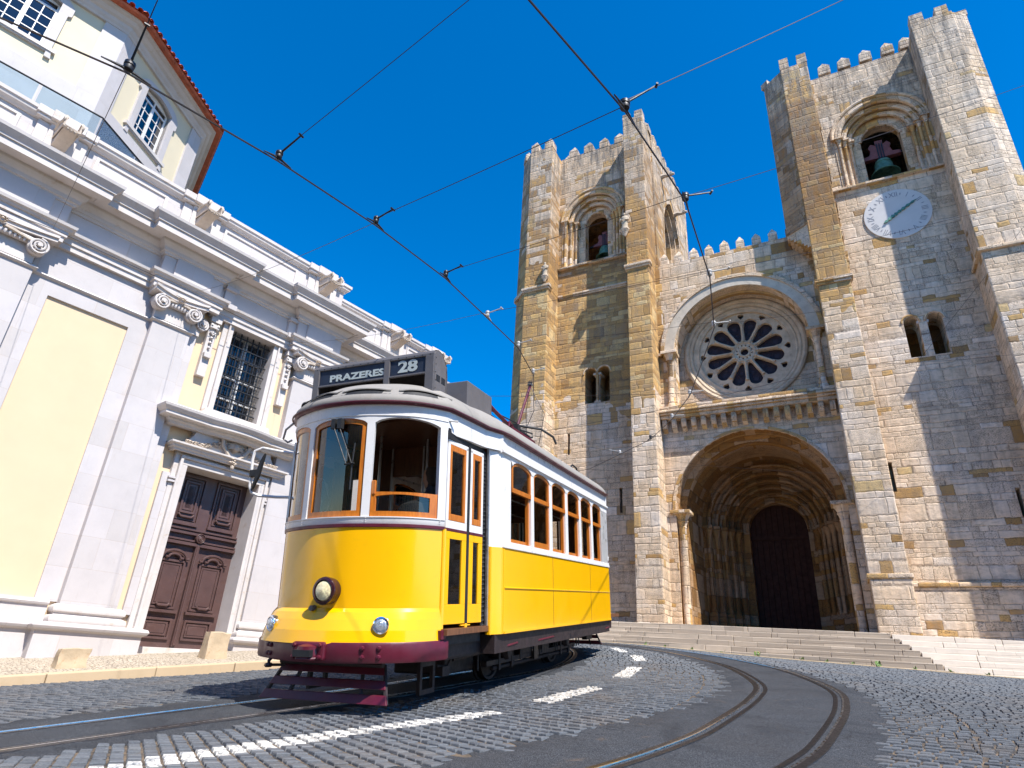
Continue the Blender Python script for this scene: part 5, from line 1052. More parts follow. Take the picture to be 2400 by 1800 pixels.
def ptx(x):                                      # point on front curve at lateral x
    xs_ = [p[0] for p in fr]; return np.array((x, np.interp(x, xs_, [p[1] for p in fr])))
def cpath(x0, x1, n=10): return [ptx(x) for x in np.linspace(x0, x1, n)]
ZB, ZS, ZW, ZWT, ZF = 1.775, 1.81, 1.87, 2.87, 3.09
WX = [(-.985, -.425), (-.345, .345), (.425, .985)]
def end(e):
    # lower apron, upper yellow panel
    mb = MB(); mb.sweep(full_front, [(0, .93), (0, ZB), (-.03, ZB), (-.03, .93)]); B(mb, 'front_panel', M['yellow'], e, smooth=True, ang=40)
    # flared skirt
    mb = MB(); n_ = len(fr); rows = []
    full = [np.array((-1.075, 1.0))]+fr; 
    for (z, k) in ((.965, .004), (.93, .03), (.86, .06), (.76, .095), (.64, .12)):
        row = []
        for i, p in enumerate(full):
            a = full[min(i+1, len(full)-1)]; b = full[max(i-1, 0)]; t = (a-b)/np.linalg.norm(a-b); nn = np.array((t[1], -t[0]))
            kk = k*(1 if i < len(full)-8 else max(.12, (len(full)-1-i)/8)) ; kk = k*min(1, .15+1.6*max(0, 1.06-p[0])/.5) if p[0] > .5 else k*1.15
            row.append((p[0]+nn[0]*kk, p[1]+nn[1]*kk, z))
        rows.append(row)
    for a, b in zip(rows[:-1], rows[1:]): mb.strip(a, b)
    sk = B(mb, 'flared_skirt', M['yellow'], e, smooth=True, ang=50, fix=False)
    # bumper
    bp = crom([(-1.13, .95), (-1.16, .55), (-1.03, .26), (-.75, .06), (-.4, -.12), (0, -.20), (.4, -.165), (.75, -.0), (.98, .27), (1.05, .52), (1.06, .60)], 5)
    mb = MB(); mb.sweep(bp, [(.02, .47), (.03, .49), (.03, .635), (.02, .655), (-.04, .655), (-.04, .47)])
    # rounded lower corner at the door side
    bu = B(mb, 'bumper', M['maroon'], e, smooth=True, ang=50)
    for xs_ in (.62, -.62):
        for dx in (-.036, .036):
            for z in (.525, .605):
                xx = xs_+dx; q = min(bp, key=lambda p: abs(p[0]-xx)+(0 if p[1] < .5 else 9)); mb = MB(); mb.lathe([(0, -.058), (.020, -.052), (.024, -.03), (.024, 0)], (q[0], q[1], z), 8, 'y'); B(mb, 'bumper_bolt', M['maroon'], e, bu, smooth=True)
    mb = MB(); mb.box(-.19, .19, -.27, -.16, .49, .66); c_ = B(mb, 'coupler_plate', M['maroon'], e, bevel=.025)
    mb = MB(); mb.lathe([(.13, .525), (.13, .56), (.12, .62), (.0, .66)], (0, -.22, 0), 16); mb.tube([(-.11, -.27, .51), (-.06, -.325, .51), (.06, -.325, .51), (.11, -.27, .51)], .018, 8); B(mb, 'coupler_pocket', M['maroon'], e, c_, smooth=True, ang=40)
    mb = MB(); mb.box(-.10, .10, -.355, -.3, .53, .59); B(mb, 'coupler_slot', M['black'], e, c_)
    for x in (-.15, .15):
        for z in (.525, .63): mb = MB(); mb.lathe([(0, -.30), (.02, -.295), (.022, -.26)], (x, 0, z), 8, 'y'); B(mb, 'coupler_bolt', M['maroon'], e, c_, smooth=True)
    # belt stripe, sill, window posts
    mb = MB(); mb.sweep(full_front, [(.0, ZB-.015), (.014, ZB-.01), (.014, ZB+.02), (0, ZB+.022)]); B(mb, 'belt_stripe', M['maroon'], e, smooth=True)
    mb = MB(); mb.sweep(full_front, [(0, ZS-.02), (.006, ZS-.01), (.012, ZW-.015), (.02, ZW-.01), (.02, ZW), (-.05, ZW), (-.05, ZS-.02)]); B(mb, 'window_sill', M['white'], e, smooth=True, ang=30)
    for a, b in ((-1.06, -.985), (-.425, -.345), (.345, .425), (.985, 1.035)):
        mb = MB(); mb.sweep(cpath(max(a, -1.03), min(b, 1.03), 4), [(.012, ZW), (.012, ZWT+.06), (-.045, ZWT+.06), (-.045, ZW)]); po_ = B(mb, 'window_post', M['white'], e, smooth=True, ang=40)
        xm = (a+b)/2; q = ptx(max(-1.02, min(1.0, xm))); mb = MB()
        for dx in (-.018, .018):
            for dz in (-.055, -.035, -.015): mb.lathe([(0, -.018), (.004, -.016), (.004, -.008)], (q[0]+dx, q[1], ZW+dz), 6, 'y')
        B(mb, 'rivet', M['white'], e, po_)
    # fascia with arched window heads
    mb = MB(); P = [np.array((-1.2, 1.62)), np.array((-1.10, 1.42)), np.array((-1.075, 1.0))]+[ptx(x) for x in np.linspace(-1.03, 1.03, 70)]+[np.array((1.05, .7)), np.array((1.075, 1.0)), np.array((1.10, 1.42)), np.array((1.2, 1.75))]
    top = []; bot = []; bin_ = []; tin = []
    for i, p in enumerate(P):
        a = P[min(i+1, len(P)-1)]; b = P[max(i-1, 0)]; t = (a-b)/np.linalg.norm(a-b); nn = np.array((t[1], -t[0])); z = ZWT-.02 if i < 3 else ZWT
        for x0, x1 in WX:
            if x0 < p[0] < x1 and p[1] < .5: u = (p[0]-(x0+x1)/2)/((x1-x0)/2); z = ZWT+.075*math.sqrt(max(0, 1-u*u))
        if i > 72: z = 2.84+.03*(i-73)/3 if i < 77 else 2.85
        top.append((p[0]+nn[0]*.02, p[1]+nn[1]*.02, ZF)); bot.append((p[0]+nn[0]*.012, p[1]+nn[1]*.012, z)); bin_.append((p[0]-nn[0]*.05, p[1]-nn[1]*.05, z)); tin.append((p[0]-nn[0]*.05, p[1]-nn[1]*.05, ZF))
    mb.strip(bot, top); mb.strip(bin_, bot); mb.strip(tin, bin_); B(mb, 'fascia', M['white'], e, smooth=True, ang=30, fix=False)
    mb = MB(); mb.sweep([ptx(x) for x in np.linspace(-1.02, 1.03, 30)], [(.014, 2.958), (.022, 2.962), (.022, 2.972), (.014, 2.976)]); B(mb, 'fascia_bead', M['white'], e)
    mb = MB(); 
    for x in np.linspace(-.95, .98, 22): q = ptx(x); mb.lathe([(0, -.026), (.005, -.024), (.005, -.01)], (q[0], q[1], 2.94), 6, 'y')
    # wooden sashes
    def sash(x0, x1, z0, z1, w_=.055, arched=True, nm='window_frame'):
        n2 = 16; xs_ = np.linspace(x0+.004, x1-.004, n2); mid = (x0+x1)/2; hw = (x1-x0)/2
        def zt(x): u = (x-mid)/hw; return z1+(.075*math.sqrt(max(0, 1-u*u)) if arched else 0)
        mb = MB()
        def pan(xl, f0, f1):
            L0 = []; L1 = []; I0 = []; I1 = []
            for x in xl: q = ptx(x); L0.append((q[0], q[1]+.004, f0(x))); L1.append((q[0], q[1]+.004, f1(x))); I0.append((q[0], q[1]+.04, f0(x))); I1.append((q[0], q[1]+.04, f1(x)))
            mb.strip(L0, L1); mb.strip(I1, I0); mb.strip(L1, I1); mb.strip(I0, L0); mb.add([L0[0], L1[0], I1[0], I0[0], L0[-1], L1[-1], I1[-1], I0[-1]], [(0, 3, 2, 1), (4, 5, 6, 7)])
        pan(xs_, lambda x: z0, lambda x: z0+w_*1.15); pan(xs_, lambda x: zt(x)-w_*(1.0 if arched else 1.1)-(0 if arched else .03*math.cos((x-mid)/hw*PI/2)*-1), zt)
        pan(np.linspace(x0+.004, x0+w_, 4), lambda x: z0+w_*1.1, lambda x: zt(x)-w_*.8); pan(np.linspace(x1-w_, x1-.004, 4), lambda x: z0+w_*1.1, lambda x: zt(x)-w_*.8)
        fr_ = B(mb, nm, M['wood'], e, smooth=True, ang=30); mb = MB()
        xs2 = np.linspace(x0+w_*.8, x1-w_*.8, 14); mb.strip([(ptx(x)[0], ptx(x)[1]+.025, z0+w_) for x in xs2], [(ptx(x)[0], ptx(x)[1]+.025, zt(x)-w_*.7) for x in xs2]); B(mb, 'window_glass', M['glass'], e, fr_, smooth=True, fix=False)
        return fr_
    sash(*WX[0], ZW, ZWT); sash(*WX[1], ZW, ZWT)
    if e == 0: 
        sash(WX[2][0], WX[2][1], ZW, 2.13, .05, False); mb = MB(); q = ptx(WX[2][0]+.02); mb.box(q[0]-.02, q[0]+.028, q[1]-.003, q[1]+.03, 2.1, 2.25); B(mb, 'sash_horn', M['wood'], e, bevel=.008)
    else: sash(*WX[2], ZW, ZWT)
    # lamps
    mb = MB(); mb.lathe([(.126, .0), (.132, -.05), (.13, -.08), (.138, -.10), (.132, -.12), (.108, -.13), (.10, -.11), (.10, -.08)], (.08, -.085, 1.13), 28, 'y'); hl_ = B(mb, 'headlight', M['lampring'], e, smooth=True, ang=40)
    mb = MB(); mb.lathe([(.102, -.105), (.09, -.125), (.05, -.14), (0, -.145)], (.08, -.085, 1.13), 24, 'y'); B(mb, 'headlight_lens', M['lens'], e, hl_, smooth=True)
    mb = MB(); mb.lathe([(.026, -.16), (.03, -.09)], (-.09, -.0, .965), 10, 'y'); B(mb, 'socket', M['boxgrey'], e)
    for x, a in ((.63, 20), (-.63, -20)):
        q = ptx(x); ct, st_ = math.cos(R(a)), math.sin(R(a)); rotz = lambda p, q=q, ct=ct, st_=st_: (q[0]+p[0]*ct-p[1]*st_, q[1]+p[0]*st_+p[1]*ct, p[2]+.81)
        mb = MB(); mb.lathe([(.076, -.03), (.084, -.09), (.08, -.105), (.066, -.11), (.06, -.10)], (0, .0, 0), 22, 'y'); mb.xf(lambda p: (p[0], p[1]-.02, p[2])).xf(rotz); fg = B(mb, 'fog_lamp', M['chrome'], e, smooth=True, ang=40)
        mb = MB(); mb.lathe([(.063, -.10), (.045, -.118), (0, -.126)], (0, 0, 0), 16, 'y'); mb.xf(lambda p: (p[0], p[1]-.02, p[2])).xf(rotz); B(mb, 'fog_lens', M['foglens'], e, fg, smooth=True)
    # gutter, roof lip handled on the whole car; lifeguard
    mb = MB()
    for (z0, z1, w0, w1) in ((.10, .18, .76, .72), (.225, .30, .70, .665), (.345, .42, .645, .61)):
        y0, y1 = .0+.5*(z0-.1), .0+.5*(z1-.1); mb.add([(-w0, y0, z0), (w0, y0, z0), (w1, y1, z1), (-w1, y1, z1), (-w0, y0+.025, z0), (w0, y0+.025, z0), (w1, y1+.025, z1), (-w1, y1+.025, z1)], [(0, 1, 2, 3), (7, 6, 5, 4), (0, 4, 5, 1), (1, 5, 6, 2), (2, 6, 7, 3), (3, 7, 4, 0)])
    lg = B(mb, 'lifeguard', M['maroon'], e, bevel=.006); mb = MB()
    for x in (-1, -.6, .6, 1): 
        mb.tube([(x*.735, .035, .10), (x*.60, .19, .43)], .022, 6)
    mb.tube([(-.62, .13, .44), (.62, .13, .44)], .03, 8); mb.box(-.5, .5, .16, .3, .40, .47)
    for x in (-.55, .55): mb.tube([(x, .13, .44), (x, .2, .6)], .025, 6)
    B(mb, 'lifeguard_bar', M['under'], e, lg, smooth=True)
    mb = MB(); mb.tube([(-.62, .0, .5), (-.64, -.04, .45), (-.64, -.03, .40)], .018, 6); mb.lathe([(.03, -.02), (.045, 0), (.03, .02)], (-.64, -.04, .41), 8); mb.tube([(-.68, -.05, .41), (-.5, .05, .41)], .014, 6); B(mb, 'brake_hose', M['under'], e, smooth=True)
    # folding door at the right, header, step, rubber bellows strip
    def dx(y): return 1.045+(y-.52)/(1.45-.52)*.05
    def leaf(y0, y1):
        x0, x1 = dx(y0)-.012, dx(y1)-.012; w_ = y1-y0; fy = lambda u: y0+(y1-y0)*u; fx = lambda u: x0+(x1-x0)*u
        def wall(u0, u1, z0, z1, t0=.0, t1=-.03):
            mb.add([(fx(u0)+t0, fy(u0), z0), (fx(u1)+t0, fy(u1), z0), (fx(u1)+t0, fy(u1), z1), (fx(u0)+t0, fy(u0), z1), (fx(u0)+t1, fy(u0), z0), (fx(u1)+t1, fy(u1), z0), (fx(u1)+t1, fy(u1), z1), (fx(u0)+t1, fy(u0), z1)], [(0, 1, 2, 3), (7, 6, 5, 4), (0, 4, 5, 1), (1, 5, 6, 2), (2, 6, 7, 3), (3, 7, 4, 0)])
        a = .10/w_*.5; b = 1-.10/w_*.5; ai = .16/w_*.5; bi = 1-.16/w_*.5
        mb = MB(); wall(0, 1, .80, 1.0); wall(0, 1, 1.68, ZB-.01); wall(0, ai*1.2, 1.0, 1.68); wall(1-ai*1.2, 1, 1.0, 1.68); d_ = B(mb, 'door_leaf', M['yellow'], e, bevel=.004)
        mb = MB(); wall(0, 1, ZB+.015, 1.875); wall(0, a, 1.875, 2.76); wall(b, 1, 1.875, 2.76); wall(0, 1, 2.73, 2.78); B(mb, 'upper_frame', M['white'], e, d_, bevel=.003)
        mb = MB(); wall(0, 1, ZB-.012, ZB+.015, .004); B(mb, 'stripe', M['maroon'], e, d_)
        mb = MB(); wall(a, b, 1.877, 1.95, .002); wall(a, b, 2.66, 2.728, .002); wall(a, a+.045/w_, 1.95, 2.66, .002); wall(b-.045/w_, b, 1.95, 2.66, .002); B(mb, 'wood_frame', M['wood'], e, d_, bevel=.003)
        mb = MB(); wall(a+.02, b-.02, 1.92, 2.7, -.015, -.018); wall(ai, 1-ai, 1.0, 1.68, -.015, -.018); B(mb, 'door_glass', M['glass'], e, d_)
    leaf(.555, 1.03); leaf(1.10, 1.43)
    mb = MB(); mb.box(1.03, 1.062, 1.035, 1.095, .80, 2.80); B(mb, 'door_rubber', M['black'], e)
    mb = MB(); mb.box(1.045, 1.07, 1.435, 1.52, .74, 2.82)
    for k in range(40): z = .76+k*.05; mb.tube([(1.072, 1.44, z), (1.075, 1.51, z+.012)], .009, 4)
    B(mb, 'door_bellows', M['black'], e)
    mb = MB(); mb.box(1.03, 1.05, .52, 1.52, 2.78, 2.90); B(mb, 'door_header', M['black'], e); mb = MB(); mb.box(.9, 1.04, .5, 1.5, .6, .69); B(mb, 'step_well', M['black'], e)
    mb = MB(); mb.box(1.02, 1.10, .53, 1.40, .725, .75); mb.box(.95, 1.08, .53, 1.40, .69, .715); mb.box(1.0, 1.08, .46, .56, .66, .75); B(mb, 'door_step', M['maroon'], e, bevel=.006)
    mb = MB(); mb.box(1.03, 1.06, .95, 1.18, .775, .79); mb.box(1.03, 1.065, 1.04, 1.09, .755, .80); B(mb, 'door_guide', M['yellow'], e, bevel=.003)
    mb = MB(); mb.sweep([ptx(1.03), np.array((1.036, .56))], [(0, .64), (.004, .64), (.004, ZB), (0, ZB)]); mb.box(1.0, 1.036, .5, .565, .66, ZB-.01); B(mb, 'corner_strip', M['yellow'], e)
    mb = MB(); mb.box(1.08, 1.115, 1.525, 1.56, .70, 2.86); B(mb, 'door_post', M['silver'], e, bevel=.004)
    # broad white pillar and yellow rounded corner before the saloon
    pil = [np.array((1.10, 1.56)), np.array((1.15, 1.66)), np.array((1.195, 1.76)), np.array((1.2, 1.86)), np.array((1.2, 2.06))]
    mb = MB(); mb.sweep(pil, [(0, 1.66), (.0, 2.86), (-.04, 2.86), (-.04, 1.66)]); B(mb, 'corner_pillar', M['white'], e, smooth=True, ang=20)
    mb = MB(); mb.sweep(pil[:4], [(0.004, .66), (.004, 1.66), (-.03, 1.66), (-.03, .66)]); B(mb, 'corner_panel', M['yellow'], e, smooth=True, ang=25)
    mb = MB(); mb.box(1.09, 1.135, 1.56, 1.60, .66, 1.66)
    for k in range(12): mb.lathe([(0, .045), (.005, .043), (.005, .03)], (1.09, 1.6, .72+k*.08), 6, 'x')
    B(mb, 'riveted_angle', M['yellow'], e)
both(end)
# mixed wall on the left front / right rear beside each cab is already in front_panel; add its upper closed wall and window
for e in (0, 1):
    mb = MB(); mb.sweep([np.array((-1.2, 1.72)), np.array((-1.10, 1.36))], [(0, ZS), (0, 2.9), (-.03, 2.9), (-.03, ZS)]); mb.box(-1.095, -1.065, .5, 1.4, ZS, 1.98); mb.box(-1.095, -1.065, .5, 1.4, 2.72, 2.9)
    for a, b in ((.5, .56), (.90, 1.0), (1.33, 1.4)): mb.box(-1.095, -1.065, a, b, 1.9, 2.8)
    cw = B(mb, 'cab_side_wall', M['white'], e); mb = MB(); mb.box(-1.06, -1.04, .54, 1.38, .8, 1.95); mb.box(-1.06, -1.04, 1.28, 1.6, 1.9, 2.8); B(mb, 'cab_lining', M['darkwood'], e, cw); mb = MB(); mb.box(-1.083, -1.078, .56, 1.34, 1.98, 2.72); B(mb, 'cab_side_glass', M['glass'], e, cw)
# saloon sides
def side(s):
    def V(mb): return mb.xf(lambda p: (p[0]*s, p[1], p[2]))
    Y0, Y1 = 1.72, LT_-1.60
    mb = MB(); mb.box(1.17, 1.2, Y0 if s < 0 else 1.76, Y1, .66, 1.66); sp = V(mb).build('side_panel', M['yellow'], tram)
    mb = MB(); mb.tube([(1.2, 1.84, 1.185), (1.2, Y1-.05, 1.185)], .013, 8); mb.box(1.197, 1.212, 1.84, Y1, .66, .685)
    mb.box(1.198, 1.207, 1.80, 1.825, .67, 1.65)
    V(mb).build('side_moulding', M['yellow'], sp, smooth=True)
    mb = MB()
    for y in (3.80, 6.0): mb.box(1.2, 1.2025, y-.004, y+.004, .67, 1.65)
    V(mb).each('panel_seam', M['rust'], sp)
    mb = MB(); mb.box(1.16, 1.215, 1.78, Y1+.02, 1.66, 1.70); mb.box(1.16, 1.205, 1.78, Y1+.02, 1.70, 1.745); V(mb).build('belt_rail', M['white'], tram, bevel=.005)
    W6 = [(2.12, 2.86), (2.97, 3.69), (3.82, 4.54), (4.67, 5.38), (5.50, 6.20), (6.32, 6.98)]
    edges = [2.06]+[v for w_ in W6 for v in w_]+[Y1]
    mb = MB()
    for a, b in zip(edges[2::2], edges[3::2]): mb.box(1.15, 1.2, a, b, 1.745, 2.80)
    mb.box(1.15, 1.2, 6.98, Y1, 1.745, 2.86)
    V(mb).each('window_post', M['white'], tram, bevel=.006)
    # fascia with curved heads
    out = [(1.7, 2.85), (2.06, 2.80)]
    for a, b in W6: out += [(a+.001, 2.745)]+[((a+b)/2-(b-a)/2*math.cos(q), 2.745+.085*math.sin(q)) for q in np.linspace(.15, PI-.15, 9)]+[(b-.001, 2.745)]
    out += [(Y1, 2.745), (Y1, 3.09), (1.7, 3.09)]
    mb = MB(); mb.prism(out, 1.16, 1.205, 'x'); V(mb).build('side_fascia', M['white'], tram)
    mb = MB(); mb.box(1.19, 1.235, 1.72, Y1+.02, 2.855, 2.885); mb.box(1.19, 1.222, 1.72, Y1+.02, 2.885, 2.90); V(mb).build('drip_rail', M['white'], tram, bevel=.004)
    for i, (a, b) in enumerate(W6):
        mb = MB(); t = .045; hd = [((a+b)/2+((b-a)/2)*math.cos(q), 2.745+.085*math.sin(q)) for q in np.linspace(.1, PI-.1, 11)]; hi = [((a+b)/2+((b-a)/2-t)*math.cos(q), 2.72+.07*math.sin(q)) for q in np.linspace(.0, PI, 11)]
        mb.add([(1.19, y, z) for y, z in hd]+[(1.19, y, z) for y, z in hi]+[(1.15, y, z) for y, z in hi], [(k, k+1, 12+k, 11+k) for k in range(10)]+[(11+k, 12+k, 23+k, 22+k) for k in range(10)])
        mb.box(1.15, 1.192, a, a+t, 2.40, 2.76); mb.box(1.15, 1.192, b-t, b, 2.40, 2.76); mb.box(1.15, 1.196, a, b, 2.40, 2.46)
        mb.box(1.12, 1.165, b-t*1.1, b, 1.745, 2.40); mb.box(1.12, 1.165, a, a+t*.6, 1.745, 2.40)
        shut = (i == 1) or (s < 0 and i in (0, 3, 5))
        if shut: mb.box(1.15, 1.185, a, b, 1.75, 1.83); mb.box(1.15, 1.185, b-t, b, 1.83, 2.40); mb.box(1.15, 1.185, a, a+t*.7, 1.83, 2.4)
        else: mb.box(1.11, 1.14, a, b, 1.745, 1.80)
        w_ = V(mb).build('side_window', M['wood'], tram)
        mb = MB(); mb.box(1.168, 1.172, a+t*.8, b-t*.8, 2.44, 2.80)
        if shut: mb.box(1.160, 1.164, a+t*.5, b-t*.8, 1.81, 2.41)
        V(mb).build('window_glass', M['glass'], w_)
    mb = MB(); mb.box(.98, 1.16, 1.65, LT_-1.6, .45, .66); V(mb).build('side_sill_beam', M['under'], tram)
    mb = MB()
    for (ya, yb) in ((2.0, 2.45), (3.15, 3.95), (7.1, 7.5)): mb.tube([(1.12, ya, .50), (1.16, ya+.08, .515), (1.16, yb-.05, .53), (1.12, yb, .54)], .012, 6)
    V(mb).each('footboard', M['maroon'], tram)
side(1); side(-1)
# gutter all round
per = [np.array((-1.2, 1.75)), np.array((-1.10, 1.42)), np.array((-1.075, 1.0))]+[ptx(x) for x in np.linspace(-1.03, 1.03, 34)]+[np.array((1.075, 1.0)), np.array((1.10, 1.42)), np.array((1.17, 1.66)), np.array((1.2, 1.9))]
perim = [np.array(p) for p in per]+[np.array((-p[0]*tf(p[1]), LT_-p[1])) for p in per]
mb = MB(); mb.sweep(perim, [(0, 3.085), (.045, 3.085), (.055, 3.10), (.05, 3.118), (0, 3.12)], closed=True); mb.build('gutter', M['maroon'], tram, smooth=True, ang=40)
mb = MB(); mb.sweep(perim, [(.06, 3.10), (.078, 3.108), (.078, 3.118), (.06, 3.125)], closed=True); mb.build('gutter_pipe', M['maroon'], tram, smooth=True)
# cambered roof
mb = MB(); rings = []; npm = len(perim); ya, yb = 1.25, LT_-1.25
prof = [(1.035, 3.118), (1.04, 3.14), (1.028, 3.185), (.975, 3.265), (.90, 3.345), (.80, 3.42), (.68, 3.475), (.5, 3.515), (.25, 3.54), (.0, 3.545)]
for k, z in prof:
    ring_ = []
    for p in perim:
        c0 = np.array((0, min(max(p[1], ya), yb))); q = c0+(p-c0)*k; ring_.append((q[0], q[1], z))
    rings.append(ring_)
vs = [v for r_ in rings for v in r_]; mb.add(vs, [(i*npm+j, i*npm+(j+1) % npm, (i+1)*npm+(j+1) % npm, (i+1)*npm+j) for i in range(len(prof)-1) for j in range(npm)])
mb.build('roof', M['roofc'], tram, smooth=True, ang=60)
def roofz(k): return float(np.interp(-k, [-q[0] for q in prof[1:]], [q[1] for q in prof[1:]]))
# ventilator hoods around both roof ends
for e in (0, 1):
    for (a0, a1) in ((-.98, -.62), (-.57, -.06), (.0, .56), (.64, 1.02)):
        dark = MB(); lip = MB(); A_ = []; Bt = []; Cc_ = []; n2 = 12
        for i in range(n2+1):
            u = a0+(a1-a0)*i/n2; p = ptx(min(u, 1.03)) if u < .99 else np.array((1.04, .62)); tp = math.sin(PI*min(max(i/n2, .06), .94))**.35
            c0 = np.array((0, ya)); k0, k1 = .992, .955-.05*tp
            q0 = c0+(p-c0)*(k0+.035); q1 = c0+(p-c0)*(k1+.0); q2 = c0+(p-c0)*(k0-.0)
            A_.append((q0[0], q0[1], roofz(k0+.03)+.004)); Bt.append((q2[0], q2[1], roofz(k0)+.05*tp)); Cc_.append((q1[0], q1[1], roofz(k1)+.002))
        m_ = len(A_); D0 = [(a[0]*.5+b[0]*.5, a[1]*.5+b[1]*.5, roofz(1.012)+.004) for a, b in zip(A_, Bt)]
        lip.strip(Bt, Cc_); lip.strip([(b[0], b[1], b[2]-.012) for b in Bt], Bt); v_ = B(lip, 'roof_ventilator', M['roofc'], e, smooth=True, ang=50, fix=False)
        dark.strip(D0, [(b[0]*.985+.0, b[1]+.02, b[2]-.012) for b in Bt]); B(dark, 'ventilator_slot', M['black'], e, v_, fix=False)
# roof gear
mb = MB(); mb.lathe([(.20, 3.42), (.2, 3.5), (.15, 3.6), (.06, 3.63), (0, 3.63)], (.62, 3.1, -.10), 18); mb.build('roof_cowl', M['lgrey'], tram, smooth=True)
mb = MB(); mb.lathe([(.22, 3.42), (.22, 3.47), (.15, 3.53), (0, 3.55)], (.6, 6.9, -.12), 18); mb.build('roof_cowl', M['lgrey'], tram, smooth=True)
def boxp(x0, x1, y0, y1, z0, z1, nm, mat, bev=.01): mb = MB(); mb.box(x0, x1, y0, y1, z0, z1); return mb.build(nm, mat, tram, bevel=bev)
boxp(.02, .74, 1.62, 2.45, 3.40, 3.86, 'roof_resistor_box', M['boxgrey']); boxp(.35, .8, 5.6, 6.45, 3.38, 3.5, 'roof_hatch', M['lgrey']); boxp(.3, .72, 7.6, 8.15, 3.2, 3.52, 'rear_lamp_box', M['lgrey'])
# destination box
mb = MB(); bx0, bx1, y0_ = -.88, .85, .47
mb.prism([(y0_, 3.30), (y0_, 3.80), (y0_+.03, 3.86), (y0_+.10, 3.885), (y0_+.2, 3.87), (y0_+.32, 3.74), (y0_+.34, 3.62), (y0_+.34, 3.30)], bx1-.02, bx1, 'x'); mb.prism([(y0_, 3.30), (y0_, 3.80), (y0_+.03, 3.86), (y0_+.10, 3.885), (y0_+.2, 3.87), (y0_+.32, 3.74), (y0_+.34, 3.62), (y0_+.34, 3.30)], bx0, bx0+.02, 'x')
mb.add([(x, y, z) for x in (bx0, bx1) for y, z in ((y0_-.01, 3.81), (y0_+.02, 3.868), (y0_+.10, 3.892), (y0_+.2, 3.877), (y0_+.325, 3.75), (y0_+.345, 3.62), (y0_+.345, 3.35))], [(i, i+1, i+8, i+7) for i in range(6)])
mb.box(bx0, bx1, y0_-.012, y0_+.02, 3.795, 3.83); mb.box(bx0, bx1, y0_-.012, y0_+.02, 3.575, 3.60)
for a, b in ((bx0, -.79), (.165, .245), (.735, bx1)): mb.box(a, b, y0_-.014, y0_+.02, 3.50 if a > 0 and b < .5 else 3.33, 3.80)
mb.box(bx0, bx1, y0_+.30, y0_+.33, 3.3, 3.75)
db = mb.build('destination_box', M['boxgrey'], tram, bevel=.006)
mb = MB()
for x in np.linspace(bx0+.05, bx1-.05, 16): mb.lathe([(0, -.006), (.006, -.004), (.006, .0)], (x, y0_-.012, 3.813), 6, 'y')
for z in (3.4, 3.5, 3.6, 3.7, 3.78): mb.lathe([(0, .006), (.007, .004), (.007, 0)], (bx1, y0_+.04, z), 6, 'x')
for y in (y0_+.06, y0_+.19): mb.box(bx1-.005, bx1+.004, y, y+.09, 3.50, 3.575)
mb.build('box_rivet', M['black'], db)
for a, b, nm in ((-.79, .165, 'destination_blind'), (.245, .735, 'route_blind')):
    mb = MB(); mb.box(a, b, y0_+.004, y0_+.010, 3.60, 3.795); bl_ = mb.build(nm, M['sign'], db)
    if nm[0] == 'd': tx = text_mb('PRAZERES', .150, .003, .006); sx = .98; cxx, czz = -.235, 3.672
    else: tx = text_mb('28', .215, .003, .008); sx = 1.0; cxx, czz = .49, 3.697
    wd_ = max(p[0] for p in tx.v)-min(p[0] for p in tx.v); want = .80 if nm[0] == 'd' else .27; hz = max(p[1] for p in tx.v)-min(p[1] for p in tx.v); wh = .092 if nm[0] == 'd' else .155
    tx.xf(lambda p: (cxx+p[0]*want/wd_, y0_-.0005-p[2]*.3, czz+p[1]*wh/hz)); tx.build('lettering', M['signtxt'], bl_, fix=False)
# pantograph: single arm, folded base frame, upper arm reaching the wire
pg = MB(); X0 = .42
pg.box(X0-.25, X0+.25, 3.4, 3.46, 3.62, 3.68); pg.box(X0-.25, X0+.25, 4.5, 4.56, 3.62, 3.68); pg.box(X0-.25, X0-.2, 3.4, 4.56, 3.62, 3.68); pg.box(X0+.2, X0+.25, 3.4, 4.56, 3.62, 3.68)
pg.build('pantograph_base', M['maroon'], tram, bevel=.006); pg = MB()
for x in (X0-.22, X0+.22):
    for y in (3.45, 4.5):
        pg.lathe([(.05, 3.42), (.05, 3.46), (.03, 3.47), (.055, 3.49), (.03, 3.51), (.055, 3.53), (.03, 3.55), (.055, 3.57), (.03, 3.59), (.04, 3.62)], (x, y, -.02), 10)
pg.each('insulator', M['boxgrey'], tram, smooth=True, ang=50); pg = MB()
pg.tube([(X0, 2.55, 4.06), (X0, 3.3, 3.92), (X0, 4.25, 3.80)], .032, 8); pg.tube([(X0-.08, 2.6, 3.9), (X0-.08, 3.4, 3.86), (X0-.02, 4.2, 3.76)], .018, 6); pg.tube([(X0, 4.25, 3.80), (X0+.02, 4.95, 4.86)], .026, 8)
pg.tube([(X0+.12, 3.6, 3.66), (X0+.06, 3.8, 3.86), (X0, 4.1, 3.86)], .02, 6); pg.tube([(X0-.12, 3.6, 3.66), (X0-.06, 3.8, 3.86), (X0, 4.1, 3.86)], .02, 6); pg.build('pantograph_arm', M['maroon'], tram, smooth=True); pg = MB()
pg.tube([(X0-.35, 4.42, 3.93), (X0, 4.42, 3.95), (X0+.35, 4.60, 3.90), (X0+.52, 4.75, 3.78), (X0+.56, 4.8, 3.66)], .022, 7); pg.box(X0-.05, X0+.06, 4.2, 4.34, 3.80, 3.93); pg.tube([(X0+.05, 4.3, 3.85), (X0+.2, 4.55, 3.82), (X0+.22, 4.5, 3.74), (X0+.1, 4.4, 3.70), (X0, 4.3, 3.76)], .015, 6)
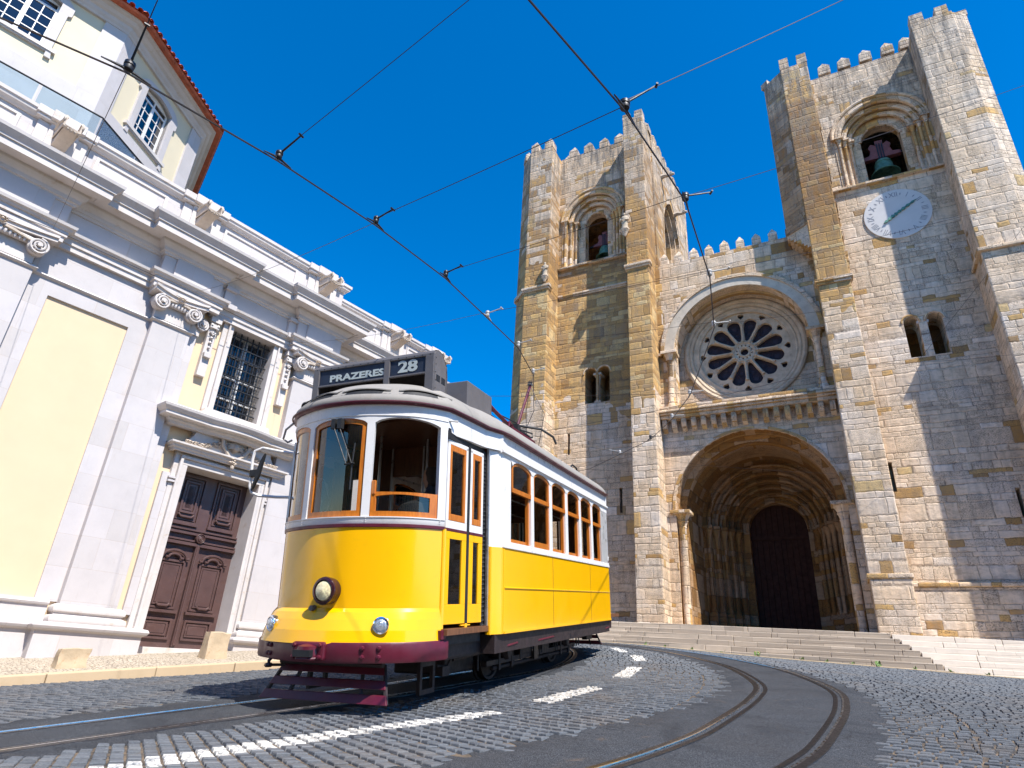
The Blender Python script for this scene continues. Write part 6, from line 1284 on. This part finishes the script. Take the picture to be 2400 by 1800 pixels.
pg.tube([(X0-.1, 3.2, 3.95), (X0, 4.3, 3.97)], .012, 5); pg.tube([(X0-.04, 4.5, 3.9), (X0+.12, 4.62, 3.76)], .04, 6); pg.build('contact_horn', M['black'], tram, smooth=True); pg = MB()
pg.lathe([(.05, 0), (.055, .03), (.03, .05), (.05, .07), (.0, .09)], (X0+.02, 4.95, 4.86), 10); pg.build('contact_head', M['boxgrey'], tram, smooth=True)
pg = MB(); pg.tube([(X0+.02, 4.95, 4.86), (X0-.05, 4.9, 4.3), (X0+.0, 4.85, 3.5)], .007, 4); pg.tube([(X0+.03, 4.95, 4.84), (X0+.28, 5.0, 4.3), (X0+.12, 5.0, 3.5)], .007, 4); pg.build('trolley_rope', M['wire'], tram)
mb = MB(); mb.tube([(.75, 6.2, 3.45), (.78, 6.5, 3.62), (.78, 6.8, 3.6), (.78, 6.9, 3.42)], .02, 6); mb.build('roof_cable', M['black'], tram, smooth=True)
# mirror on its tubular frame, wipers, roof hook
mb = MB(); mb.tube([(-1.06, .62, 2.77), (-1.28, .5, 2.80), (-1.48, .38, 2.84), (-1.56, .34, 2.80), (-1.58, .34, 2.70), (-1.57, .34, 2.36), (-1.54, .35, 2.28), (-1.46, .38, 2.245), (-1.3, .5, 2.235), (-1.06, .62, 2.235)], .018, 8); mf = mb.build('mirror_arm', M['white'], tram, smooth=True)
mb = MB(); mb.prism([(-1.475, 2.50), (-1.44, 2.64), (-1.38, 2.74), (-1.36, 2.75), (-1.375, 2.66), (-1.42, 2.46), (-1.49, 2.32), (-1.52, 2.29)], .30, .335); mb.box(-1.58, -1.46, .31, .36, 2.47, 2.56); mb.build('mirror_housing', M['black'], mf, bevel=.012)
mb = MB()
for z in (2.77, 2.235): mb.box(-1.10, -1.04, .58, .66, z-.05, z+.05)
mb.each('mirror_bracket', M['lgrey'], mf, bevel=.01)
mb = MB(); mb.box(-.05, .0, -.17, -.11, 2.82, 2.93); mb.box(.03, .08, -.17, -.11, 2.82, 2.93); mb.tube([(-.02, -.16, 2.85), (.18, -.155, 2.42)], .006, 5); mb.tube([(.05, -.16, 2.85), (.25, -.155, 2.42)], .006, 5); mb.tube([(.16, -.15, 2.415), (.28, -.15, 2.42)], .009, 5); mb.tube([(.27, -.145, 2.64), (.25, -.14, 2.42), (.245, -.14, 2.14)], .009, 5); mb.build('wiper', M['black'], tram)
mb = MB(); mb.tube([(-.96, .28, 3.08), (-1.08, .3, 3.02), (-1.14, .34, 2.92), (-1.10, .38, 2.88), (-1.04, .38, 2.90)], .014, 7); mb.tube([(1.02, .5, 3.06), (1.04, .52, 2.98), (1.12, .6, 2.985)], .012, 6); mb.each('roof_hook', M['lgrey'], tram, smooth=True)
# interior
mb = MB(); mb.box(-1.12, 1.12, .5, LT_-.5, .70, .76); mb.build('floor', M['darkwood'], tram)
mb = MB(); mb.box(-1.1, 1.1, 1.7, LT_-1.7, 3.0, 3.04); mb.box(-.85, .85, .4, 1.7, 3.0, 3.04)
for y in np.arange(2.0, 7.4, .62): mb.box(-1.12, 1.12, y, y+.05, 2.94, 3.02)
mb.build('ceiling', M['darkwood'], tram)
mb = MB()
for y, s_ in ((1.66, 1), (LT_-1.66, -1)):
    for a, b in ((-1.12, -1.02), (-.62, -.38), (.38, .52), (1.02, 1.12)): mb.box(a, b, y-.02, y+.02, .76, 3.0)
    mb.box(-1.12, 1.12, y-.02, y+.02, 2.62, 3.0); mb.box(-1.05, -.4, y-.018, y+.018, .76, 1.75); mb.box(.45, 1.05, y-.018, y+.018, .76, 1.75)
mb.each('bulkhead', M['darkwood'], tram)
for i in range(6):
    y = 2.2+i*.86
    for s_ in (-1, 1):
        mb = MB(); xa, xb = sorted((s_*1.1, s_*.35)); mb.box(xa, xb, y, y+.4, 1.10, 1.18); mb.box(xa, xb, y+.38, y+.44, 1.15, 1.62); mb.box(xa+.1, xb-.1, y+.1, y+.3, .76, 1.1); mb.build('passenger_seat', M['seat'], tram, bevel=.02)
mb = MB()
for x, y in ((-.12, .95), (.35, 1.3), (.12, 1.62), (-.36, 1.62), (.3, 3.4), (-.3, 4.9)): mb.tube([(x, y, .76), (x, y, 3.0)], .018, 8)
for x in (-.35, .35): mb.tube([(x, 1.7, 2.62), (x, 7.4, 2.62)], .014, 6)
mb.each('grab_pole', M['silver'], tram, smooth=True)
mb = MB(); mb.lathe([(.0, .0), (.25, .0), (.27, .2), (.26, .42), (.2, .52), (.08, .56), (0, .565)], (.62, .62, 1.55), 20); mb.xf(lambda p: (p[0], .62+(p[1]-.62)*.5, p[2])); mb.build('driver_seat', M['black'], tram, smooth=True)
mb = MB(); mb.box(-.55, -.2, .18, .5, .76, 1.85); mb.lathe([(.12, 0), (.12, .06), (.03, .08), (.03, .12)], (-.38, .3, 1.86), 12); mb.build('controller_stand', M['darkwood'], tram, bevel=.02)
mb = MB(); mb.prism([(-.95, 1.95), (-.80, 1.90), (-.72, 2.15), (-.78, 2.42), (-.86, 2.5), (-.95, 2.45)], .75, .83); mb.build('hanging_coat', M['lgrey'], tram, bevel=.03)
mb = MB(); mb.prism([(-.80, 1.95), (-.74, 1.98), (-.70, 2.2), (-.80, 2.46), (-.84, 2.4), (-.76, 2.18)], .72, .76); mb.build('coat_stripe', M['black'], tram)
# running gear
mb = MB(); mb.box(-.95, .95, .5, LT_-.5, .55, .66); mb.box(-.98, .98, .62, 1.7, .46, .60)
mb.box(.9, .96, .8, LT_-.8, .44, .56); mb.box(-.96, -.9, .8, LT_-.8, .44, .56)
mb.build('underframe', M['under'], tram, bevel=.01)
WY = (3.0, 5.75)
for s_ in (-1, 1):
    mb = MB(); f_ = s_*.72; mb.box(f_-.04, f_+.04, 2.35, 6.4, .235, .30); mb.tube([(f_, 2.6, .19), (f_, 6.15, .19)], .028, 8)
    for wy in WY:
        for k in (-.26, .2): mb.box(f_-.05, f_+.05, wy+k, wy+k+.06, .16, .52)
        for j in range(5): mb.box(f_-.045, f_+.045, wy-.52+.08*j, wy+.52-.08*j, .50-.022*j, .517-.022*j)
        mb.lathe([(.06, -.02), (.10, 0), (.10, .1), (.07, .14), (0, .15)], (0, wy, .36), 14, 'x') if 0 else mb.lathe([(0, f_+s_*.11), (.075, f_+s_*.10), (.095, f_+s_*.04), (.095, f_-s_*.02)], (0, wy, .36), 14, 'x')
    for y, w_, z0, z1 in ((3.55, .5, .3, .62), (4.5, .35, .26, .6), (7.2, .4, .3, .62)): mb.box(f_-.05, f_+.05, y, y+w_, z0, z1)
    for y in (3.45, 4.2, 4.3, 5.1, 5.2, 6.35, 6.5): mb.tube([(f_+s_*.08, y, .24), (f_+s_*.08, y, .64)], .012, 5)
    mb.build('truck_frame', M['under'], tram, bevel=.006)
    mb = MB(); f2_ = s_*.80; mb.box(f2_-.012, f2_+.012, 3.98, 4.42, .40, .66); mb.box(f2_-.012, f2_+.012, 4.02, 4.2, .2, .4); mb.box(f2_-.012, f2_+.012, 6.9, 7.15, .42, .66); mb.each('bracket_plate', M['rust'], tram)
    mb = MB(); f3 = s_*.70
    mb.plate([(.55, .10), (.88, .10), (.88, .42), (.55, .42)], [[(.60, .15), (.83, .15), (.83, .37), (.60, .37)]], f3-.02, f3+.02); mb.xf(lambda p: (p[1], p[0]+.15, p[2])); mb.build('hanging_bracket', M['under'], tram)
    mb = MB(); mb.tube([(f3, 1.1, .35), (f3, 1.35, .33), (f3, 1.45, .4), (f3, 1.5, .5)], .014, 6); mb.box(f3-.05, f3+.05, 1.15, 1.32, .24, .34); mb.tube([(f3, 1.5, .38), (f3, 2.3, .40)], .016, 6); mb.tube([(f3, 2.2, .2), (f3, 2.2, .5)], .014, 6); mb.build('brake_rigging', M['under'], tram, smooth=True)
    for wy in WY:
        w_ = MB(); x = s_*.47; w_.lathe([(0, -.03), (.09, -.03), (.10, -.055), (.2, -.02), (.31, -.02), (.325, -.05), (.36, -.055), (.365, .03), (.395, .035), (.395, .06), (.3, .055), (.0, .05)], (0, wy, .375), 32, 'x')
        w_.xf(lambda p: (x-s_*p[0]*1.0, p[1], p[2])); w_.build('wheel', M['under'], tram, smooth=True, ang=30)
for wy in WY: mb = MB(); mb.tube([(-.6, wy, .375), (.6, wy, .375)], .06, 10); mb.build('axle', M['under'], tram, smooth=True)
for y0, y1, x in ((1.6, 2.4, .2), (3.6, 5.2, .0), (6.4, 7.3, -.2)): boxp(x-.35, x+.35, y0, y1, .2, .6, 'under_floor_box', M['under'], .02)
# passenger with a blue backpack by the door
pe = root('person', 'standing passenger in dark clothes with a blue backpack behind the tram door', 'person', mTram@Matrix.Translation((.60, .98, .76))@Matrix.Rotation(-PI/2, 4, 'Z'))
def skin_body(pts, edges, rad, mat, name, par, sub=1):
    me = bpy.data.meshes.new(name); me.from_pydata(pts, edges, []); ob = bpy.data.objects.new(name, me); COL.objects.link(ob)
    mo = ob.modifiers.new('skin', 'SKIN'); mo.use_smooth_shade = True
    for i, r_ in enumerate(rad): me.skin_vertices[0].data[i].radius = (r_, r_*.85) if not isinstance(r_, tuple) else r_
    me.skin_vertices[0].data[0].use_root = True; s2 = ob.modifiers.new('sub', 'SUBSURF'); s2.levels = sub; s2.render_levels = sub
    me.materials.append(mat); ob.parent = par; return ob
M['jean'] = plain('dark_navy_cloth', (.02, .025, .045), .8); M['skin'] = plain('skin', (.45, .26, .18), .55, var=.05); M['shirt'] = plain('dark_shirt', (.04, .04, .05), .85); M['pack'] = plain('blue_backpack_cloth', (.03, .10, .28), .75, var=.25, scale=9, bump=.4, bscale=30); M['hair'] = plain('brown_hair', (.03, .015, .01), .6)
pp = [(0, 0, .92), (0, 0, 1.12), (0, 0, 1.34), (0, 0, 1.46), (0, 0, 1.53), (-.10, 0, .86), (-.11, -.02, .48), (-.11, .02, .09), (-.11, -.10, .04), (.10, 0, .86), (.11, .02, .48), (.12, .05, .09), (.12, -.08, .04), (-.19, 0, 1.40), (-.25, .02, 1.12), (-.24, -.14, .95), (.19, 0, 1.40), (.25, .02, 1.12), (.24, -.16, .98), (0, -.01, 1.60), (0, -.02, 1.70)]
ee = [(0, 1), (1, 2), (2, 3), (3, 4), (0, 5), (5, 6), (6, 7), (7, 8), (0, 9), (9, 10), (10, 11), (11, 12), (3, 13), (13, 14), (14, 15), (3, 16), (16, 17), (17, 18), (4, 19), (19, 20)]
ra = [(.15, .11), (.13, .10), (.16, .11), (.09, .07), .055, .09, .065, .045, .035, .09, .065, .045, .035, .055, .045, .03, .055, .045, .03, .085, .07]
skin_body(pp, ee, ra, M['shirt'], 'body', pe)
mb = MB(); mb.lathe([(0, 1.53), (.05, 1.54), (.075, 1.60), (.085, 1.68), (.07, 1.76), (0, 1.79)], (0, -.02, 0), 14); mb.add([(-.015, -.10, 1.64), (.015, -.10, 1.64), (0, -.125, 1.635), (0, -.095, 1.68)], [(0, 1, 2), (1, 3, 2), (3, 0, 2)]); mb.build('face', M['skin'], pe, smooth=True)
mb = MB(); mb.lathe([(.07, 1.58), (.09, 1.64), (.098, 1.72), (.08, 1.79), (0, 1.81)], (0, .018, 0), 14); mb.build('hair', M['hair'], pe, smooth=True)
for sg in (-1, 1):
    mb = MB(); hx, hy, hz = sg*.24, -.17, .95; mb.lathe([(0, -.05), (.03, -.03), (.035, .01), (.02, .04)], (hx, hy, hz), 8)
    for k in range(4): mb.tube([(hx-.024+.016*k, hy-.01, hz-.04), (hx-.024+.016*k, hy-.03, hz-.075), (hx-.024+.016*k, hy-.015, hz-.10+.006*abs(k-1.5))], .008, 5)
    mb.tube([(hx-sg*.03, hy-.01, hz), (hx-sg*.05, hy-.03, hz-.03)], .009, 5); mb.build('hand', M['skin'], pe, smooth=True)
bk = root('backpack', 'blue backpack seen through the lower glass of the tram door', 'backpack', mTram@Matrix.Translation((.86, .80, 1.28)))
bm = bmesh.new(); bmesh.ops.create_cube(bm, size=1); bmesh.ops.subdivide_edges(bm, edges=bm.edges, cuts=4, use_grid_fill=True)
for v in bm.verts:
    d = v.co.normalized()*.62; v.co = v.co.lerp(d, .55); v.co = Vector((v.co.x*.22, v.co.y*.30, v.co.z*.46))*(1+.06*math.sin(v.co.z*9+v.co.x*5))
me = bpy.data.meshes.new('pack_body'); bm.to_mesh(me); bm.free(); me.materials.append(M['pack']); me.shade_smooth(); ob = bpy.data.objects.new('pack_body', me); COL.objects.link(ob); ob.parent = bk
mb = MB(); mb.tube([(.11, -.08, .18), (.13, -.1, .0), (.1, -.1, -.2)], .012, 5); mb.tube([(.11, .06, .2), (.13, .05, .0), (.1, .05, -.22)], .012, 5); mb.box(.09, .13, -.1, .1, -.15, -.02); mb.build('pack_strap', M['black'], bk)

# ================================================================ overhead wires (coordinates relative to the camera height)
def V3(p): return Vector((p[0], p[1], p[2]+CZ))
def wire_obj(name, lab, cat, pts, r_, mat='wire', sag=.0, sub=8, group=None, joints=()):
    P = []
    for a, b in zip(pts[:-1], pts[1:]):
        a, b = V3(a), V3(b); L_ = (b-a).length
        for k in range(sub): t = k/sub; q = a.lerp(b, t); q.z -= sag*L_*L_*t*(1-t)*.004; P.append(q)
    P.append(V3(pts[-1])); o0 = P[0].copy(); mb = MB(); mb.tube([p-o0 for p in P], r_, 5)
    o = mb.build(name, M[mat], None, smooth=True); o.location = o0; tag(o, lab, cat, group); return o
H = dict(h1=(-3.15, 3.57, 4.11), h2=(-2.32, 4.6, 4.26), h3=(-1.61, 5.68, 4.42), h4=(-.94, 6.92, 4.6), h5=(-.42, 8.11, 4.74), h6=(.07, 9.26, 4.88), g1=(.82, 3.89, 4.36), g2=(1.7, 5.18, 4.55), g3=(2.45, 6.75, 4.73), g4=(3.01, 8.31, 4.91), g5=(3.59, 11.61, 5.26), g6=(3.67, 13.3, 5.42), g7=(3.62, 15.25, 5.61), g8=(3.14, 16.95, 5.74))
W1p = [(-7.0, .2, 3.5), (-3.78, 3.1, 4.04), H['h1'], H['h2'], H['h3'], H['h4'], H['h5'], H['h6'], (.38, 10.57, 5.03), (.5, 12.5, 5.1), (.3, 15, 5.3), (-.6, 18.5, 5.6)]
W2p = [(-1.2, 1.0, 4.0), (-.04, 2.86, 4.21), H['g1'], (1.36, 4.67, 4.47), H['g2'], H['g3'], H['g4'], (3.23, 9.51, 5.05), H['g5'], H['g6'], H['g7'], H['g8'], (2.56, 18.92, 5.88), (1.2, 21, 6.1)]
grp = 'tram contact wires over the street'
wire_obj('contact_wire', 'heavy contact wire running from the top left down towards the tram', 'wire', W1p, .0085, group=grp, sub=5); wire_obj('contact_wire', 'curved contact wire in front of the cathedral following the empty track', 'wire', W2p, .0085, group=grp, sub=5)
gs = 'span wires'
def up_(h, d=.10): return (h[0], h[1], h[2]+d)
spans = [
 ([(-2.45, 2.0, 4.9), (-3.0, 3.4, 4.73), up_(H['h1'], .20)], .005, 'short span wire leaving the top edge above the leftmost wire hanger'),
 ([H['h1'], (-9.71, 10.87, 7.89)], .004, 'thin span wire from the leftmost hanger down to a church capital'),
 ([(.4, 3.0, 6.0), (-.56, 3.63, 5.29), up_(H['h2'])], .004, 'span wire crossing the sky from the top centre to the contact wire'),
 ([(6.0, 3.3, 7.4), (2.9, 3.85, 5.91), up_(H['g1'], .12)], .0045, 'span wire from the upper right sky to the large hanger on the left tower top'),
 ([up_(H['g1'], .06), up_(H['h3'])], .0045, 'span wire across open sky between the two contact wires'),
 ([up_(H['h3'], .04), (-7.83, 13.16, 7.93)], .004, 'span wire ending on the church beside the middle capital'),
 ([up_(H['h4']), up_(H['g2'])], .004, 'span wire crossing in front of the left tower belfry'),
 ([up_(H['g2'], .08), (6.36, 5.67, 7.21), (12, 6.0, 9.8)], .004, 'span wire crossing in front of the right tower belfry'),
 ([(-5.96, 15.45, 7.91), up_(H['h5']), up_(H['g3'])], .0035, 'span wire from the church over the tram sign to the rose window arch'),
 ([up_(H['g3'], .08), (4.67, 7.38, 5.86), (7.55, 7.36, 6.87)], .0035, 'span wire crossing just under the tower clock'),
 ([up_(H['h6'], .05), up_(H['g4'])], .0035, 'pale span wire between the tram roof and the rose window'),
 ([up_(H['g4'], .05), (6.1, 9.11, 6.05), (14.67, 17.39, 12.35)], .0035, 'pale span wire crossing the upper half of the rose window'),
 ([(-3.0, 12.5, 5.2), (-.42, 11.85, 5.1), up_(H['g5'], .05)], .0045, 'level dark wire behind the tram roof box'),
 ([up_(H['g5'], .03), (11.73, 17.72, 9.29), (13.08, 18.13, 9.83)], .0045, 'wire running past the foot of the rose window to the right tower window'),
 ([(.84, 13.29, 5.32), up_(H['g6'], .04), (9.08, 19.83, 8.43)], .0045, 'wire crossing along the corbels above the doorway'),
 ([(.71, 14.76, 5.46), (3.11, 14.06, 5.8), (8.0, 13.6, 7.2), (14.69, 15.91, 9.14)], .006, 'dark cable slanting up across the cathedral front to the right edge'),
 ([(.61, 15.08, 5.48), up_(H['g8'], .05), (5.93, 18.21, 5.97), (11.47, 17.86, 5.86)], .004, 'thin wire crossing the top of the doorway arch'),
 ([(2.45, 18.15, 5.62), (3.94, 18.1, 5.62), (5.93, 18.21, 5.97), (9.0, 19.8, 7.9)], .004, 'thin wire with small insulators hung in front of the porch'),
 ([(13.08, 18.13, 9.83), (15.55, 15.44, 13.39)], .006, 'cable rising steeply past the right buttress'),
 ([(-10.35, 10.25, 7.84), (-9.71, 10.87, 7.89), (-7.83, 13.16, 7.93), (-5.6, 16.05, 7.87)], .008, 'cable clipped along the church front under its capitals')]
for pts, r_, lab in spans: wire_obj('span_wire', lab, 'wire', pts, r_*.85, sag=1.2)
# hangers: ear on the contact wire, bell shaped insulator, strain arm
def hanger(h, d, sc, lab, pale=False, tilt=0., nxt=None):
    base = V3(h); d = Vector(d).normalized(); o = root('wire_hanger', lab, 'insulator', Matrix.Translation(base), 'insulated hangers on the contact wires')
    mt = M['lgrey'] if pale else M['iron']; zz = Vector((0, 0, 1)); n_ = (Vector(nxt)-Vector(h)).normalized() if nxt else Vector((0, 1, 0))
    mb = MB(); mb.tube([-n_*.16*sc+zz*.012, -n_*.05*sc+zz*.03, n_*.05*sc+zz*.03, n_*.16*sc+zz*.012], [.006, .012, .012, .006], 6); mb.build('wire_ear', mt, o, smooth=True)
    mb = MB(); mb.lathe([(.012, .02), (.03*sc, .03), (.034*sc, .05), (.03*sc, .07), (.036*sc, .075), (.036*sc, .105), (.02*sc, .12), (0, .125)], (0, 0, 0), 12); mb.build('insulator', mt, o, smooth=True, ang=50)
    mb = MB(); p1 = zz*.09+d*.05; p2 = zz*.12+d*.27*sc; mb.tube([zz*.09, p1, p2], [.012, .010, .008], 6); mb.tube([p2-Vector((d.y, -d.x, 0))*.03, p2+Vector((d.y, -d.x, 0))*.03], .011, 6); mb.build('strain_arm', mt, o, smooth=True)
    return o
hanger(H['h1'], (.15, -.17, .25), 1.15, 'leftmost black hanger in front of the upper cream storey', nxt=H['h2']); hanger(H['h2'], (.6, -.3, .3), .95, 'hanger on the contact wire against open sky near the church roof', nxt=H['h3'])
hanger(H['h3'], (.8, -.55, .0), .9, 'hanger on the contact wire at the middle of the sky', nxt=H['h4']); hanger(H['h4'], (.8, -.5, 0), .9, 'small hanger left of the left tower, above the tram sign', nxt=H['h5'])
hanger(H['h5'], (.8, -.4, 0), .85, 'hanger close to the left edge of the left tower', True, nxt=H['h6']); hanger(H['h6'], (.8, -.3, 0), .8, 'pale hanger where the wire meets the left tower', True, nxt=(.38, 10.57, 5.03)); hanger((.38, 10.57, 5.03), (.8, -.2, 0), .75, 'pale hanger right above the raised tram current collector', True, nxt=(.5, 12.5, 5.1))
hanger(H['g1'], (.75, .0, .55), 1.3, 'large black hanger at the top corner of the left tower', nxt=(1.36, 4.67, 4.47)); hanger(H['g2'], (.95, .1, .2), 1.1, 'grey hanger between the two towers high in the sky', nxt=H['g3']); hanger(H['g3'], (.95, .0, .15), .95, 'pale hanger on top of the rose window arch', True, nxt=H['g4'])
hanger(H['g4'], (.95, .1, .1), .95, 'pale hanger in front of the rose window', True, nxt=H['g5']); hanger(H['g5'], (.95, .1, .05), 1.0, 'pale hanger at the lower left of the rose window', True, nxt=H['g6']); hanger(H['g6'], (.9, .2, .05), 1.0, 'pale hanger by the corbels left of the doorway', True, nxt=H['g7'])
hanger(H['g7'], (.95, .1, .0), 1.0, 'dark hanger beside the left buttress of the doorway', nxt=H['g8']); hanger(H['g8'], (-.9, .3, .1), 1.1, 'white hanger low above the rear of the tram roof', True, nxt=(2.56, 18.92, 5.88))


# ================================================================ the houses across the street behind the camera (seen in the tram's windows, they also shade the low sky)
for i, (x0, x1, y0, h, mt, lab) in enumerate(((-30, -9, -18, 14, 'ochre_wall', 'ochre town house across the street, left of the pink one, mirrored in the tram glass'), (-8.8, 6, -20, 15.5, 'pink_wall', 'faded pink town house across the street behind the viewer'), (6.2, 26, -22, 13.5, 'cream_wall', 'cream town house at the right end of the row behind the viewer'))):
    if mt not in M: M[mt] = plain(mt, {'ochre_wall': (.50, .32, .12), 'pink_wall': (.46, .27, .19), 'cream_wall': (.55, .46, .30)}[mt], .85, var=.08)
    b = root('town_house', lab, 'house', Matrix.Translation(((x0+x1)/2, y0, GZ(min(max((x0+x1)/2, -16), 20), -6))), 'town houses across the street'); hw = (x1-x0)/2; n_ = int((x1-x0)/2.4); hol = []
    for r_ in range(4):
        for k in range(n_): xc = -hw+(k+.5)*2*hw/n_; z = 1.0+r_*3.4; hol.append(rectl(xc-.5, xc+.5, z, z+1.8))
    mb = MB(); mb.plate(rectl(-hw, hw, -2, h), hol, -.3, 0); mb.build('wall', M[mt], b)
    for hh in hol:
        (xa, za), (xb, _), (_, zb_), _ = hh; mb = MB(); mb.plate(rectl(xa-.12, xb+.12, za-.12, zb_+.12), [rectl(xa, xb, za, zb_)], -.02, .06); w_ = mb.build('window', M['church_trim'], b)
        mb = MB(); mb.box(xa, xb, -.22, -.18, za, zb_); mb.build('pane', M['glass_dark'], w_); 
    mb = MB(); mb.box(-hw-.2, hw+.2, -8, .5, h, h+.25); mb.prism([(-8, h+.25), (.5, h+.25), (-3.8, h+2.4)], -hw, hw, 'x'); mb.build('roof', M['tile'], b)
    mb = MB(); mb.box(-hw, hw, -7.5, -.31, -2, h-.02); mb.build('rear_walls', M['boxgrey'], b)
